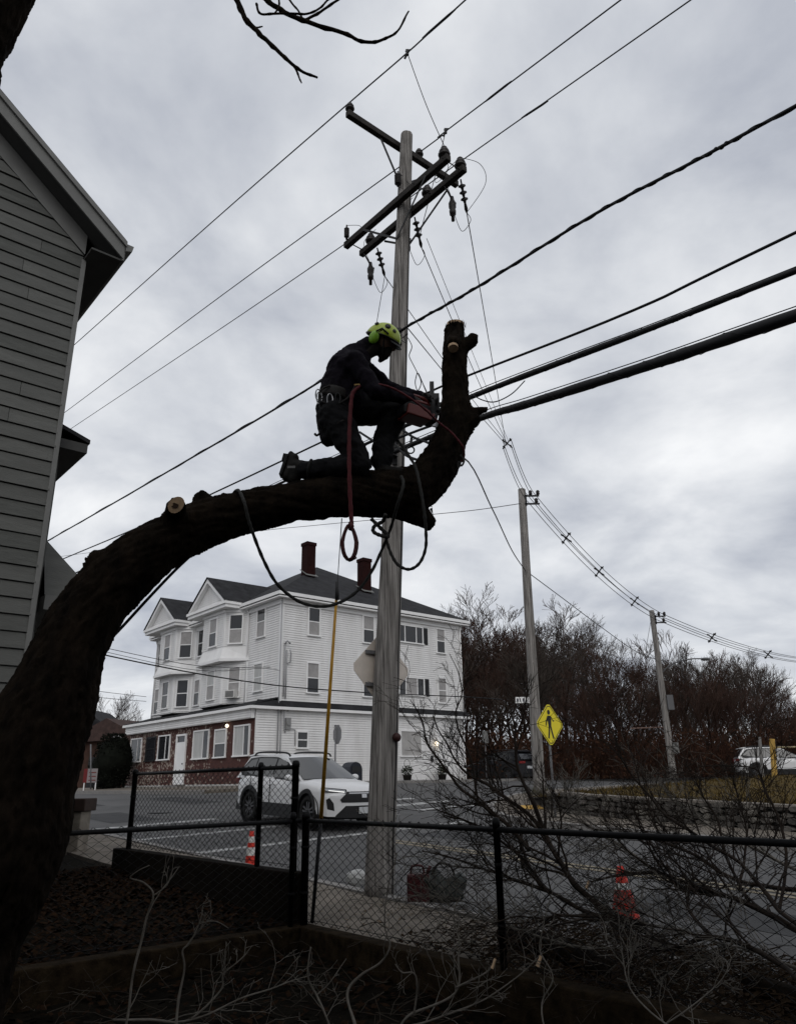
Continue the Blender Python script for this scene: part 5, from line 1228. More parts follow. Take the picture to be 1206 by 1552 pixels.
# undergrowth thicket
g = MB()
for i in range(19000):
    d = Rw.uniform(46, 72); px = Rw.uniform(695, 1300); c = at(px, 1180, d); h = Rw.uniform(0.8, 3.6) * (0.6 + 0.5 * noise.noise(V((c.x * 0.3, c.y * 0.3, 0))) + 0.3)
    if px < 800 and d < 50: continue
    p = V((c.x, c.y, -0.1)); t_ = p + V((Rw.gauss(0, 0.5), Rw.gauss(0, 0.5), h)); m_ = (p + t_) / 2 + V((Rw.gauss(0, .2), Rw.gauss(0, .2), 0)); g.tube([p, m_, t_], [0.02, 0.014, 0.006], 3, cap=False)
tag(g.build('thicket', mat('thicket_stem', (0.040, 0.020, 0.014), 0.95, 0.4, 0.3, spec=0.05), fix=False), 'dense reddish-brown undergrowth at the foot of the wood', 'thicket', kind='stuff')
g = MB()
for i in range(15000):
    d = Rw.uniform(45, 60); px = Rw.uniform(700, 1290); c = at(px, 1180, d); p = V((c.x, c.y, Rw.uniform(0, 1) ** 1.5 * 2.6)); r = Rw.uniform(0.05, 0.14)
    x = V((Rw.gauss(0, 1), Rw.gauss(0, 1), Rw.gauss(0, 1))).normalized() * r; y = x.orthogonal().normalized() * r * 0.6; g.add([p - x, p - y, p + x, p + y], [(0, 1, 2, 3)])
tag(g.build('bracken', mat('bracken', (0.035, 0.017, 0.010), 0.95, 0.4, 0.5, spec=0.05), fix=False), 'low brown bracken and leaves along the edge of the wood', 'undergrowth', kind='stuff')
# single far tree and hedge at left
R_, h_ = protos[0]
o = copy_tree(R_); c = at(168, 1190, 85); o.location = (c.x, c.y, -0.3); s_ = 10.5 / h_; o.scale = (s_, s_, s_); o.rotation_euler = (0, 0, 2.0); o['label'] = 'small bare tree on the skyline left of the white house'; o['group'] = 'lone trees'
def hedge(name, label, px, py0, py1, d, wpx, m_, n_=2600, seed=1):
    R = random.Random(seed); c = at(px, py1, d); top = at(px, py0, d).z; w = wpx * d / FPX; base = gz(c) - 0.05; t_ = thing(name, label, 'shrub', V((c.x, c.y, base)))
    g = MB(); H_ = top - base
    for i in range(n_):
        a = R.uniform(0, 6.28); q = R.random() ** 0.5; zz = R.random(); ww = w * (0.55 + 0.45 * math.sin(math.pi * min(1, zz * 0.9 + 0.12))) * (1 + 0.2 * noise.noise(V((a, zz * 4, seed))))
        p = V((c.x + math.cos(a) * q * ww, c.y + math.sin(a) * q * ww, base + zz * H_)); r = R.uniform(0.06, 0.14) * max(0.5, w / 2)
        x = V((R.gauss(0, 1), R.gauss(0, 1), R.gauss(0, 1))).normalized() * r; y = x.orthogonal().normalized() * r * 0.6; g.add([p - x, p - y, p + x, p + y], [(0, 1, 2, 3)])
    g.build('foliage', m_, t_, fix=False)
    g = MB(); g.ball(V((c.x, c.y, base + H_ * 0.48)), 1.0, 20, 14, (w * 0.86, w * 0.86, H_ * 0.47))
    for i, p in enumerate(g.v): g.v[i] = p + V((noise.noise(p * 1.3), noise.noise(p * 1.3 + V((4, 4, 4))), noise.noise(p * 1.3 + V((8, 1, 3))))) * 0.28
    g.build('inner_foliage', m_, t_, True)
    g = MB(); g.tube([(c.x, c.y, base), (c.x, c.y, base + H_ * 0.6)], [0.12, 0.05], 6); g.build('stem', BARKD, t_, True)
HEDGE = mat('hedge_dark', (0.007, 0.008, 0.006), 0.95, 0.4, 2, spec=0.05)
hedge('hedge', 'large black-green evergreen shrub left of the brick storefront', 166, 1112, 1196, 47, 30, HEDGE, 4200)

# ------------------------------------------------------------------ cut branches lying about
def brush(name, label, stems, seed, m_, group, kids=(7, 5, 3), up=0.03, spread=0.7, klen=0.55, rmin=0.0020, thin=0.62):
    """stems: list of ([(px,py,depth)...], r0 px, r1 px, number of side shoots)"""
    R = random.Random(seed); g = MB(); base = None
    for pix, r0, r1, nk in stems:
        pts = [at(*q) for q in pix]; sp = spline(pts, 6); n_ = len(sp)
        sp = [p + V((noise.noise(p * 4 + V((seed, 0, 0))), noise.noise(p * 4 + V((0, seed, 0))), noise.noise(p * 4 + V((0, 0, seed))))) * 0.02 for p in sp]
        rr = [px_r(p, (r0 + (r1 - r0) * i / (n_ - 1)) * thin) * (1 + 0.22 * noise.noise(p * 14)) for i, p in enumerate(sp)]; g.tube(sp, rr, 7)
        L = sum((b_ - a).length for a, b_ in zip(sp, sp[1:]))
        for k_ in range(int(nk * 1.1)):
            f = (0.15 + 0.85 * R.random()) * (n_ - 1); j = min(int(f), n_ - 2); q = sp[j] + (sp[j + 1] - sp[j]) * (f - j); dd = (sp[j + 1] - sp[j]).normalized()
            sd_ = V((R.gauss(0, 1), R.gauss(0, 1), R.gauss(0, 0.7) + 0.35)); sd_ = (sd_ - dd * sd_.dot(dd)).normalized(); a = R.uniform(0.4, 1.0)
            nd = (dd * math.cos(a) + sd_ * math.sin(a)).normalized(); grow(g, q, nd, L * klen * R.uniform(0.35, 0.8) * (1.1 - 0.5 * j / n_), max(rr[j] * 0.5, rmin * 1.3), 1, R, spread, up, (0,) + kids[1:], (5, 5, 4, 3), 0.16, rmin)
    # keep the branch above the ground
    for i, p in enumerate(g.v):
        s_, n_ = to_sn(p); lo = tz(s_, n_) + (0.05 if -0.1 < n_ < 1.7 else (-0.07 if n_ >= 1.7 else -0.14)); 
        if p.z < lo: g.v[i] = V((p.x, p.y, lo + 0.004))
    return tag(g.build(name, m_, None, True, fix=False), label, 'branch', group)
GF, GY = 'cut branches beyond the fence', 'cut branches in the yard'
K3 = (0, 4, 3)
brush('fallen_branch', 'dark forked cut limb rising behind the fence in front of the second pole', [([(1010, 1432, 6.6), (961, 1402, 6.9), (901, 1365, 7.1), (857, 1321, 7.3), (828, 1266, 7.5), (806, 1215, 7.6), (787, 1168, 7.7), (781, 1125, 7.7), (774, 1102, 7.75)], 9.5, 2.4, 16),
      ([(828, 1266, 7.5), (800, 1236, 7.6), (760, 1205, 7.7), (735, 1188, 7.8), (700, 1165, 7.9), (672, 1120, 8.0), (655, 1085, 8.0)], 5.5, 1.3, 14)], 3, TWIGD, GF)
brush('fallen_branch', 'thin dark branch reaching up across the white house side wall', [([(800, 1290, 7.4), (770, 1250, 7.6), (725, 1215, 7.8), (690, 1185, 8.0), (650, 1130, 8.1), (640, 1095, 8.1), (622, 1060, 8.1)], 5.5, 1.0, 12), ([(725, 1215, 7.8), (712, 1150, 8.0), (690, 1090, 8.1), (700, 1045, 8.1), (682, 990, 8.15)], 3.2, 0.8, 9)], 5, TWIGD, GF)
brush('fallen_branch', 'long dark cut limb lying behind the right half of the fence', [([(1330, 1470, 5.6), (1206, 1409, 6.2), (1137, 1372, 6.6), (1093, 1355, 6.8), (1036, 1345, 7.0), (1002, 1326, 7.1), (961, 1324, 7.2), (900, 1335, 7.4)], 9, 2.5, 22), ([(1137, 1372, 6.6), (1100, 1300, 6.9), (1085, 1240, 7.1), (1060, 1190, 7.2), (1072, 1150, 7.2)], 4.5, 1.0, 12)], 7, TWIGD, GF)
brush('fallen_branch', 'spreading dark branch against the stone wall at right', [([(1260, 1440, 5.7), (1180, 1380, 6.3), (1120, 1310, 6.7), (1010, 1235, 7.2), (960, 1180, 7.4), (925, 1130, 7.5)], 7, 1.1, 18), ([(1180, 1380, 6.3), (1190, 1290, 6.5), (1165, 1210, 6.7), (1140, 1165, 6.8), (1060, 1160, 6.9)], 4.5, 1.0, 12)], 11, TWIGD, GF)
brush('fallen_branch', 'dark twiggy branch lying low behind the middle fence post', [([(980, 1400, 6.8), (900, 1385, 7.0), (830, 1350, 7.4), (770, 1330, 7.7), (700, 1305, 8.0), (640, 1290, 8.3)], 7, 1.4, 24), ([(830, 1350, 7.4), (780, 1290, 7.8), (720, 1250, 8.0), (660, 1225, 8.2)], 4.5, 1.2, 14)], 13, TWIGD, GF)
brush('fallen_branch', 'dark crooked branch on the sidewalk at the far right edge', [([(1250, 1520, 5.0), (1160, 1450, 5.8), (1080, 1420, 6.2), (1000, 1440, 6.3), (930, 1420, 6.7)], 8, 2, 22), ([(1080, 1420, 6.2), (1040, 1370, 6.6), (1050, 1320, 6.7), (1020, 1270, 6.9)], 4, 1, 12)], 17, TWIGD, GF)
brush('fallen_branch', 'tangled dark branch crown on the street behind cone and fence', [([(1206, 1350, 7.4), (1120, 1335, 7.8), (1040, 1290, 8.2), (980, 1270, 8.5), (900, 1255, 8.8), (840, 1225, 9.0)], 5.5, 1.2, 24), ([(1120, 1335, 7.8), (1130, 1260, 8.1), (1110, 1190, 8.3)], 3.5, 1, 12)], 19, TWIGD, GF)
def brush2(label, stems, seed): brush('fallen_branch', label, stems, seed, TWIG, GF, spread=0.75, klen=0.6, rmin=0.0022, thin=0.7)
brush2('fine grey twiggy branch in front of the grass bank, right', [([(1230, 1330, 8.0), (1150, 1290, 8.4), (1080, 1255, 8.7), (1020, 1215, 8.9), (985, 1160, 9.0)], 4, 0.9, 22)], 61)
brush2('fine grey twiggy branch in front of the stone wall, middle', [([(1010, 1330, 8.0), (950, 1290, 8.4), (890, 1250, 8.7), (850, 1215, 8.9)], 3.6, 0.9, 20)], 67)
brush2('fine grey twigs lying along the kerb beyond the fence', [([(900, 1440, 6.9), (820, 1420, 7.2), (740, 1395, 7.7), (660, 1375, 8.2)], 3.4, 1.0, 26)], 71)
brush2('fine grey twigs piled on the sidewalk at the far right', [([(1240, 1480, 5.6), (1130, 1440, 6.1), (1030, 1410, 6.5), (950, 1400, 6.8)], 3.6, 1.0, 28)], 73)
g = MB(); Rb = random.Random(99)                          # brushwood litter covering the sidewalk under the cut limbs
for i in range(15000):
    s_ = -1.0 - 7.0 * Rb.random() ** 0.8; n_ = Rb.uniform(0.12, 2.3)
    if Rb.random() > min(1, (-s_ - 0.8) / 2.2): continue
    p = sn(s_, n_, tz(s_, n_) + (0.04 if n_ < 1.7 else -0.07) + Rb.random() ** 2 * 0.16); a = Rb.uniform(0, 6.28); L = Rb.uniform(0.05, 0.28); d = V((math.cos(a), math.sin(a), Rb.gauss(0, 0.25))) * L
    if Rb.random() < 0.5: g.tube([p, p + d * 0.5 + V((0, 0, Rb.gauss(0, .015))), p + d], Rb.uniform(0.002, 0.006), 3, cap=False)
    else:
        x = d.normalized() * Rb.uniform(0.012, 0.034); y = x.orthogonal().normalized() * x.length * 0.6; g.add([p - x, p - y, p + x, p + y], [(0, 1, 2, 3)])
tag(g.build('brush_litter', mat('litter_dark', (0.014, 0.009, 0.006), 0.95, 0.5, 7, spec=0.05, col2=(0.045, 0.030, 0.018)), fix=False), 'dark twig and leaf litter strewn over the sidewalk behind the fence, right', 'debris', kind='stuff')
# yard branches with pale bark
def yard(label, stems, seed, nk=None): brush('cut_branch', label, stems, seed, TWIG, GY, kids=(0, 2, 2), spread=0.8, klen=0.5, rmin=0.0018, thin=0.62)
yard('pale crooked branch rising from the yard to the middle of the fence', [([(540, 1590, 5.9), (536, 1552, 6.0), (526, 1505, 6.1), (545, 1481, 6.15), (574, 1462, 6.2), (590, 1432, 6.2), (584, 1402, 6.2), (588, 1340, 6.2), (601, 1292, 6.2)], 4.2, 1.1, 7), ([(584, 1405, 6.2), (562, 1392, 6.2), (548, 1391, 6.2)], 1.8, 1, 2)], 23)
yard('pale branch with long side shoots right of the middle, below the fence', [([(600, 1570, 6.1), (625, 1538, 6.2), (690, 1505, 6.3), (694, 1450, 6.35), (698, 1430, 6.35), (688, 1385, 6.35), (697, 1360, 6.35)], 3.6, 1.0, 6), ([(690, 1498, 6.3), (730, 1480, 6.3), (745, 1466, 6.3)], 2.4, 1.6, 2), ([(628, 1540, 6.2), (630, 1480, 6.2), (608, 1475, 6.2), (598, 1462, 6.2)], 2.6, 1.1, 3), ([(630, 1480, 6.2), (625, 1455, 6.2), (640, 1440, 6.2)], 1.4, .8, 2)], 29)
yard('forked pale twig standing in the dark yard at left', [([(186, 1600, 5.6), (192, 1552, 5.7), (205, 1470, 5.8), (222, 1400, 5.85), (232, 1357, 5.85), (218, 1341, 5.85), (197, 1334, 5.85), (210, 1322, 5.85), (226, 1314, 5.85)], 3.6, 1.1, 2), ([(232, 1357, 5.85), (250, 1340, 5.85), (262, 1318, 5.85), (274, 1314, 5.85)], 1.9, 1.0, 1)], 31)
yard('pale kinked branch rising left of the corner post', [([(262, 1600, 5.7), (270, 1530, 5.85), (280, 1470, 5.9), (278, 1440, 5.9), (288, 1428, 5.9), (300, 1400, 5.9), (306, 1380, 5.9)], 3.6, 1.0, 4), ([(300, 1400, 5.9), (325, 1396, 5.9), (345, 1406, 5.9)], 1.6, .8, 1)], 37)
yard('pale low branch spreading along the bottom edge', [([(170, 1545, 5.8), (225, 1548, 5.85), (290, 1545, 5.9), (360, 1515, 6.0), (430, 1490, 6.1), (470, 1480, 6.2)], 3.6, 1.1, 12), ([(290, 1545, 5.9), (335, 1500, 6.0), (340, 1475, 6.0), (370, 1450, 6.05), (385, 1433, 6.05)], 2.5, 1.0, 5)], 41)
yard('pale upright stick just right of the corner post', [([(520, 1600, 5.9), (498, 1550, 6.0), (480, 1510, 6.1), (468, 1480, 6.1), (471, 1435, 6.1)], 3.0, 1.8, 4), ([(480, 1510, 6.1), (500, 1490, 6.15), (525, 1455, 6.2)], 1.7, 0.8, 3)], 43)
yard('thin pale branch along the bottom right of the yard', [([(560, 1575, 6.0), (640, 1552, 6.2), (700, 1530, 6.25), (760, 1500, 6.2), (800, 1460, 6.2), (822, 1440, 6.2)], 3, 0.9, 12), ([(830, 1575, 5.4), (822, 1520, 5.6), (838, 1480, 5.6), (818, 1440, 5.7), (822, 1400, 5.7), (830, 1370, 5.7)], 2.2, 0.9, 6)], 47)
yard('pale bristly branch in the bottom right corner', [([(1100, 1600, 4.2), (1010, 1552, 4.6), (960, 1500, 4.9), (940, 1440, 5.0)], 3, 0.9, 10), ([(1010, 1552, 4.6), (1080, 1500, 4.6), (1110, 1450, 4.7)], 2, .8, 8)], 53)
g = MB(); Rb = random.Random(123)                          # loose sticks over the yard floor
for i in range(520):
    s_, n_ = Rb.uniform(-4.6, -0.15), Rb.uniform(-4.6, -0.15); p = sn(s_, n_, tz(s_, n_) - 0.13 + Rb.random() ** 2 * 0.25); a = Rb.uniform(0, 6.28); pts = [p]; d = V((math.cos(a), math.sin(a), Rb.gauss(0.1, 0.3))).normalized()
    for k in range(Rb.choice((2, 3, 4, 5))): d = (d + V((Rb.gauss(0, .3), Rb.gauss(0, .3), Rb.gauss(0, .2)))).normalized(); pts.append(pts[-1] + d * Rb.uniform(0.05, 0.13))
    pts = [V((q.x, q.y, max(q.z, gz(q) - 0.14))) for q in pts]; r = Rb.uniform(0.0015, 0.0045); g.tube(pts, [r * (1 - 0.6 * k / len(pts)) for k in range(len(pts))], 4, cap=False)
tag(g.build('stick_litter', mat('stick_brown', (0.020, 0.016, 0.012), 0.9, 0.5, 2, spec=0.1, col2=(0.060, 0.050, 0.040)), fix=False), 'loose sticks and twigs tangled over the dark yard floor', 'debris', kind='stuff')
# short sawn ends
for x, y, d, lab in ((745, 1468, 6.3, 'bright sawn end of a thin branch below the middle post'), (814, 1465, 5.75, 'bright torn branch end right of the middle post'), (888, 1347, 7.2, 'pale saw cut on the dark limb behind the fence')):
    p = at(x, y, d); g = MB(); g.tube([p, p + V((0.03, 0.01, 0.06))], [0.012, 0.009], 7); tag(g.build('branch_stub', CUT), lab, 'branch')
# heavier cut logs at the kerb
for k_, (a, b_, r, lab) in enumerate((((-2.0, 0.95), (-3.5, 0.62), 0.095, 'dark cut log lying on the sidewalk beyond the middle fence post'), ((-4.3, 1.1), (-5.6, 0.6), 0.09, 'dark cut log on the sidewalk at the right'))):
    p, q = sn(*a), sn(*b_); p.z = gz(p) + r + 0.03; q.z = gz(q) + r + 0.03; t_ = thing('log', lab, 'log', p, 'cut logs'); g = MB(); sp = spline([p, (p + q) / 2 + V((0, 0.02, 0.02)), q], 8); g.tube(sp, [r * (1 + 0.08 * noise.noise(c * 5)) for c in sp], 14); g.build('bark', BARK, t_, True)
    for e, d in ((p, p - q), (q, q - p)):
        d = d.normalized(); x = d.orthogonal().normalized(); y = d.cross(x); g = MB(); g.prism([e + d * 0.004 + (x * math.cos(i * .5236) + y * math.sin(i * .5236)) * r * .93 for i in range(12)], d * 0.006); g.build('cut_face', CUTD, t_)

# ================================================================== the arborist on the limb
MD = 5.72
def M(x, y, dd=0.0): return at(x, y, MD + dd)
class Fig:
    def __init__(s): s.g = MB(); s.prims = []
    def cap(s, a, b_, r0, r1, lab, seg=14):
        n_ = 8; pts = [a + (b_ - a) * (i / n_) for i in range(n_ + 1)]; rad = [r0 + (r1 - r0) * i / n_ for i in range(n_ + 1)]
        s.g.tube(pts, rad, seg); s.g.ball(a, r0 * 0.995, 14, 10); s.g.ball(b_, r1 * 0.995, 14, 10); s.prims.append((a, b_, r0, r1, lab))
    def ell(s, c, r, sq, rot, lab): s.g.ball(c, r, 18, 12, sq, rot); s.prims.append((c, c, r * min(sq) * 1.0, r * min(sq), lab))
def seg_d(p, a, b_, r0, r1):
    ab = b_ - a; t_ = 0 if ab.length_squared < 1e-9 else max(0, min(1, (p - a).dot(ab) / ab.length_squared)); return (p - a - ab * t_).length - (r0 + (r1 - r0) * t_)
F_ = Fig()
SHIRT, TROU, BOOT, SKIN, BEARD = 0, 1, 2, 3, 4
pel, hipN, hipF = M(507, 624), M(508, 632, -0.09), M(514, 622, 0.10)
wst, chs, nkb = M(513, 598), M(527, 562), M(548, 536)
F_.cap(pel, wst, 0.165, 0.170, TROU); F_.cap(wst, chs, 0.170, 0.185, SHIRT); F_.cap(chs, M(540, 545), 0.185, 0.125, SHIRT); F_.cap(M(530, 572), M(524, 602), 0.165, 0.165, SHIRT); F_.cap(M(528, 543), M(560, 524), 0.105, 0.080, SHIRT)
F_.cap(M(527, 556, -0.10), M(527, 556, 0.10), 0.115, 0.115, SHIRT); F_.cap(M(511, 630, -0.07), M(511, 630, 0.07), 0.125, 0.125, TROU)
shN, shF = M(538, 547, -0.19), M(543, 546, 0.18)
F_.cap(M(530, 548, -0.08), shN, 0.10, 0.082, SHIRT); F_.cap(M(530, 548, 0.08), shF, 0.10, 0.082, SHIRT)
F_.cap(nkb, M(569, 527), 0.074, 0.066, BEARD)
elN, elF = M(568, 594, -0.21), M(590, 588, 0.20); wrN, wrF = M(622, 604, -0.08), M(640, 600, 0.09)
F_.cap(shN, elN, 0.092, 0.074, SHIRT); F_.cap(elN, wrN, 0.074, 0.048, SHIRT); F_.cap(shF, elF, 0.078, 0.058, SHIRT); F_.cap(elF, wrF, 0.058, 0.040, SHIRT)
# kneeling leg (near): knee on the limb, shin along it; planted leg (far)
knN, anN = M(546, 704, -0.10), M(462, 713, -0.06)
F_.cap(hipN, knN, 0.145, 0.096, TROU); F_.cap(knN, anN, 0.094, 0.076, TROU); F_.cap(M(520, 709, -0.09), M(486, 711, -0.07), 0.084, 0.072, TROU)
knF, anF = M(603, 620, 0.10), M(577, 700, 0.06)
F_.cap(hipF, knF, 0.160, 0.125, TROU); F_.cap(knF, M(582, 668, 0.08), 0.112, 0.098, TROU); F_.cap(M(582, 668, 0.08), anF, 0.096, 0.090, TROU)
# seat of the trousers sagging behind
F_.cap(M(497, 636), M(499, 662, -0.02), 0.105, 0.085, TROU); F_.cap(M(499, 662, -0.02), M(508, 664, 0.02), 0.07, 0.07, TROU)
# boots
F_.cap(M(462, 712, -0.06), M(446, 706, -0.05), 0.058, 0.056, BOOT); F_.cap(M(446, 694, -0.05), M(436, 722, -0.05), 0.040, 0.050, BOOT); F_.cap(M(456, 708, -0.05), M(444, 726, -0.05), 0.060, 0.050, BOOT); F_.cap(M(441, 687, -0.05), M(433, 702, -0.05), 0.022, 0.026, BOOT)
F_.cap(anF, M(580, 710, 0.05), 0.06, 0.056, BOOT); F_.cap(M(576, 714, 0.05), M(606, 716, 0.02), 0.05, 0.044, BOOT)
# head: skull, jaw, nose, brow, ear, full beard
hd = M(580, 517); face = (RGT * 0.90 - UPV * 0.40 - FWD * 0.14).normalized(); crown = (RGT * 0.40 + UPV * 0.92); crown = (crown - face * crown.dot(face)).normalized(); side = face.cross(crown).normalized()
Rm = Matrix((face, side, crown)).transposed()
F_.ell(hd, 0.114, (1.02, 0.80, 1.08), Rm, SKIN); F_.ell(hd + face * 0.052 - crown * 0.075, 0.066, (0.95, 0.85, 1.05), Rm, BEARD)
F_.cap(hd + face * 0.062 - crown * 0.105, hd + face * 0.050 - crown * 0.165, 0.046, 0.022, BEARD); F_.cap(hd + face * 0.105 + crown * 0.005, hd + face * 0.122 - crown * 0.03, 0.012, 0.019, SKIN)
F_.cap(hd + face * 0.095 + crown * 0.025 + side * 0.04, hd + face * 0.095 + crown * 0.025 - side * 0.04, 0.018, 0.018, SKIN)
for sg in (1, -1): F_.ell(hd + side * (0.088 * sg) - crown * 0.01 - face * 0.01, 0.030, (0.6, 0.4, 1.0), Rm, SKIN)
man = thing('person', 'arborist in dark work clothes and lime helmet kneeling on the limb with a chainsaw', 'person', M(545, 712))
bm_ = remesh(F_.g.mesh('tmp', V((0, 0, 0))), 0.0105, 4)
nrms = [v.normal.copy() for v in bm_.vertices]
for v, n_ in zip(bm_.vertices, nrms):                      # creased cloth
    p = v.co; best = min(F_.prims, key=lambda q: seg_d(p, *q[:4])); 
    if best[4] in (SHIRT, TROU):
        d = noise.noise(p * 8 + V((0, 0, p.z * 7))) * 0.014 + abs(noise.noise(p * 17 + V((p.z * 9, 0, 0)))) * -0.012 + noise.noise(p * 34) * 0.004; v.co = p + n_ * d
    elif best[4] == BEARD: v.co = p + n_ * noise.noise(p * 60) * 0.004
lab_idx = []
for pl in bm_.polygons:
    c = sum((bm_.vertices[i].co for i in pl.vertices), V((0, 0, 0))) / len(pl.vertices); lab_idx.append(min(F_.prims, key=lambda q: seg_d(c, *q[:4]))[4])
for v in bm_.vertices: v.co = v.co - man.location
body = link('body', bm_, [mat('work_shirt', (0.007, 0.0055, 0.009), 0.9, 0.3, 9, spec=0.1), mat('work_trousers', (0.009, 0.009, 0.010), 0.9, 0.3, 9, spec=0.1), mat('boot_leather', (0.008, 0.007, 0.006), 0.7, spec=0.15), mat('skin', (0.11, 0.065, 0.045), 0.6), mat('beard', (0.012, 0.009, 0.007), 0.9)], man, True)
bm_.polygons.foreach_set('material_index', lab_idx)
# boot soles, ankle straps
sd_ = (M(436, 722, -0.05) - M(444, 692, -0.05)).normalized(); sx_ = V((0, 1, 0)) - sd_ * sd_.y; sx_.normalize(); sn_ = sd_.cross(sx_)
if sn_.x > 0: sn_ = -sn_
q0, q1 = M(446, 692, -0.05) + sn_ * 0.045, M(438, 724, -0.05) + sn_ * 0.055
g = MB(); g.prism([q0 - sx_ * 0.034, q1 - sx_ * 0.046, q1 + sx_ * 0.046, q0 + sx_ * 0.034], sn_ * 0.022); g.prism([q0 - sx_ * 0.034 + sn_ * 0.0225, q0 + sd_ * 0.06 - sx_ * 0.036 + sn_ * 0.0225, q0 + sd_ * 0.06 + sx_ * 0.036 + sn_ * 0.0225, q0 + sx_ * 0.034 + sn_ * 0.0225], sn_ * 0.018); g.build('boot_sole', mat('sole', (0.006, 0.006, 0.006), 0.8), man)
g = MB(); cc_ = M(470, 712, -0.06); g.tube([cc_ + V((0.012 * math.sin(a), 0.078 * math.cos(a), 0.078 * math.sin(a))) for a in [2 * math.pi * k_ / 18 for k_ in range(18)]], 0.013, 6, closed=True); g.build('ankle_strap', mat('sole', (0.006, 0.006, 0.006), 0.8), man, True)
g = MB(); cc_ = M(438, 708, -0.13); g.box(cc_ - V((0.012, 0.004, 0.01)), cc_ + V((0.05, 0.004, 0.01))); g.build('buckle', STEEL0 if False else mat('buckle_grey', (0.12, 0.12, 0.12), 0.4), man)
# eyes
for sg in (1, -1):
    g = MB(); g.ball(hd + face * 0.098 + side * (0.034 * sg) + crown * 0.006, 0.012, 8, 6); g.build('eye', mat('eye', (0.2, 0.19, 0.18), 0.3), body, True)
# helmet
HELM = mat('helmet_lime', (0.36, 0.46, 0.035), 0.35, spec=0.5); HBLK = mat('helmet_black', (0.012, 0.012, 0.012), 0.5)
hc = hd + crown * 0.030 - face * 0.008
g = MB(); rows = []
for i in range(11):
    th = math.pi / 2 * i / 10; row = []
    for k_ in range(28):
        a = 2 * math.pi * k_ / 28; fx, fy = math.cos(a), math.sin(a); rr = math.cos(th); low = -0.018 * (1 if fx < 0 else 0.2)
        p = hc + face * (0.150 * rr * fx * (1.02 if fx > 0 else 0.98)) + side * (0.118 * rr * fy) + crown * (0.128 * math.sin(th) + low * rr)
        row.append(p)
    row.append(row[0]); rows.append(row)
g.grid(rows); sh = g.build('helmet_shell', HELM, man, True); so = sh.modifiers.new('t', 'SOLIDIFY'); so.thickness = 0.006; so.offset = 1
g = MB(); rim = [hc + face * (0.153 * math.cos(a)) + side * (0.121 * math.sin(a)) - crown * (0.002 + (0.016 if math.cos(a) < 0 else 0)) for a in [2 * math.pi * k_ / 28 for k_ in range(28)]]; g.tube(rim, 0.007, 6, closed=True); g.build('helmet_rim', HBLK, sh, True)
g = MB(); g.grid([[hc + face * ((0.145 + 0.045 * t_) * math.cos(a)) + side * ((0.116 + 0.01 * t_) * math.sin(a)) - crown * (0.004 + 0.03 * t_) for a in [math.radians(q) for q in range(-55, 56, 10)]] for t_ in (0, 0.5, 1)]); pk = g.build('helmet_peak', HBLK, sh, True); so = pk.modifiers.new('t', 'SOLIDIFY'); so.thickness = 0.006
g = MB()
for fx, cz, w in ((0.02, 0.66, 0.026), (-0.085, 0.60, 0.018), (0.085, 0.55, 0.018)):
    for sg in (1, -1):
        yy = 0.118 * math.sqrt(max(0, 1 - (fx / .15) ** 2 - cz ** 2)) ; p = hc + face * fx + side * (sg * (yy + 0.004)) + crown * (0.128 * cz); nrm = (face * fx / .0225 + side * sg * yy / .0139 + crown * cz / .128).normalized()
        g.lathe(p, [(0, 0.006), (w, 0.006), (w, -0.008)], 10, nrm)
g.build('helmet_vent', HBLK, sh, True)
for sg in (1, -1):                                          # ear defenders on arms
    p = hd + side * (0.112 * sg) - crown * 0.018 - face * 0.055; g = MB(); g.ball(p, 0.048, 14, 10, (0.92, 0.55, 1.25), Rm); em_ = g.build('ear_muff', mat('muff_green', (0.20, 0.42, 0.025), 0.4, spec=0.5), man, True)
    g = MB(); g.tube([p + side * (0.02 * sg) + crown * 0.05, hc + side * (0.124 * sg) + crown * 0.045 - face * 0.01, hc + side * (0.122 * sg) + crown * 0.02 + face * 0.06], 0.008, 6); g.ball(p - side * 0.012 * sg, 0.044, 12, 8, (1, 0.5, 1.3), Rm); g.build('muff_arm', HBLK, em_, True)
g = MB(); g.tube(spline([hd + side * -0.085 + crown * 0.02 + face * 0.02, hd + side * -0.07 - crown * 0.09 + face * 0.05, hd - crown * 0.135 + face * 0.055, hd + side * 0.07 - crown * 0.09 + face * 0.05, hd + side * 0.085 + crown * 0.02 + face * 0.02], 5), 0.006, 5); g.build('chin_strap', HBLK, man, True)
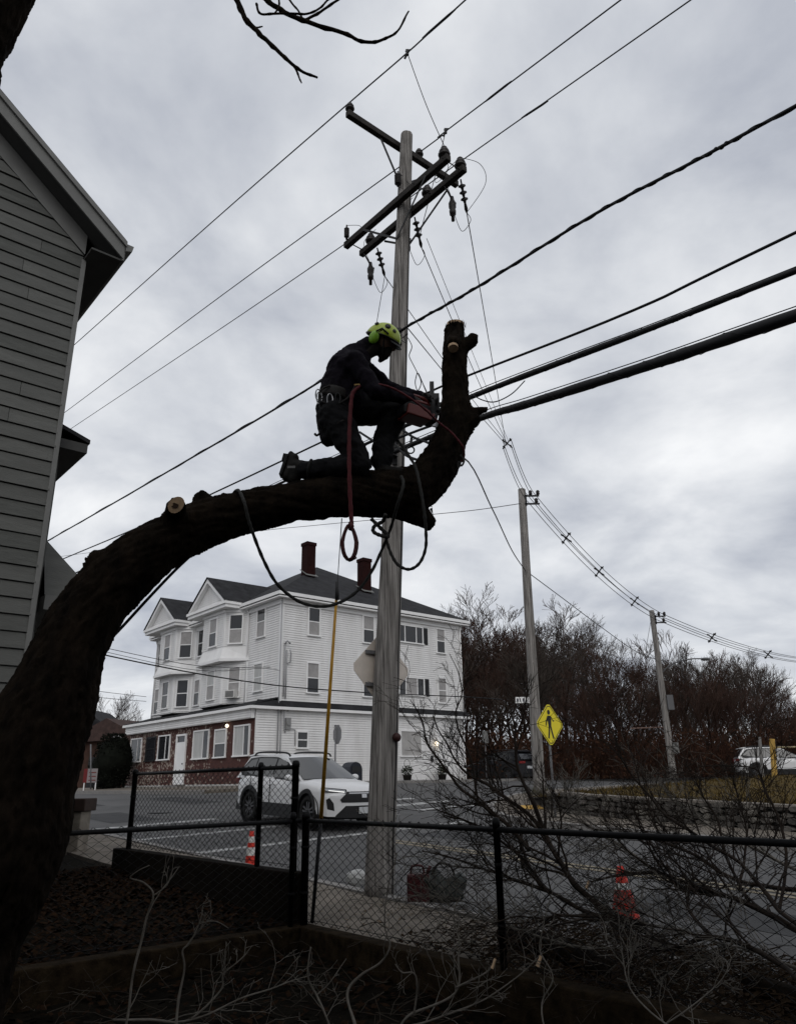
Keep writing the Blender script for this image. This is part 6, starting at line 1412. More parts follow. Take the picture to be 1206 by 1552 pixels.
# gloved hands with five fingers each, closed on the saw
def hand(wr, tgt, palm_n, sidev, name):
    d = (tgt - wr).normalized(); g = MB(); pc = wr + d * 0.055
    for k_ in range(4): g.ball(wr + d * (0.02 + k_ * 0.022), 0.036, 10, 8, (1, 1, 1))
    for sft in (-0.02, 0.02): g.tube([wr, wr + d * 0.09 + sidev * sft], [0.026, 0.022], 8)
    for k_, (off_, ln) in enumerate(((-0.033, 0.030), (-0.011, 0.034), (0.011, 0.033), (0.032, 0.027))):
        b0 = wr + d * 0.088 + sidev * off_; k1 = b0 + d * ln + palm_n * 0.006; k2 = k1 + d * (ln * 0.25) + palm_n * (ln * 0.85); k3 = k2 - d * (ln * 0.55) + palm_n * (ln * 0.45)
        g.tube([b0, k1, k2, k3], [0.0105, 0.0102, 0.0095, 0.008], 8)
        for q, r in ((k1, 0.0103), (k2, 0.0096), (k3, 0.0082)): g.ball(q, r, 8, 6)
    t0 = wr + d * 0.035 - sidev * 0.03; t1 = t0 + d * 0.028 - sidev * 0.022 + palm_n * 0.02; t2 = t1 + d * 0.022 + palm_n * 0.024 + sidev * 0.012
    g.tube([t0, t1, t2], [0.015, 0.012, 0.0095], 8); g.ball(t1, 0.0122, 8, 6); g.ball(t2, 0.0098, 8, 6)
    me = remesh(g.mesh('tmp', V((0, 0, 0))), 0.0042, 2)
    for v in me.vertices: v.co = v.co - man.location
    link(name, me, mat('work_glove', (0.02, 0.018, 0.017), 0.8), man, True)
saw_c = M(634, 623, 0.0)
hand(wrN, M(636, 611, 0.0), V((0, 0.55, -0.8)).normalized(), V((0.25, 0.8, 0.5)).normalized(), 'gloved_hand')
hand(wrF, M(652, 604, 0.05), V((0, -0.55, -0.8)).normalized(), V((0.25, 0.8, -0.5)).normalized(), 'gloved_hand')
# harness: waist belt, leg loops, gear loops and karabiners
STRAP = mat('harness_web', (0.016, 0.014, 0.013), 0.8); RED = mat('rope_red', (0.070, 0.008, 0.011), 0.8, 0.3, 60); STEEL = mat('steel', (0.35, 0.35, 0.36), 0.35, metal=0.9)
ax_b = (chs - pel).normalized(); bx = V((0, 1, 0)) - ax_b * ax_b.y; bx.normalize(); by_ = ax_b.cross(bx)
g = MB(); wc = M(511, 606); rows = []
for t_ in (-1, -0.5, 0.5, 1): rows.append([wc + ax_b * (0.045 * t_) + (bx * math.cos(a) * 0.175 + by_ * math.sin(a) * 0.160) * (1.0 if abs(t_) < 1 else 0.97) for a in [2 * math.pi * k_ / 24 for k_ in range(25)]])
g.grid(rows); hb = g.build('harness_belt', STRAP, man, True); so = hb.modifiers.new('t', 'SOLIDIFY'); so.thickness = 0.012
for hp_, kn_ in ((hipN, knN), (hipF, knF)):
    d = (kn_ - hp_).normalized(); c = hp_ + d * 0.12; x = d.orthogonal().normalized(); y = d.cross(x); g = MB(); g.tube([c + (x * math.cos(a) + y * math.sin(a)) * 0.118 for a in [2 * math.pi * k_ / 18 for k_ in range(18)]], 0.012, 6, closed=True); g.build('leg_loop', STRAP, man, True)
for k_, (x, y, dd, sz) in enumerate(((489, 592, -0.10, 0.05), (484, 603, -0.13, 0.055), (488, 612, -0.16, 0.05), (500, 606, -0.19, 0.055), (512, 604, -0.20, 0.05), (482, 598, -0.02, 0.05))):
    c = M(x, y, dd); g = MB(); lp = [c + V((math.cos(a) * sz * 0.42, math.sin(a * 2) * 0.006, math.sin(a) * sz)) for a in [2 * math.pi * q / 14 for q in range(14)]]; g.tube(lp, 0.0055, 6, closed=True); g.build('karabiner', STEEL if k_ % 2 else IRON, man, True)
for k_, pts in enumerate(([(500, 584, -0.17), (486, 592, -0.16), (484, 606, -0.16), (494, 611, -0.17)], [(540, 582, -0.18), (526, 604, -0.20), (505, 615, -0.20), (492, 616, -0.18)])):
    g = MB(); g.tube(spline([M(*q) for q in pts], 6), 0.008, 6); g.build('gear_loop', STRAP, man, True)
g = MB(); g.tube(spline([M(484, 640, -0.05), M(485, 655, -0.05), M(480, 660, -0.05), M(477, 657, -0.05)], 5), 0.010, 6); g.build('hook', STRAP, man, True)
g = MB(); c = M(546, 584, -0.18); g.tube([c + V((-0.05, 0, 0.0)), c + V((0.06, 0, 0.012))], 0.012, 8); g.ball(c, 0.022, 8, 6); g.build('rope_bridge_ring', mat('brass', (0.25, 0.16, 0.06), 0.4, metal=0.7), man, True)

# ------------------------------------------------------------------ chainsaw
saw = thing('chainsaw', 'small black and red top-handle chainsaw in the arborist hands', 'chainsaw', saw_c)
fx = (M(668, 632, 0.12) - M(625, 618, -0.02)).normalized(); uz = (V((0, 0, 1)) - fx * fx.z).normalized(); sy = uz.cross(fx)
fx, sy, uz = fx * 1.25, sy * 1.15, uz * 1.02
SF = Matrix(((fx.x, sy.x, uz.x, saw_c.x), (fx.y, sy.y, uz.y, saw_c.y), (fx.z, sy.z, uz.z, saw_c.z), (0, 0, 0, 1)))
def bev(o, w=0.012): b_ = o.modifiers.new('b', 'BEVEL'); b_.width = w; b_.segments = 3; return o
SAWB = mat('saw_black', (0.008, 0.008, 0.009), 0.6, spec=0.2); SAWR = mat('saw_red', (0.10, 0.013, 0.010), 0.4)
g = MB(SF); g.prism([(-0.13, -0.055, -0.085), (0.12, -0.055, -0.085), (0.13, -0.055, -0.01), (0.07, -0.055, 0.045), (-0.10, -0.055, 0.04), (-0.14, -0.055, -0.02)], (0, 0.11, 0)); bev(g.build('body', SAWB, saw)); g = MB(SF); g.prism([(-0.12, -0.075, -0.10), (0.06, -0.075, -0.10), (0.10, -0.075, -0.03), (0.02, -0.075, 0.0), (-0.11, -0.075, 0.0)], (0, 0.15, 0)); bev(g.build('engine_cover', SAWR, saw))
g = MB(SF); g.prism([(-0.08, -0.05, 0.041), (0.065, -0.05, 0.046), (0.04, -0.05, 0.075), (-0.06, -0.05, 0.072)], (0, 0.10, 0)); bev(g.build('top_cover', SAWR, saw))
g = MB(SF); g.tube(spline([(-0.12, 0, 0.02), (-0.12, 0, 0.09), (-0.05, 0, 0.125), (0.05, 0, 0.12), (0.085, 0, 0.06)], 5), 0.016, 8); g.build('top_handle', SAWR, saw, True)
g = MB(SF); g.tube(spline([(0.06, -0.07, -0.06), (0.07, -0.08, 0.06), (0.07, -0.02, 0.13), (0.07, 0.05, 0.11)], 5), 0.011, 8); g.build('front_handle', SAWB, saw, True)
g = MB(SF); g.box((0.115, -0.06, 0.02), (0.13, 0.05, 0.15)); bev(g.build('hand_guard', SAWB, saw), 0.006)
g = MB(SF); n_ = 10; prof = [(0.10, -0.03), (0.40, -0.03)] + [(0.40 + 0.03 * math.sin(q * math.pi / 8), -0.06 * 0 - 0.0 - 0.03 * math.cos(q * math.pi / 8)) for q in range(1, 8)] + [(0.40, 0.03), (0.10, 0.03)]
g.prism([(x, 0.045, z - 0.03) for x, z in prof], (0, 0.006, 0)); bar_ = g.build('guide_bar', STEEL, saw)
g = MB(SF); g.tube([(x, 0.048, z * 1.12 - 0.03) for x, z in prof], 0.006, 5, closed=True); g.build('chain', IRON, bar_)

# ------------------------------------------------------------------ ropes
def rope(name, label, pts, r, m_, n=8, twist=True):
    sp = spline(pts, n); g = MB(); g.tube(sp, [r * (1 + (0.12 * math.sin(i * 1.7) if twist else 0)) for i in range(len(sp))], 7); return tag(g.build(name, m_, None, True), label, 'rope', 'climbing ropes')
DR = mat('rope_dark', (0.020, 0.020, 0.018), 0.85, 0.3, 50)
rope('climbing_rope', 'red climbing rope hanging straight down from the harness', [M(546, 586, -0.22), M(538, 592, -0.24), M(533, 602, -0.25), M(530, 640, -0.27), M(529, 690, -0.30), M(530, 740, -0.33), M(532, 782, -0.33), M(533, 794, -0.33)], 0.0165, RED)
g = MB(); coil = []
for k_ in range(4):
    for q in range(20):
        a = 2 * math.pi * q / 20; t_ = math.sin(a); w = 0.052 * (1 - 0.35 * max(0, -math.cos(a)) ** 1) * (1 + 0.07 * (k_ - 1.5))
        coil.append(M(529, 822, -0.33) + V((math.sin(a) * w + 0.004 * math.cos(k_ * 2), 0.012 * (k_ - 1.5), -math.cos(a) * (0.135 + 0.006 * math.sin(k_ * 3)))))
g.tube(coil, 0.010, 6); top_ = M(531, 796, -0.33); g.tube([top_ + V((0, 0, 0.02)), top_ + V((0.012, -0.015, -0.015)), top_ + V((0, 0, -0.04))], 0.018, 7); g.tube([M(536, 840, -0.33), M(540, 846, -0.33), M(536, 848, -0.33)], 0.006, 5)
tag(g.build('rope_coil', mat('rope_coil_red', (0.060, 0.016, 0.016), 0.85, 0.5, 40), None, True), 'dark red hank of rope hanging in a loop under the limb', 'rope', 'climbing ropes')
rope('flipline', 'red positioning line from the harness across the thigh to the upright stub', [M(548, 584, -0.20), M(575, 583, -0.24), M(598, 590, -0.24), M(625, 606, -0.22), M(648, 624, -0.18), M(664, 640, -0.10), at(684, 656, 5.66), at(700, 676, 5.68), at(703, 690, 5.75), at(700, 700, 5.8)], 0.0095, RED)
rope('flipline_tail', 'frayed dark line end knotted on the right of the stub', [at(698, 690, 5.76), at(703, 698, 5.74), at(699, 706, 5.74), at(695, 700, 5.74), at(694, 710, 5.74)], 0.008, DR, twist=False)
rope('lowering_rope', 'long dark rope swag hanging from the limb across the white house roof', [at(352, 750, 5.6), at(361, 743, 5.42), at(370, 760, 5.2), at(376, 785, 5.2), at(384, 810, 5.25), at(400, 850, 5.35), at(420, 885, 5.45), at(450, 910, 5.55), at(480, 919, 5.6), at(510, 915, 5.65), at(540, 897, 5.7), at(562, 868, 5.7), at(580, 830, 5.7), at(592, 800, 5.65), at(602, 765, 5.48), at(611, 735, 5.46), at(608, 722, 5.6)], 0.0125, DR)
rope('lowering_rope', 'dark rope loop hanging in front of the pole right of the knot', [at(585, 816, 5.68), at(592, 838, 5.66), at(603, 856, 5.64), at(620, 863, 5.62), at(636, 853, 5.6), at(645, 830, 5.58), at(645, 800, 5.5), at(642, 770, 5.47), at(635, 730, 5.5), at(628, 705, 5.62), at(612, 680, 5.75), at(600, 665, 5.85)], 0.0125, DR)
rope('rope_knot', 'dark knotted rope bight under the limb in front of the pole', [at(562, 786, 5.62), at(576, 800, 5.64), at(588, 813, 5.64), at(578, 812, 5.62), at(566, 806, 5.62), at(568, 797, 5.62), at(580, 790, 5.62), at(584, 780, 5.55)], 0.0155, DR)
# ------------------------------------------------------------------ yellow pole pruner standing beyond the corner, with its cord
pb, pt = sn(0.35, 0.32), None; pb.z = gz(pb) + 0.03
p_top = at(511, 890, 8.7); prn = thing('pole_pruner', 'long yellow pole pruner standing up behind the fence corner', 'pole pruner', pb)
pm = at(486.5, 1240, 9.25)
g = MB(); g.tube([pm, p_top], [0.024, 0.016], 10); g.build('yellow_section', mat('pruner_yellow', (0.36, 0.19, 0.015), 0.5, 0.2, 9), prn, True)
g = MB(); g.tube([at(473, 1399, 9.2), pm], [0.020, 0.022], 10); g.build('lower_section', SAWB, prn, True)
g = MB(); g.tube([p_top - V((0, 0, 0.15)), p_top + V((0, 0, 0.06))], 0.024, 10); g.build('ferrule', IRON, prn, True)
rope('pull_cord', 'thin cord from the yellow pole up to the limb', [p_top, at(514, 845, 7.6), at(518, 786, 5.9)], 0.0045, CABLEG, twist=False)

# ================================================================== vehicles
def lerp_tab(tab, x):
    if x <= tab[0][0]: return tab[0][1]
    for (a, b_), (c, d) in zip(tab, tab[1:]):
        if x <= c: return b_ + (d - b_) * (x - a) / (c - a)
    return tab[-1][1]
WHT = mat('car_white', (0.62, 0.62, 0.625), 0.25, spec=0.6); BLKP = mat('car_plastic', (0.012, 0.012, 0.013), 0.55); CGL = mat('car_glass', (0.012, 0.013, 0.015), 0.04, spec=0.7)
TYRE = mat('tyre', (0.010, 0.010, 0.010), 0.85); RIM = mat('rim_dark', (0.09, 0.09, 0.095), 0.35, metal=0.6); CHR = mat('chrome_trim', (0.4, 0.4, 0.41), 0.25, metal=0.9)
LENS = mat('headlight_lens', (0.25, 0.26, 0.27), 0.08, spec=0.8); GLINT = mat('headlight_glint_glow', (0.9, 0.9, 0.9), 0.3, emit=((1, 0.97, 0.92), 0.5)); TAIL = mat('tail_red', (0.20, 0.012, 0.012), 0.25)  # weak emission stands in for a reflection on the headlights
XF, XR, RA, RW = 1.34, -1.35, 0.435, 0.365
def suv(name, label, loc, head, paint, group):
    """mid-size sport utility vehicle, nose towards +x"""
    root = thing(name, label, 'car', (0, 0, 0), group)
    wt = [(-2.28, 0.80), (-2.1, 0.88), (-1.5, 0.925), (-0.5, 0.915), (0.6, 0.915), (1.5, 0.925), (1.95, 0.90), (2.25, 0.86), (2.3, 0.84)]
    belt = [(-2.28, 1.00), (-1.6, 1.10), (0.8, 1.03), (1.2, 1.00), (1.9, 0.93), (2.15, 0.86), (2.3, 0.74)]
    top = [(-2.28, 1.02), (-1.6, 1.12), (0.7, 1.10), (1.2, 1.085), (1.8, 1.03), (2.12, 0.95), (2.26, 0.84), (2.3, 0.76)]
    def zlow(x):
        z = lerp_tab([(-2.28, 0.42), (-2.0, 0.34), (2.0, 0.34), (2.3, 0.30)], x)
        for c in (XF, XR):
            if abs(x - c) < RA: z = max(z, 0.365 + math.sqrt(RA * RA - (x - c) ** 2))
        return z
    xs = [-2.28, -2.2, -2.05, -1.9]
    for c in (XR, XF): xs += [c + RA * math.cos(math.pi * q / 14) * 1.0001 for q in range(15)]
    xs += [-0.8, -0.5, -0.2, 0.1, 0.4, 0.7, 1.85, 2.0, 2.1, 2.18, 2.24, 2.28, 2.3]; xs = sorted(set(round(x, 4) for x in xs))
    def bend(x, y): k_ = min(1, max(0, (x - 1.3) / 0.95)); kr = min(1, max(0, (-x - 1.7) / 0.55)); return x - k_ * 0.34 * (abs(y) / 0.9) ** 2.6 + kr * 0.16 * (abs(y) / 0.9) ** 2.6
    g = MB(); rowsL = []
    for x in xs:
        w, zb, zt, zl = lerp_tab(wt, x), lerp_tab(belt, x), lerp_tab(top, x), zlow(x); m1 = max(zl + 0.02, 0.60); m2 = max(zl + 0.04, 0.80)
        half = [(w * 0.985, zl), (w * 1.0, max(zl + 0.01, 0.46)), (w * 0.988, m1), (w * 1.005, min(max(m2, zl + .05), zb - .06)), (w * 0.985, zb - 0.05), (w * 0.93, zb), (w * 0.62, zb + (zt - zb) * 0.75), (w * 0.3, zt - 0.005), (0, zt)]
        rowsL.append([(bend(x, y), y, z) for y, z in half] + [(bend(x, y), -y, z) for y, z in reversed(half[:-1])])
    g.grid(rowsL); n_ = len(rowsL[0])
    body = g.build('body', paint, root, True)
    bm = bmesh.new(); bm.from_mesh(body.data)
    # close nose and tail with gridded faces
    bm.free()
    for row, x0, nm in ((rowsL[-1], 2.3, 'front_fascia'), (rowsL[0], -2.28, 'tailgate')):
        h = (n_ + 1) // 2; Lh = row[:h]; g = MB(); grd = []
        for (bx_, y, z) in Lh[:-1]:
            grd.append([(bend(x0, y * t_) , y * t_, z) for t_ in [1 - q / 8 for q in range(17)]])
        grd.append([Lh[-1]] * 17); g.grid(grd); g.build(nm, paint, root, True)
    # wheel-arch cladding, sills
    g = MB()
    for c in (XF, XR):
        for sg in (1, -1):
            rows = []
            for q in range(17):
                a = math.pi * q / 16; rows.append([(bend(c + r * math.cos(a), .9), sg * (0.925 + e), max(0.26, 0.365 + r * math.sin(a))) for r, e in ((RA - 0.02, -0.10), (RA - 0.02, 0.012), (RA + 0.07, 0.016), (RA + 0.085, -0.02))])
            g.grid(rows)
            g.lathe((c, sg * 0.86, 0.365), [(0.0, 0.0), (RA, 0.0), (RA, 0.06)], 20, (0, sg, 0))
    for sg in (1, -1):
        y0, y1 = sorted((sg * 0.78, sg * 0.925)); g.box((XR + RA, y0, 0.20), (XF - RA, y1, 0.37)); y0, y1 = sorted((sg * 0.90, sg * 0.936)); g.box((XR + RA + .02, y0, 0.36), (XF - RA - .02, y1, 0.50))
    g.box((-2.22, -0.8, 0.24), (-1.8, 0.8, 0.44)); g.box((-1.8, -0.8, 0.20), (1.8, 0.8, 0.34)); g.build('cladding', BLKP, root)
    # cabin
    def cab(x, y, z): return (x, y, z)
    pts = {}
    sideL = [(0.98, 0.845, 1.02), (0.45, 0.775, 1.30), (-0.02, 0.700, 1.545), (-0.5, 0.675, 1.60), (-1.2, 0.665, 1.605), (-1.85, 0.650, 1.57), (-2.0, 0.70, 1.40), (-2.22, 0.80, 1.08)]
    g = MB(); rows = []
    for x, y, z in sideL: rows.append([(x + 0.0 + (0.10 if x > -0.1 else 0) * (1 - abs(t_)) * (1.6 if x > .3 else 1.0), y * t_, z + 0.045 * (1 - t_ * t_) * (1 if -1.9 < x < 0.2 else 0.5)) for t_ in [1 - q / 6 for q in range(13)]])
    g.grid(rows)
    for sg in (1, -1):
        poly = [(x, sg * y, z) for x, y, z in sideL]; bot = [(-2.2, sg * 0.86, 1.04), (-0.6, sg * 0.885, 1.04), (0.9, sg * 0.86, 1.0)]; g.add(poly + bot, [tuple(range(len(poly) + 3))])
    g.build('cabin', paint, root, True)
    # glazing: pieces a little proud of the shell
    def side_pt(x, z, sg, e=0.012):
        yb, yt = 0.868, 0.672; t_ = (z - 1.05) / 0.54; return (x, sg * (yb + (yt - yb) * t_ + e), z)
    for sg in (1, -1):
        for nm, poly in (('side_window', [(0.78, 1.075), (0.42, 1.285), (0.02, 1.49), (-0.33, 1.53), (-0.33, 1.09)]), ('side_window', [(-0.40, 1.09), (-0.40, 1.535), (-0.9, 1.545), (-1.30, 1.535), (-1.30, 1.12)]), ('quarter_window', [(-1.36, 1.125), (-1.36, 1.53), (-1.66, 1.49), (-1.98, 1.24)])):
            g = MB(); g.add([side_pt(x, z, sg) for x, z in poly] + [side_pt(x, z, sg, -0.03) for x, z in poly], [tuple(range(len(poly)))] + [(i, (i + 1) % len(poly), len(poly) + (i + 1) % len(poly), len(poly) + i) for i in range(len(poly))]); g.build(nm, CGL, root)
        g = MB(); g.add([side_pt(x, z, sg, 0.006) for x, z in ((0.92, 1.04), (0.44, 1.31), (0.0, 1.54), (-0.5, 1.575), (-1.3, 1.575), (-1.75, 1.53), (-2.08, 1.21), (-1.9, 1.10), (-0.4, 1.06))], [tuple(range(9))]); g.build('window_surround', BLKP, root)
    g = MB(); rows = []
    for q in range(7):
        t_ = q / 6; z = 1.065 + t_ * 0.475; x = 0.955 - t_ * 0.935; y = 0.80 - t_ * 0.145; rows.append([(x + 0.012 + 0.10 * (1 - abs(u)) * (1.6 - 0.6 * t_), y * u, z + 0.010 + 0.022 * (1 - u * u) + 0.012 * t_ * (1 - u * u)) for u in [1 - k_ / 6 for k_ in range(13)]])
    g.grid(rows); g.build('windscreen', CGL, root, True)
    g = MB(); g.grid([[(-1.92 - t_ * 0.27, (0.60 + 0.10 * t_) * u, 1.50 - t_ * 0.34) for u in [1 - k_ / 4 for k_ in range(9)]] for t_ in (0, .5, 1)]); 
    for i, p in enumerate(g.v): g.v[i] = p + V((-0.055, 0, 0))
    g.build('rear_window', CGL, root, True)
    g = MB(); g.prism([(-1.70, -0.62, 1.60), (-2.05, -0.60, 1.56), (-2.05, 0.60, 1.56), (-1.70, 0.62, 1.60)], (0, 0, 0.05)); o = g.build('spoiler', paint, root); o.modifiers.new('b', 'BEVEL').width = 0.02
    for sg in (1, -1):
        g = MB(); g.tube(spline([(0.05, sg * 0.62, 1.60), (-0.12, sg * 0.63, 1.675), (-0.9, sg * 0.62, 1.695), (-1.55, sg * 0.60, 1.675), (-1.72, sg * 0.60, 1.61)], 6), 0.024, 8); g.build('roof_rail', BLKP, root, True)
        g = MB(); g.ball((0.62, sg * 1.00, 1.10), 0.10, 12, 8, (0.75, 1.1, 0.75)); mr = g.build('mirror', paint, root, True); g = MB(); g.bar((0.64, sg * 0.85, 1.04), (0.62, sg * 0.95, 1.06), 0.06, 0.04); g.build('mirror_arm', BLKP, mr)
        for x in (-0.36, -1.33): 
            g = MB(); y0, y1 = sorted((sg * 0.918, sg * 0.934)); g.box((x - 0.005, y0, 0.5), (x + 0.005, y1, 1.05)); g.build('door_seam', BLKP, root)
        for x in (-0.22, -1.18):
            g = MB(); g.tube([(x - 0.11, sg * 0.925, 0.93), (x - 0.09, sg * 0.952, 0.935), (x + 0.09, sg * 0.952, 0.935), (x + 0.11, sg * 0.925, 0.93)], 0.014, 6); g.build('door_handle', paint, root, True)
        # wheels
        for c in (XF, XR):
            g = MB(); g.lathe((c, sg * 0.80, 0.365), [(0.22, -0.11), (0.30, -0.115), (0.350, -0.09), (RW, -0.05), (RW, 0.05), (0.350, 0.09), (0.30, 0.115), (0.235, 0.105), (0.23, 0.06)], 28, (0, sg, 0)); wh = g.build('wheel', TYRE, root, True)
            g = MB(); g.lathe((c, sg * 0.80, 0.365), [(0.235, 0.10), (0.228, 0.05), (0.10, 0.03), (0.05, 0.06), (0.0, 0.065)], 24, (0, sg, 0))
            for q in range(5):
                a = 2 * math.pi * q / 5 + 0.3; d = V((math.cos(a), 0, math.sin(a))); cc = V((c, sg * 0.885, 0.365)); tn = V((-math.sin(a), 0, math.cos(a)))
                for e in (-1, 1): g.bar(cc + d * 0.04 + tn * 0.02 * e, cc + d * 0.225 + tn * 0.05 * e, 0.035, 0.03, (0, 1, 0))
            g.build('rim', RIM, wh)
        # lamps
        def fpatch(nm, yz, m_, e=0.012, par=None):
            g = MB(); vs_ = [];
            for y, z in yz:
                xx = lerp_tab([(0.25, 2.285), (0.74, 2.30), (0.84, 2.26), (0.95, 2.12), (1.0, 1.95)], z); vs_.append((bend(xx, y) + e, sg * y, z))
            g.add(vs_, [tuple(range(len(vs_)))]); return g.build(nm, m_, par or root)
        hl = fpatch('headlight', [(0.46, 0.80), (0.84, 0.845), (0.90, 0.90), (0.86, 0.915), (0.46, 0.865)], LENS, 0.018); fpatch('glint_strip', [(0.50, 0.815), (0.80, 0.85), (0.80, 0.865), (0.50, 0.835)], GLINT, 0.024, hl)
        fpatch('headlight_bezel', [(0.42, 0.785), (0.86, 0.83), (0.92, 0.905), (0.87, 0.925), (0.42, 0.88)], BLKP, 0.010, hl)
        fpatch('fog_slot', [(0.70, 0.42), (0.83, 0.46), (0.86, 0.66), (0.80, 0.70), (0.72, 0.58)], BLKP, 0.014)
        g = MB(); y0, y1 = sorted((sg * 0.42, sg * 0.80)); g.box((-2.30, y0, 0.93), (-2.17, y1, 1.05)); g.build('tail_light', TAIL, root)
    def cpatch(nm, rows_, m_, e):
        g = MB(); out = []
        for z, hw in rows_:
            xx = lerp_tab([(0.25, 2.285), (0.74, 2.30), (0.84, 2.26), (0.95, 2.12)], z); out.append([(bend(xx, hw * t_) + e, hw * t_, z) for t_ in [1 - q / 6 for q in range(13)]])
        g.grid(out); g.build(nm, m_, root)
    cpatch('grille', [(0.60, 0.56), (0.66, 0.60), (0.76, 0.50), (0.80, 0.46), (0.835, 0.42)], BLKP, 0.016); cpatch('lower_intake', [(0.27, 0.70), (0.34, 0.66), (0.44, 0.56), (0.53, 0.47)], BLKP, 0.016); cpatch('grille_strip', [(0.79, 0.40), (0.815, 0.39)], CHR, 0.026)
    cpatch('number_plate', [(0.36, 0.15), (0.50, 0.15)], mat('plate_white', (0.45, 0.46, 0.47), 0.5), 0.04); cpatch('emblem', [(0.70, 0.07), (0.78, 0.07)], CHR, 0.03)
    g = MB(); g.box((-2.32, -0.26, 0.66), (-2.28, 0.26, 0.80)); g.build('rear_plate', mat('plate_white', (0.45, 0.46, 0.47), 0.5), root)
    root.location = loc; root.rotation_euler = (0, 0, math.atan2(head.y, head.x))
    return root
hA = -SD
cpos = sn(9.6, 6.45); cz = gz(cpos) - 0.08
car = suv('car', 'white sport utility vehicle with black roof rails waiting in the street behind the fence', (cpos.x, cpos.y, cz), hA, WHT, None)
car.rotation_euler = (0, math.radians(2.2), math.atan2(hA.y, hA.x))
def recolour(root, paint):
    for ch in [x for x in bpy.data.objects if x.parent == root]:
        if ch.name.split('.')[0] in ('body', 'front_fascia', 'tailgate', 'cabin', 'spoiler', 'mirror', 'door_handle'):
            ch.material_slots[0].link = 'OBJECT'; ch.material_slots[0].material = paint
dk = copy_tree(car); p = sn(24.2, 29.6); dk.location = (p.x, p.y, gz(p) - 0.08); dk.rotation_euler = (0, 0, math.atan2(SD.y, SD.x)); recolour(dk, mat('car_dark', (0.008, 0.008, 0.010), 0.4, spec=0.3))
tag(dk, 'dark parked car showing its tail lights beyond the white house corner', 'car')
ws = copy_tree(car); p = at(1186, 1177, 43); ws.location = (p.x, p.y, p.z - 0.12); ws.rotation_euler = (0, 0, math.radians(-14)); recolour(ws, WHT)
tag(ws, 'white sport utility vehicle parked behind the yellow post at the right edge', 'car')

# ================================================================== signs
def flat_poly(fr, pts, b_, t_=0.004):
    g = MB(fr); g.prism([(a, b_, z) for a, z in pts], (0, t_, 0)); return g
def sign_frame(p, nrm):
    nrm = V((nrm.x, nrm.y, 0)).normalized(); a = V((-nrm.y, nrm.x, 0)); return Matrix(((a.x, nrm.x, 0, p.x), (a.y, nrm.y, 0, p.y), (0, 0, 1, p.z), (0, 0, 0, 1)))
YS = mat('sign_yellow', (0.72, 0.60, 0.02), 0.45); BS = mat('sign_black', (0.012, 0.012, 0.012), 0.5); GALV = mat('galvanised', (0.13, 0.13, 0.135), 0.5, 0.2, 9)
def diamond(r, c=0.05):
    return [(0 + c, -r + c), (r - c, -c), (r - c, c), (c, r - c), (-c, r - c), (-r + c, c), (-r + c, -c), (-c, -r + c)]
bp_ = sn(4.86, 10.34); bp_.z = gz(bp_); sc = at(841, 1098, bp_.y - 0.06)
ps_ = thing('pedestrian_sign', 'yellow diamond pedestrian crossing sign on a grey post at the corner', 'sign', bp_)
fr = sign_frame(V((bp_.x, bp_.y, sc.z)) + (-SD) * 0.05, -SD)
flat_poly(fr, diamond(0.53), 0.0, 0.006).build('plate', YS, ps_)
g = MB(fr); o_, i_ = diamond(0.50), diamond(0.475, 0.045)
g.add([(a, 0.009, z) for a, z in o_] + [(a, 0.009, z) for a, z in i_], [(q, (q + 1) % 8, 8 + (q + 1) % 8, 8 + q) for q in range(8)]); g.build('border', BS, ps_)
g = MB(fr); sx = -1   # the walking figure
def fig(pts): g.prism([(sx * a, 0.0075, z) for a, z in pts], (0, 0.003, 0))
fig([(0.0 + 0.055 * math.cos(q * math.pi / 6) + 0.02, 0.295 + 0.06 * math.sin(q * math.pi / 6)) for q in range(12)])
fig([(-0.055, 0.21), (0.065, 0.215), (0.085, 0.12), (0.055, -0.03), (-0.045, -0.03), (-0.06, 0.10)])
fig([(0.050, 0.205), (0.085, 0.20), (0.155, 0.06), (0.165, -0.03), (0.135, -0.03), (0.115, 0.05), (0.06, 0.13)])
fig([(-0.045, 0.205), (-0.06, 0.16), (-0.13, 0.07), (-0.175, 0.09), (-0.165, 0.115), (-0.125, 0.105), (-0.085, 0.18)])
fig([(-0.045, -0.025), (0.01, -0.025), (-0.03, -0.18), (-0.085, -0.335), (-0.135, -0.325), (-0.08, -0.17)])
fig([(0.005, -0.025), (0.055, -0.025), (0.07, -0.16), (0.105, -0.32), (0.06, -0.335), (0.015, -0.17)])
g.build('walking_figure', BS, ps_)
g = MB(); g.tube([bp_ - V((0, 0, 0.05)), V((bp_.x, bp_.y, sc.z + 0.45))], 0.032, 8); g.build('post', GALV, ps_, True)
# back of a diamond sign bolted behind the near pole
c = on_pole(at(576, 1012, 10.8).z); fr = sign_frame(c + SD * 0.24, SD); fr[0][3] += 0.07
bsn = thing('diamond_sign', 'back of a tan diamond sign mounted behind the near utility pole', 'sign', c + SD * 0.24)
flat_poly(fr, diamond(0.545), -0.004, 0.006).build('plate', mat('sign_back', (0.58, 0.52, 0.46), 0.5, 0.12, 3), bsn)
g = MB(fr); g.box((-0.30, -0.035, -0.25), (0.30, -0.006, -0.20)); g.box((-0.30, -0.035, 0.2), (0.30, -0.006, 0.25)); g.build_each('bracket', GALV, bsn)
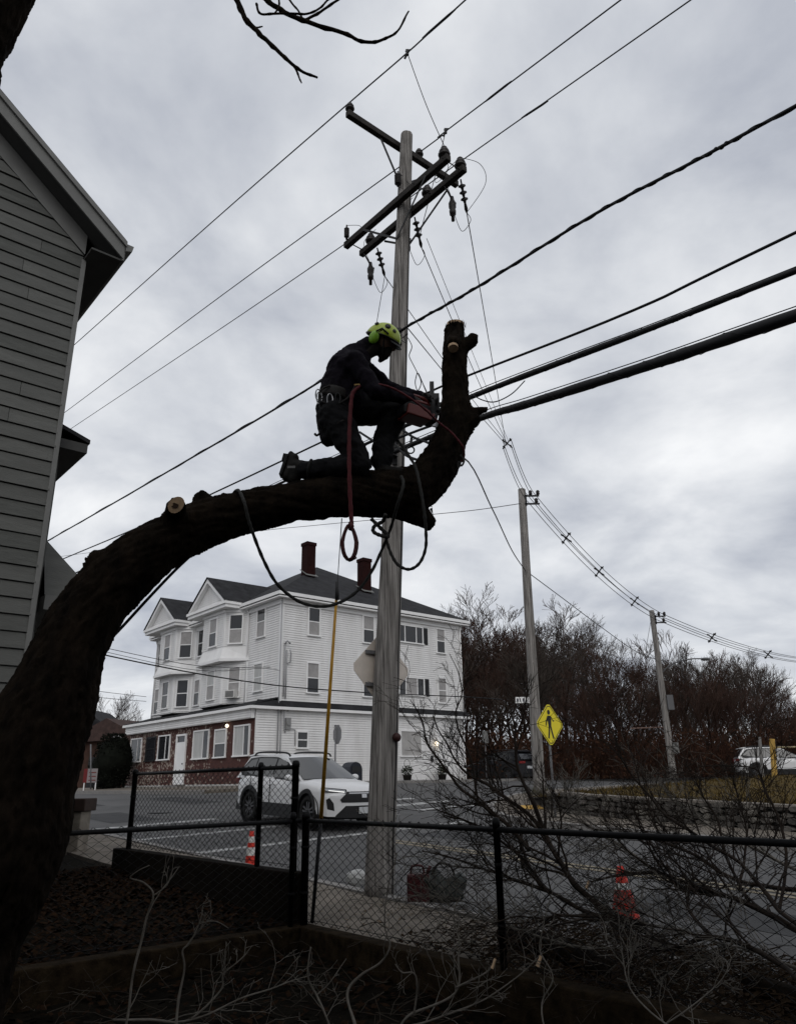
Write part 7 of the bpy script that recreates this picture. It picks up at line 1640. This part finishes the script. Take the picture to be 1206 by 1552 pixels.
# stop sign seen nearly edge-on, back to us
bp2 = at(508, 1150, 31); bp2.z = gz(bp2); c = at(511, 1113, 31)
st = thing('stop_sign', 'grey back of an octagonal stop sign beyond the white car', 'sign', bp2); fr = sign_frame(V((c.x, c.y, c.z)), V((0.86, 0.5, 0)))
flat_poly(fr, [(0.39 * math.cos(math.pi / 8 + q * math.pi / 4), 0.39 * math.sin(math.pi / 8 + q * math.pi / 4)) for q in range(8)], 0.0, 0.006).build('plate', mat('sign_grey', (0.16, 0.16, 0.165), 0.5), st)
g = MB(); g.tube([bp2, V((bp2.x, bp2.y, c.z + 0.3))], 0.03, 8); g.build('post', GALV, st, True)
# small sign far up the side street
bp3 = at(737, 1180, 41); bp3.z = gz(bp3); c = at(735, 1117, 41); s3 = thing('parking_sign', 'small pale sign on a thin post by the house corner', 'sign', bp3)
g = MB(); g.box((c.x - 0.16, c.y - 0.02, c.z - 0.3), (c.x + 0.16, c.y, c.z + 0.3)); g.build('plate', GREYTRIM, s3); g = MB(); g.tube([bp3, c + V((0, 0.02, 0.3))], 0.03, 8); g.build('post', GALV, s3, True)
# estate-agent board and a thin post at far left
p = at(136, 1196, 44); b0 = thing('yard_sign', 'small red and white yard sign on the far left sidewalk', 'sign', V((p.x, p.y, p.z)))
zc = at(136, 1176, 44).z; g = MB(); g.box((p.x - 0.4, p.y - .02, zc - 0.35), (p.x + 0.35, p.y, zc + 0.38)); g.build('board', mat('board_white', (0.22, 0.20, 0.20), 0.6), b0)
g = MB(); g.box((p.x - 0.399, p.y - .03, zc - 0.349), (p.x - 0.2, p.y - .021, zc + 0.379)); 
for q in range(3): g.box((p.x - 0.1, p.y - .03, zc - 0.25 + q * 0.2), (p.x + 0.28, p.y - .021, zc - 0.20 + q * 0.2))
g.build('red_print', mat('board_red', (0.13, 0.012, 0.012), 0.6), b0); g = MB(); g.bar((p.x - 0.33, p.y + .02, p.z - 0.1), (p.x - 0.33, p.y + .02, zc), 0.05, 0.05); g.bar((p.x + 0.3, p.y + .02, p.z - 0.1), (p.x + 0.3, p.y + .02, zc), 0.05, 0.05); g.build_each('leg', TRIM, b0)
p = at(138, 1196, 40); g = MB(); g.tube([p, at(138, 1128, 40)], 0.035, 8); tag(g.build('sign_post', GALV, None, True), 'thin grey post beside the yard sign at far left', 'post')
# gate pillar beside the trunk
p = at(112, 1262, 15.5); p.z = gz(p); pl = thing('gate_pillar', 'pale concrete gate pillar with dark cap just right of the trunk', 'pillar', p)
g = MB(); g.box((p.x - 0.24, p.y - 0.24, p.z - 0.1), (p.x + 0.2, p.y + 0.24, p.z + 0.70)); bev(g.build('shaft', mat('pillar_concrete', (0.17, 0.15, 0.125), 0.9, 0.4, 4, 0.4, 20), pl), 0.02)
g = MB(); g.box((p.x - 0.3, p.y - 0.3, p.z + 0.702), (p.x + 0.27, p.y + 0.3, p.z + 0.93)); bev(g.build('cap', mat('pillar_cap', (0.030, 0.018, 0.014), 0.9, 0.3, 5), pl), 0.02)
# mailbox
p = at(533, 1178, 30); p.z = gz(p); mb = thing('mailbox', 'dark blue street mailbox with rounded top behind the white car', 'mailbox', p)
MBX = mat('mailbox_blue', (0.012, 0.014, 0.022), 0.5); zt = at(533, 1155, 30).z; fr = sign_frame(V((p.x, p.y, 0)), -SD); hh = zt - 0.28
g = MB(fr); prof = [(-0.29, p.z + 0.2), (0.29, p.z + 0.2), (0.29, hh)] + [(0.29 * math.cos(q * math.pi / 8), hh + 0.28 * math.sin(q * math.pi / 8)) for q in range(1, 8)] + [(-0.29, hh)]
g.prism([(a, -0.27, z) for a, z in prof], (0, 0.54, 0)); g.build('box', MBX, mb); 
for a in (-0.24, 0.24):
    for b_ in (-0.22, 0.22): g = MB(fr); g.box((a - .03, b_ - .03, p.z), (a + .03, b_ + .03, p.z + 0.21)); g.build('leg', MBX, mb)
g = MB(fr); g.box((-0.2, 0.271, hh - 0.08), (0.2, 0.29, hh + 0.12)); g.build('chute_flap', IRON, mb)

# ================================================================== cones
CRED = mat('cone_red', (0.55, 0.035, 0.02), 0.6, 0.15, 9); CWH = mat('cone_white', (0.62, 0.62, 0.60), 0.5, 0.1, 9); CBK = mat('cone_base', (0.02, 0.02, 0.02), 0.8)
def cone(p, h, rb, base, bands, label, base_m):
    t_ = thing('traffic_cone', label, 'traffic cone', p, 'traffic cones'); g = MB()
    g.box((p.x - base, p.y - base, p.z), (p.x + base, p.y + base, p.z + 0.035)); bev(g.build('base', base_m, t_), 0.01)
    rt = 0.035
    def rr(q): return rb + (rt - rb) * q
    cuts = [0.0] + [q for b_ in bands for q in b_] + [1.0]
    for i, (a, b_) in enumerate(zip(cuts, cuts[1:])):
        g = MB(); g.lathe(p + V((0, 0, 0.03)), [(rr(a), a * h), (rr(b_), b_ * h)] + ([(rr(b_) - 0.015, b_ * h)] if b_ == 1.0 else []), 24); g.build('band' if i % 2 else 'cone_section', CWH if i % 2 else CRED, t_, True)
p = at(367, 1306, 13.75); p.z = gz(p) - 0.075; p = sn(to_sn(p)[0], 1.98, p.z); cone(p, 0.52, 0.095, 0.13, [(0.28, 0.52), (0.66, 0.84)], 'slim red and white traffic cone at the kerb behind the fence', CRED)
p = sn(-1.95, 3.0); p.z = gz(p) - 0.075; cone(p, 0.53, 0.155, 0.2, [(0.55, 0.68)], 'red traffic cone with one white band on the street, right', CBK)
# ================================================================== things by the pole foot
p = sn(0.15, 1.35); p.z = gz(p) + 0.03; q = at(598, 1325, p.y); t_ = thing('gear_bag', 'dark bag with a red fuel can at the foot of the near pole', 'bag', V((q.x, q.y, p.z)))
g = MB(); c = V((0.28, 10.35, p.z)); 
bagc = V((c.x + 0.20, c.y - 0.05, p.z)); g.ball(bagc + V((0, 0, 0.15)), 0.24, 24, 16, (1.15, 0.8, 0.9))
for i, v in enumerate(g.v): 
    d = v - bagc; g.v[i] = V((v.x, v.y, max(v.z, p.z))) + d * 0.5 * noise.noise(v * 5) + d * 0.2 * noise.noise(v * 14)
g.build('bag_body', mat('bag_dark', (0.010, 0.013, 0.011), 0.6, 0.4, 8), t_, True)
g = MB(); g.tube(spline([bagc + V((-0.15, 0, 0.28)), bagc + V((-0.06, -0.05, 0.42)), bagc + V((0.08, -0.05, 0.40)), bagc + V((0.14, 0, 0.27))], 5), 0.014, 6); g.build('strap', STRAP, t_, True)
fc = V((c.x - 0.10, c.y - 0.12, p.z)); fu = thing('fuel_can', 'dull red fuel can standing against the near pole', 'fuel can', fc)
g = MB(); g.box((fc.x - 0.15, fc.y - 0.09, p.z), (fc.x + 0.12, fc.y + 0.09, p.z + 0.32)); bev(g.build('can', mat('fuel_red', (0.04, 0.005, 0.006), 0.5, 0.3, 8), fu), 0.03)
g = MB(); g.tube(spline([fc + V((-0.1, 0, 0.32)), fc + V((-0.08, 0, 0.40)), fc + V((0.04, 0, 0.40)), fc + V((0.06, 0, 0.32))], 4), 0.014, 6); g.tube([fc + V((0.09, 0, 0.3)), fc + V((0.14, 0, 0.40))], 0.022, 8); g.build('handle', mat('fuel_red', (0.04, 0.005, 0.006), 0.5), fu, True)
t_['label'] = 'dark work bag slumped at the foot of the near pole'
# pale broken kerb block left of the pole
p = at(541, 1338, 11.6); p.z = gz(p) + 0.02; g = MB(); g.ball(p + V((0, 0, 0.06)), 0.16, 8, 6, (1.0, 0.8, 0.7))
for i, v in enumerate(g.v): g.v[i] = v + V((noise.noise(v * 9), noise.noise(v * 9 + V((3, 1, 2))), noise.noise(v * 9 + V((7, 7, 7))))) * 0.04
tag(g.build('stone_block', mat('pale_stone', (0.42, 0.42, 0.41), 0.8, 0.15, 8)), 'pale broken stone block on the kerb left of the near pole', 'stone')
# posts on the bank at right
p = at(1172, 1176, 33); yp = thing('bollard_post', 'yellow square gate post standing in the grass at right', 'post', p); t2 = at(1169, 1120, 33)
g = MB(); g.bar(p - V((0, 0, .3)), t2, 0.17, 0.17, (0, 1, 0)); bev(g.build('post', mat('post_yellow', (0.40, 0.25, 0.06), 0.7, 0.3, 7), yp), 0.015); g = MB(); g.tube([at(1173, 1133, 33), at(1260, 1131, 33)], 0.04, 8); g.build('barrier_rail', mat('rail_pale', (0.30, 0.25, 0.15), 0.6), yp, True)
p = at(1154, 1176, 30); g = MB(); g.bar(p - V((0, 0, .3)), at(1150, 1117, 30), 0.09, 0.09, (0, 1, 0)); tag(g.build('fence_post', mat('post_grey', (0.16, 0.155, 0.15), 0.8, 0.3, 7)), 'thin grey post left of the yellow post', 'post')
p, q = at(955, 1104, 39), at(1008, 1102, 38.5); g = MB(); g.tube([p, q], 0.03, 6); tag(g.build('barrier_arm', mat('arm_brown', (0.16, 0.10, 0.08), 0.7)), 'thin horizontal bar at the edge of the wood left of the third pole', 'bar')
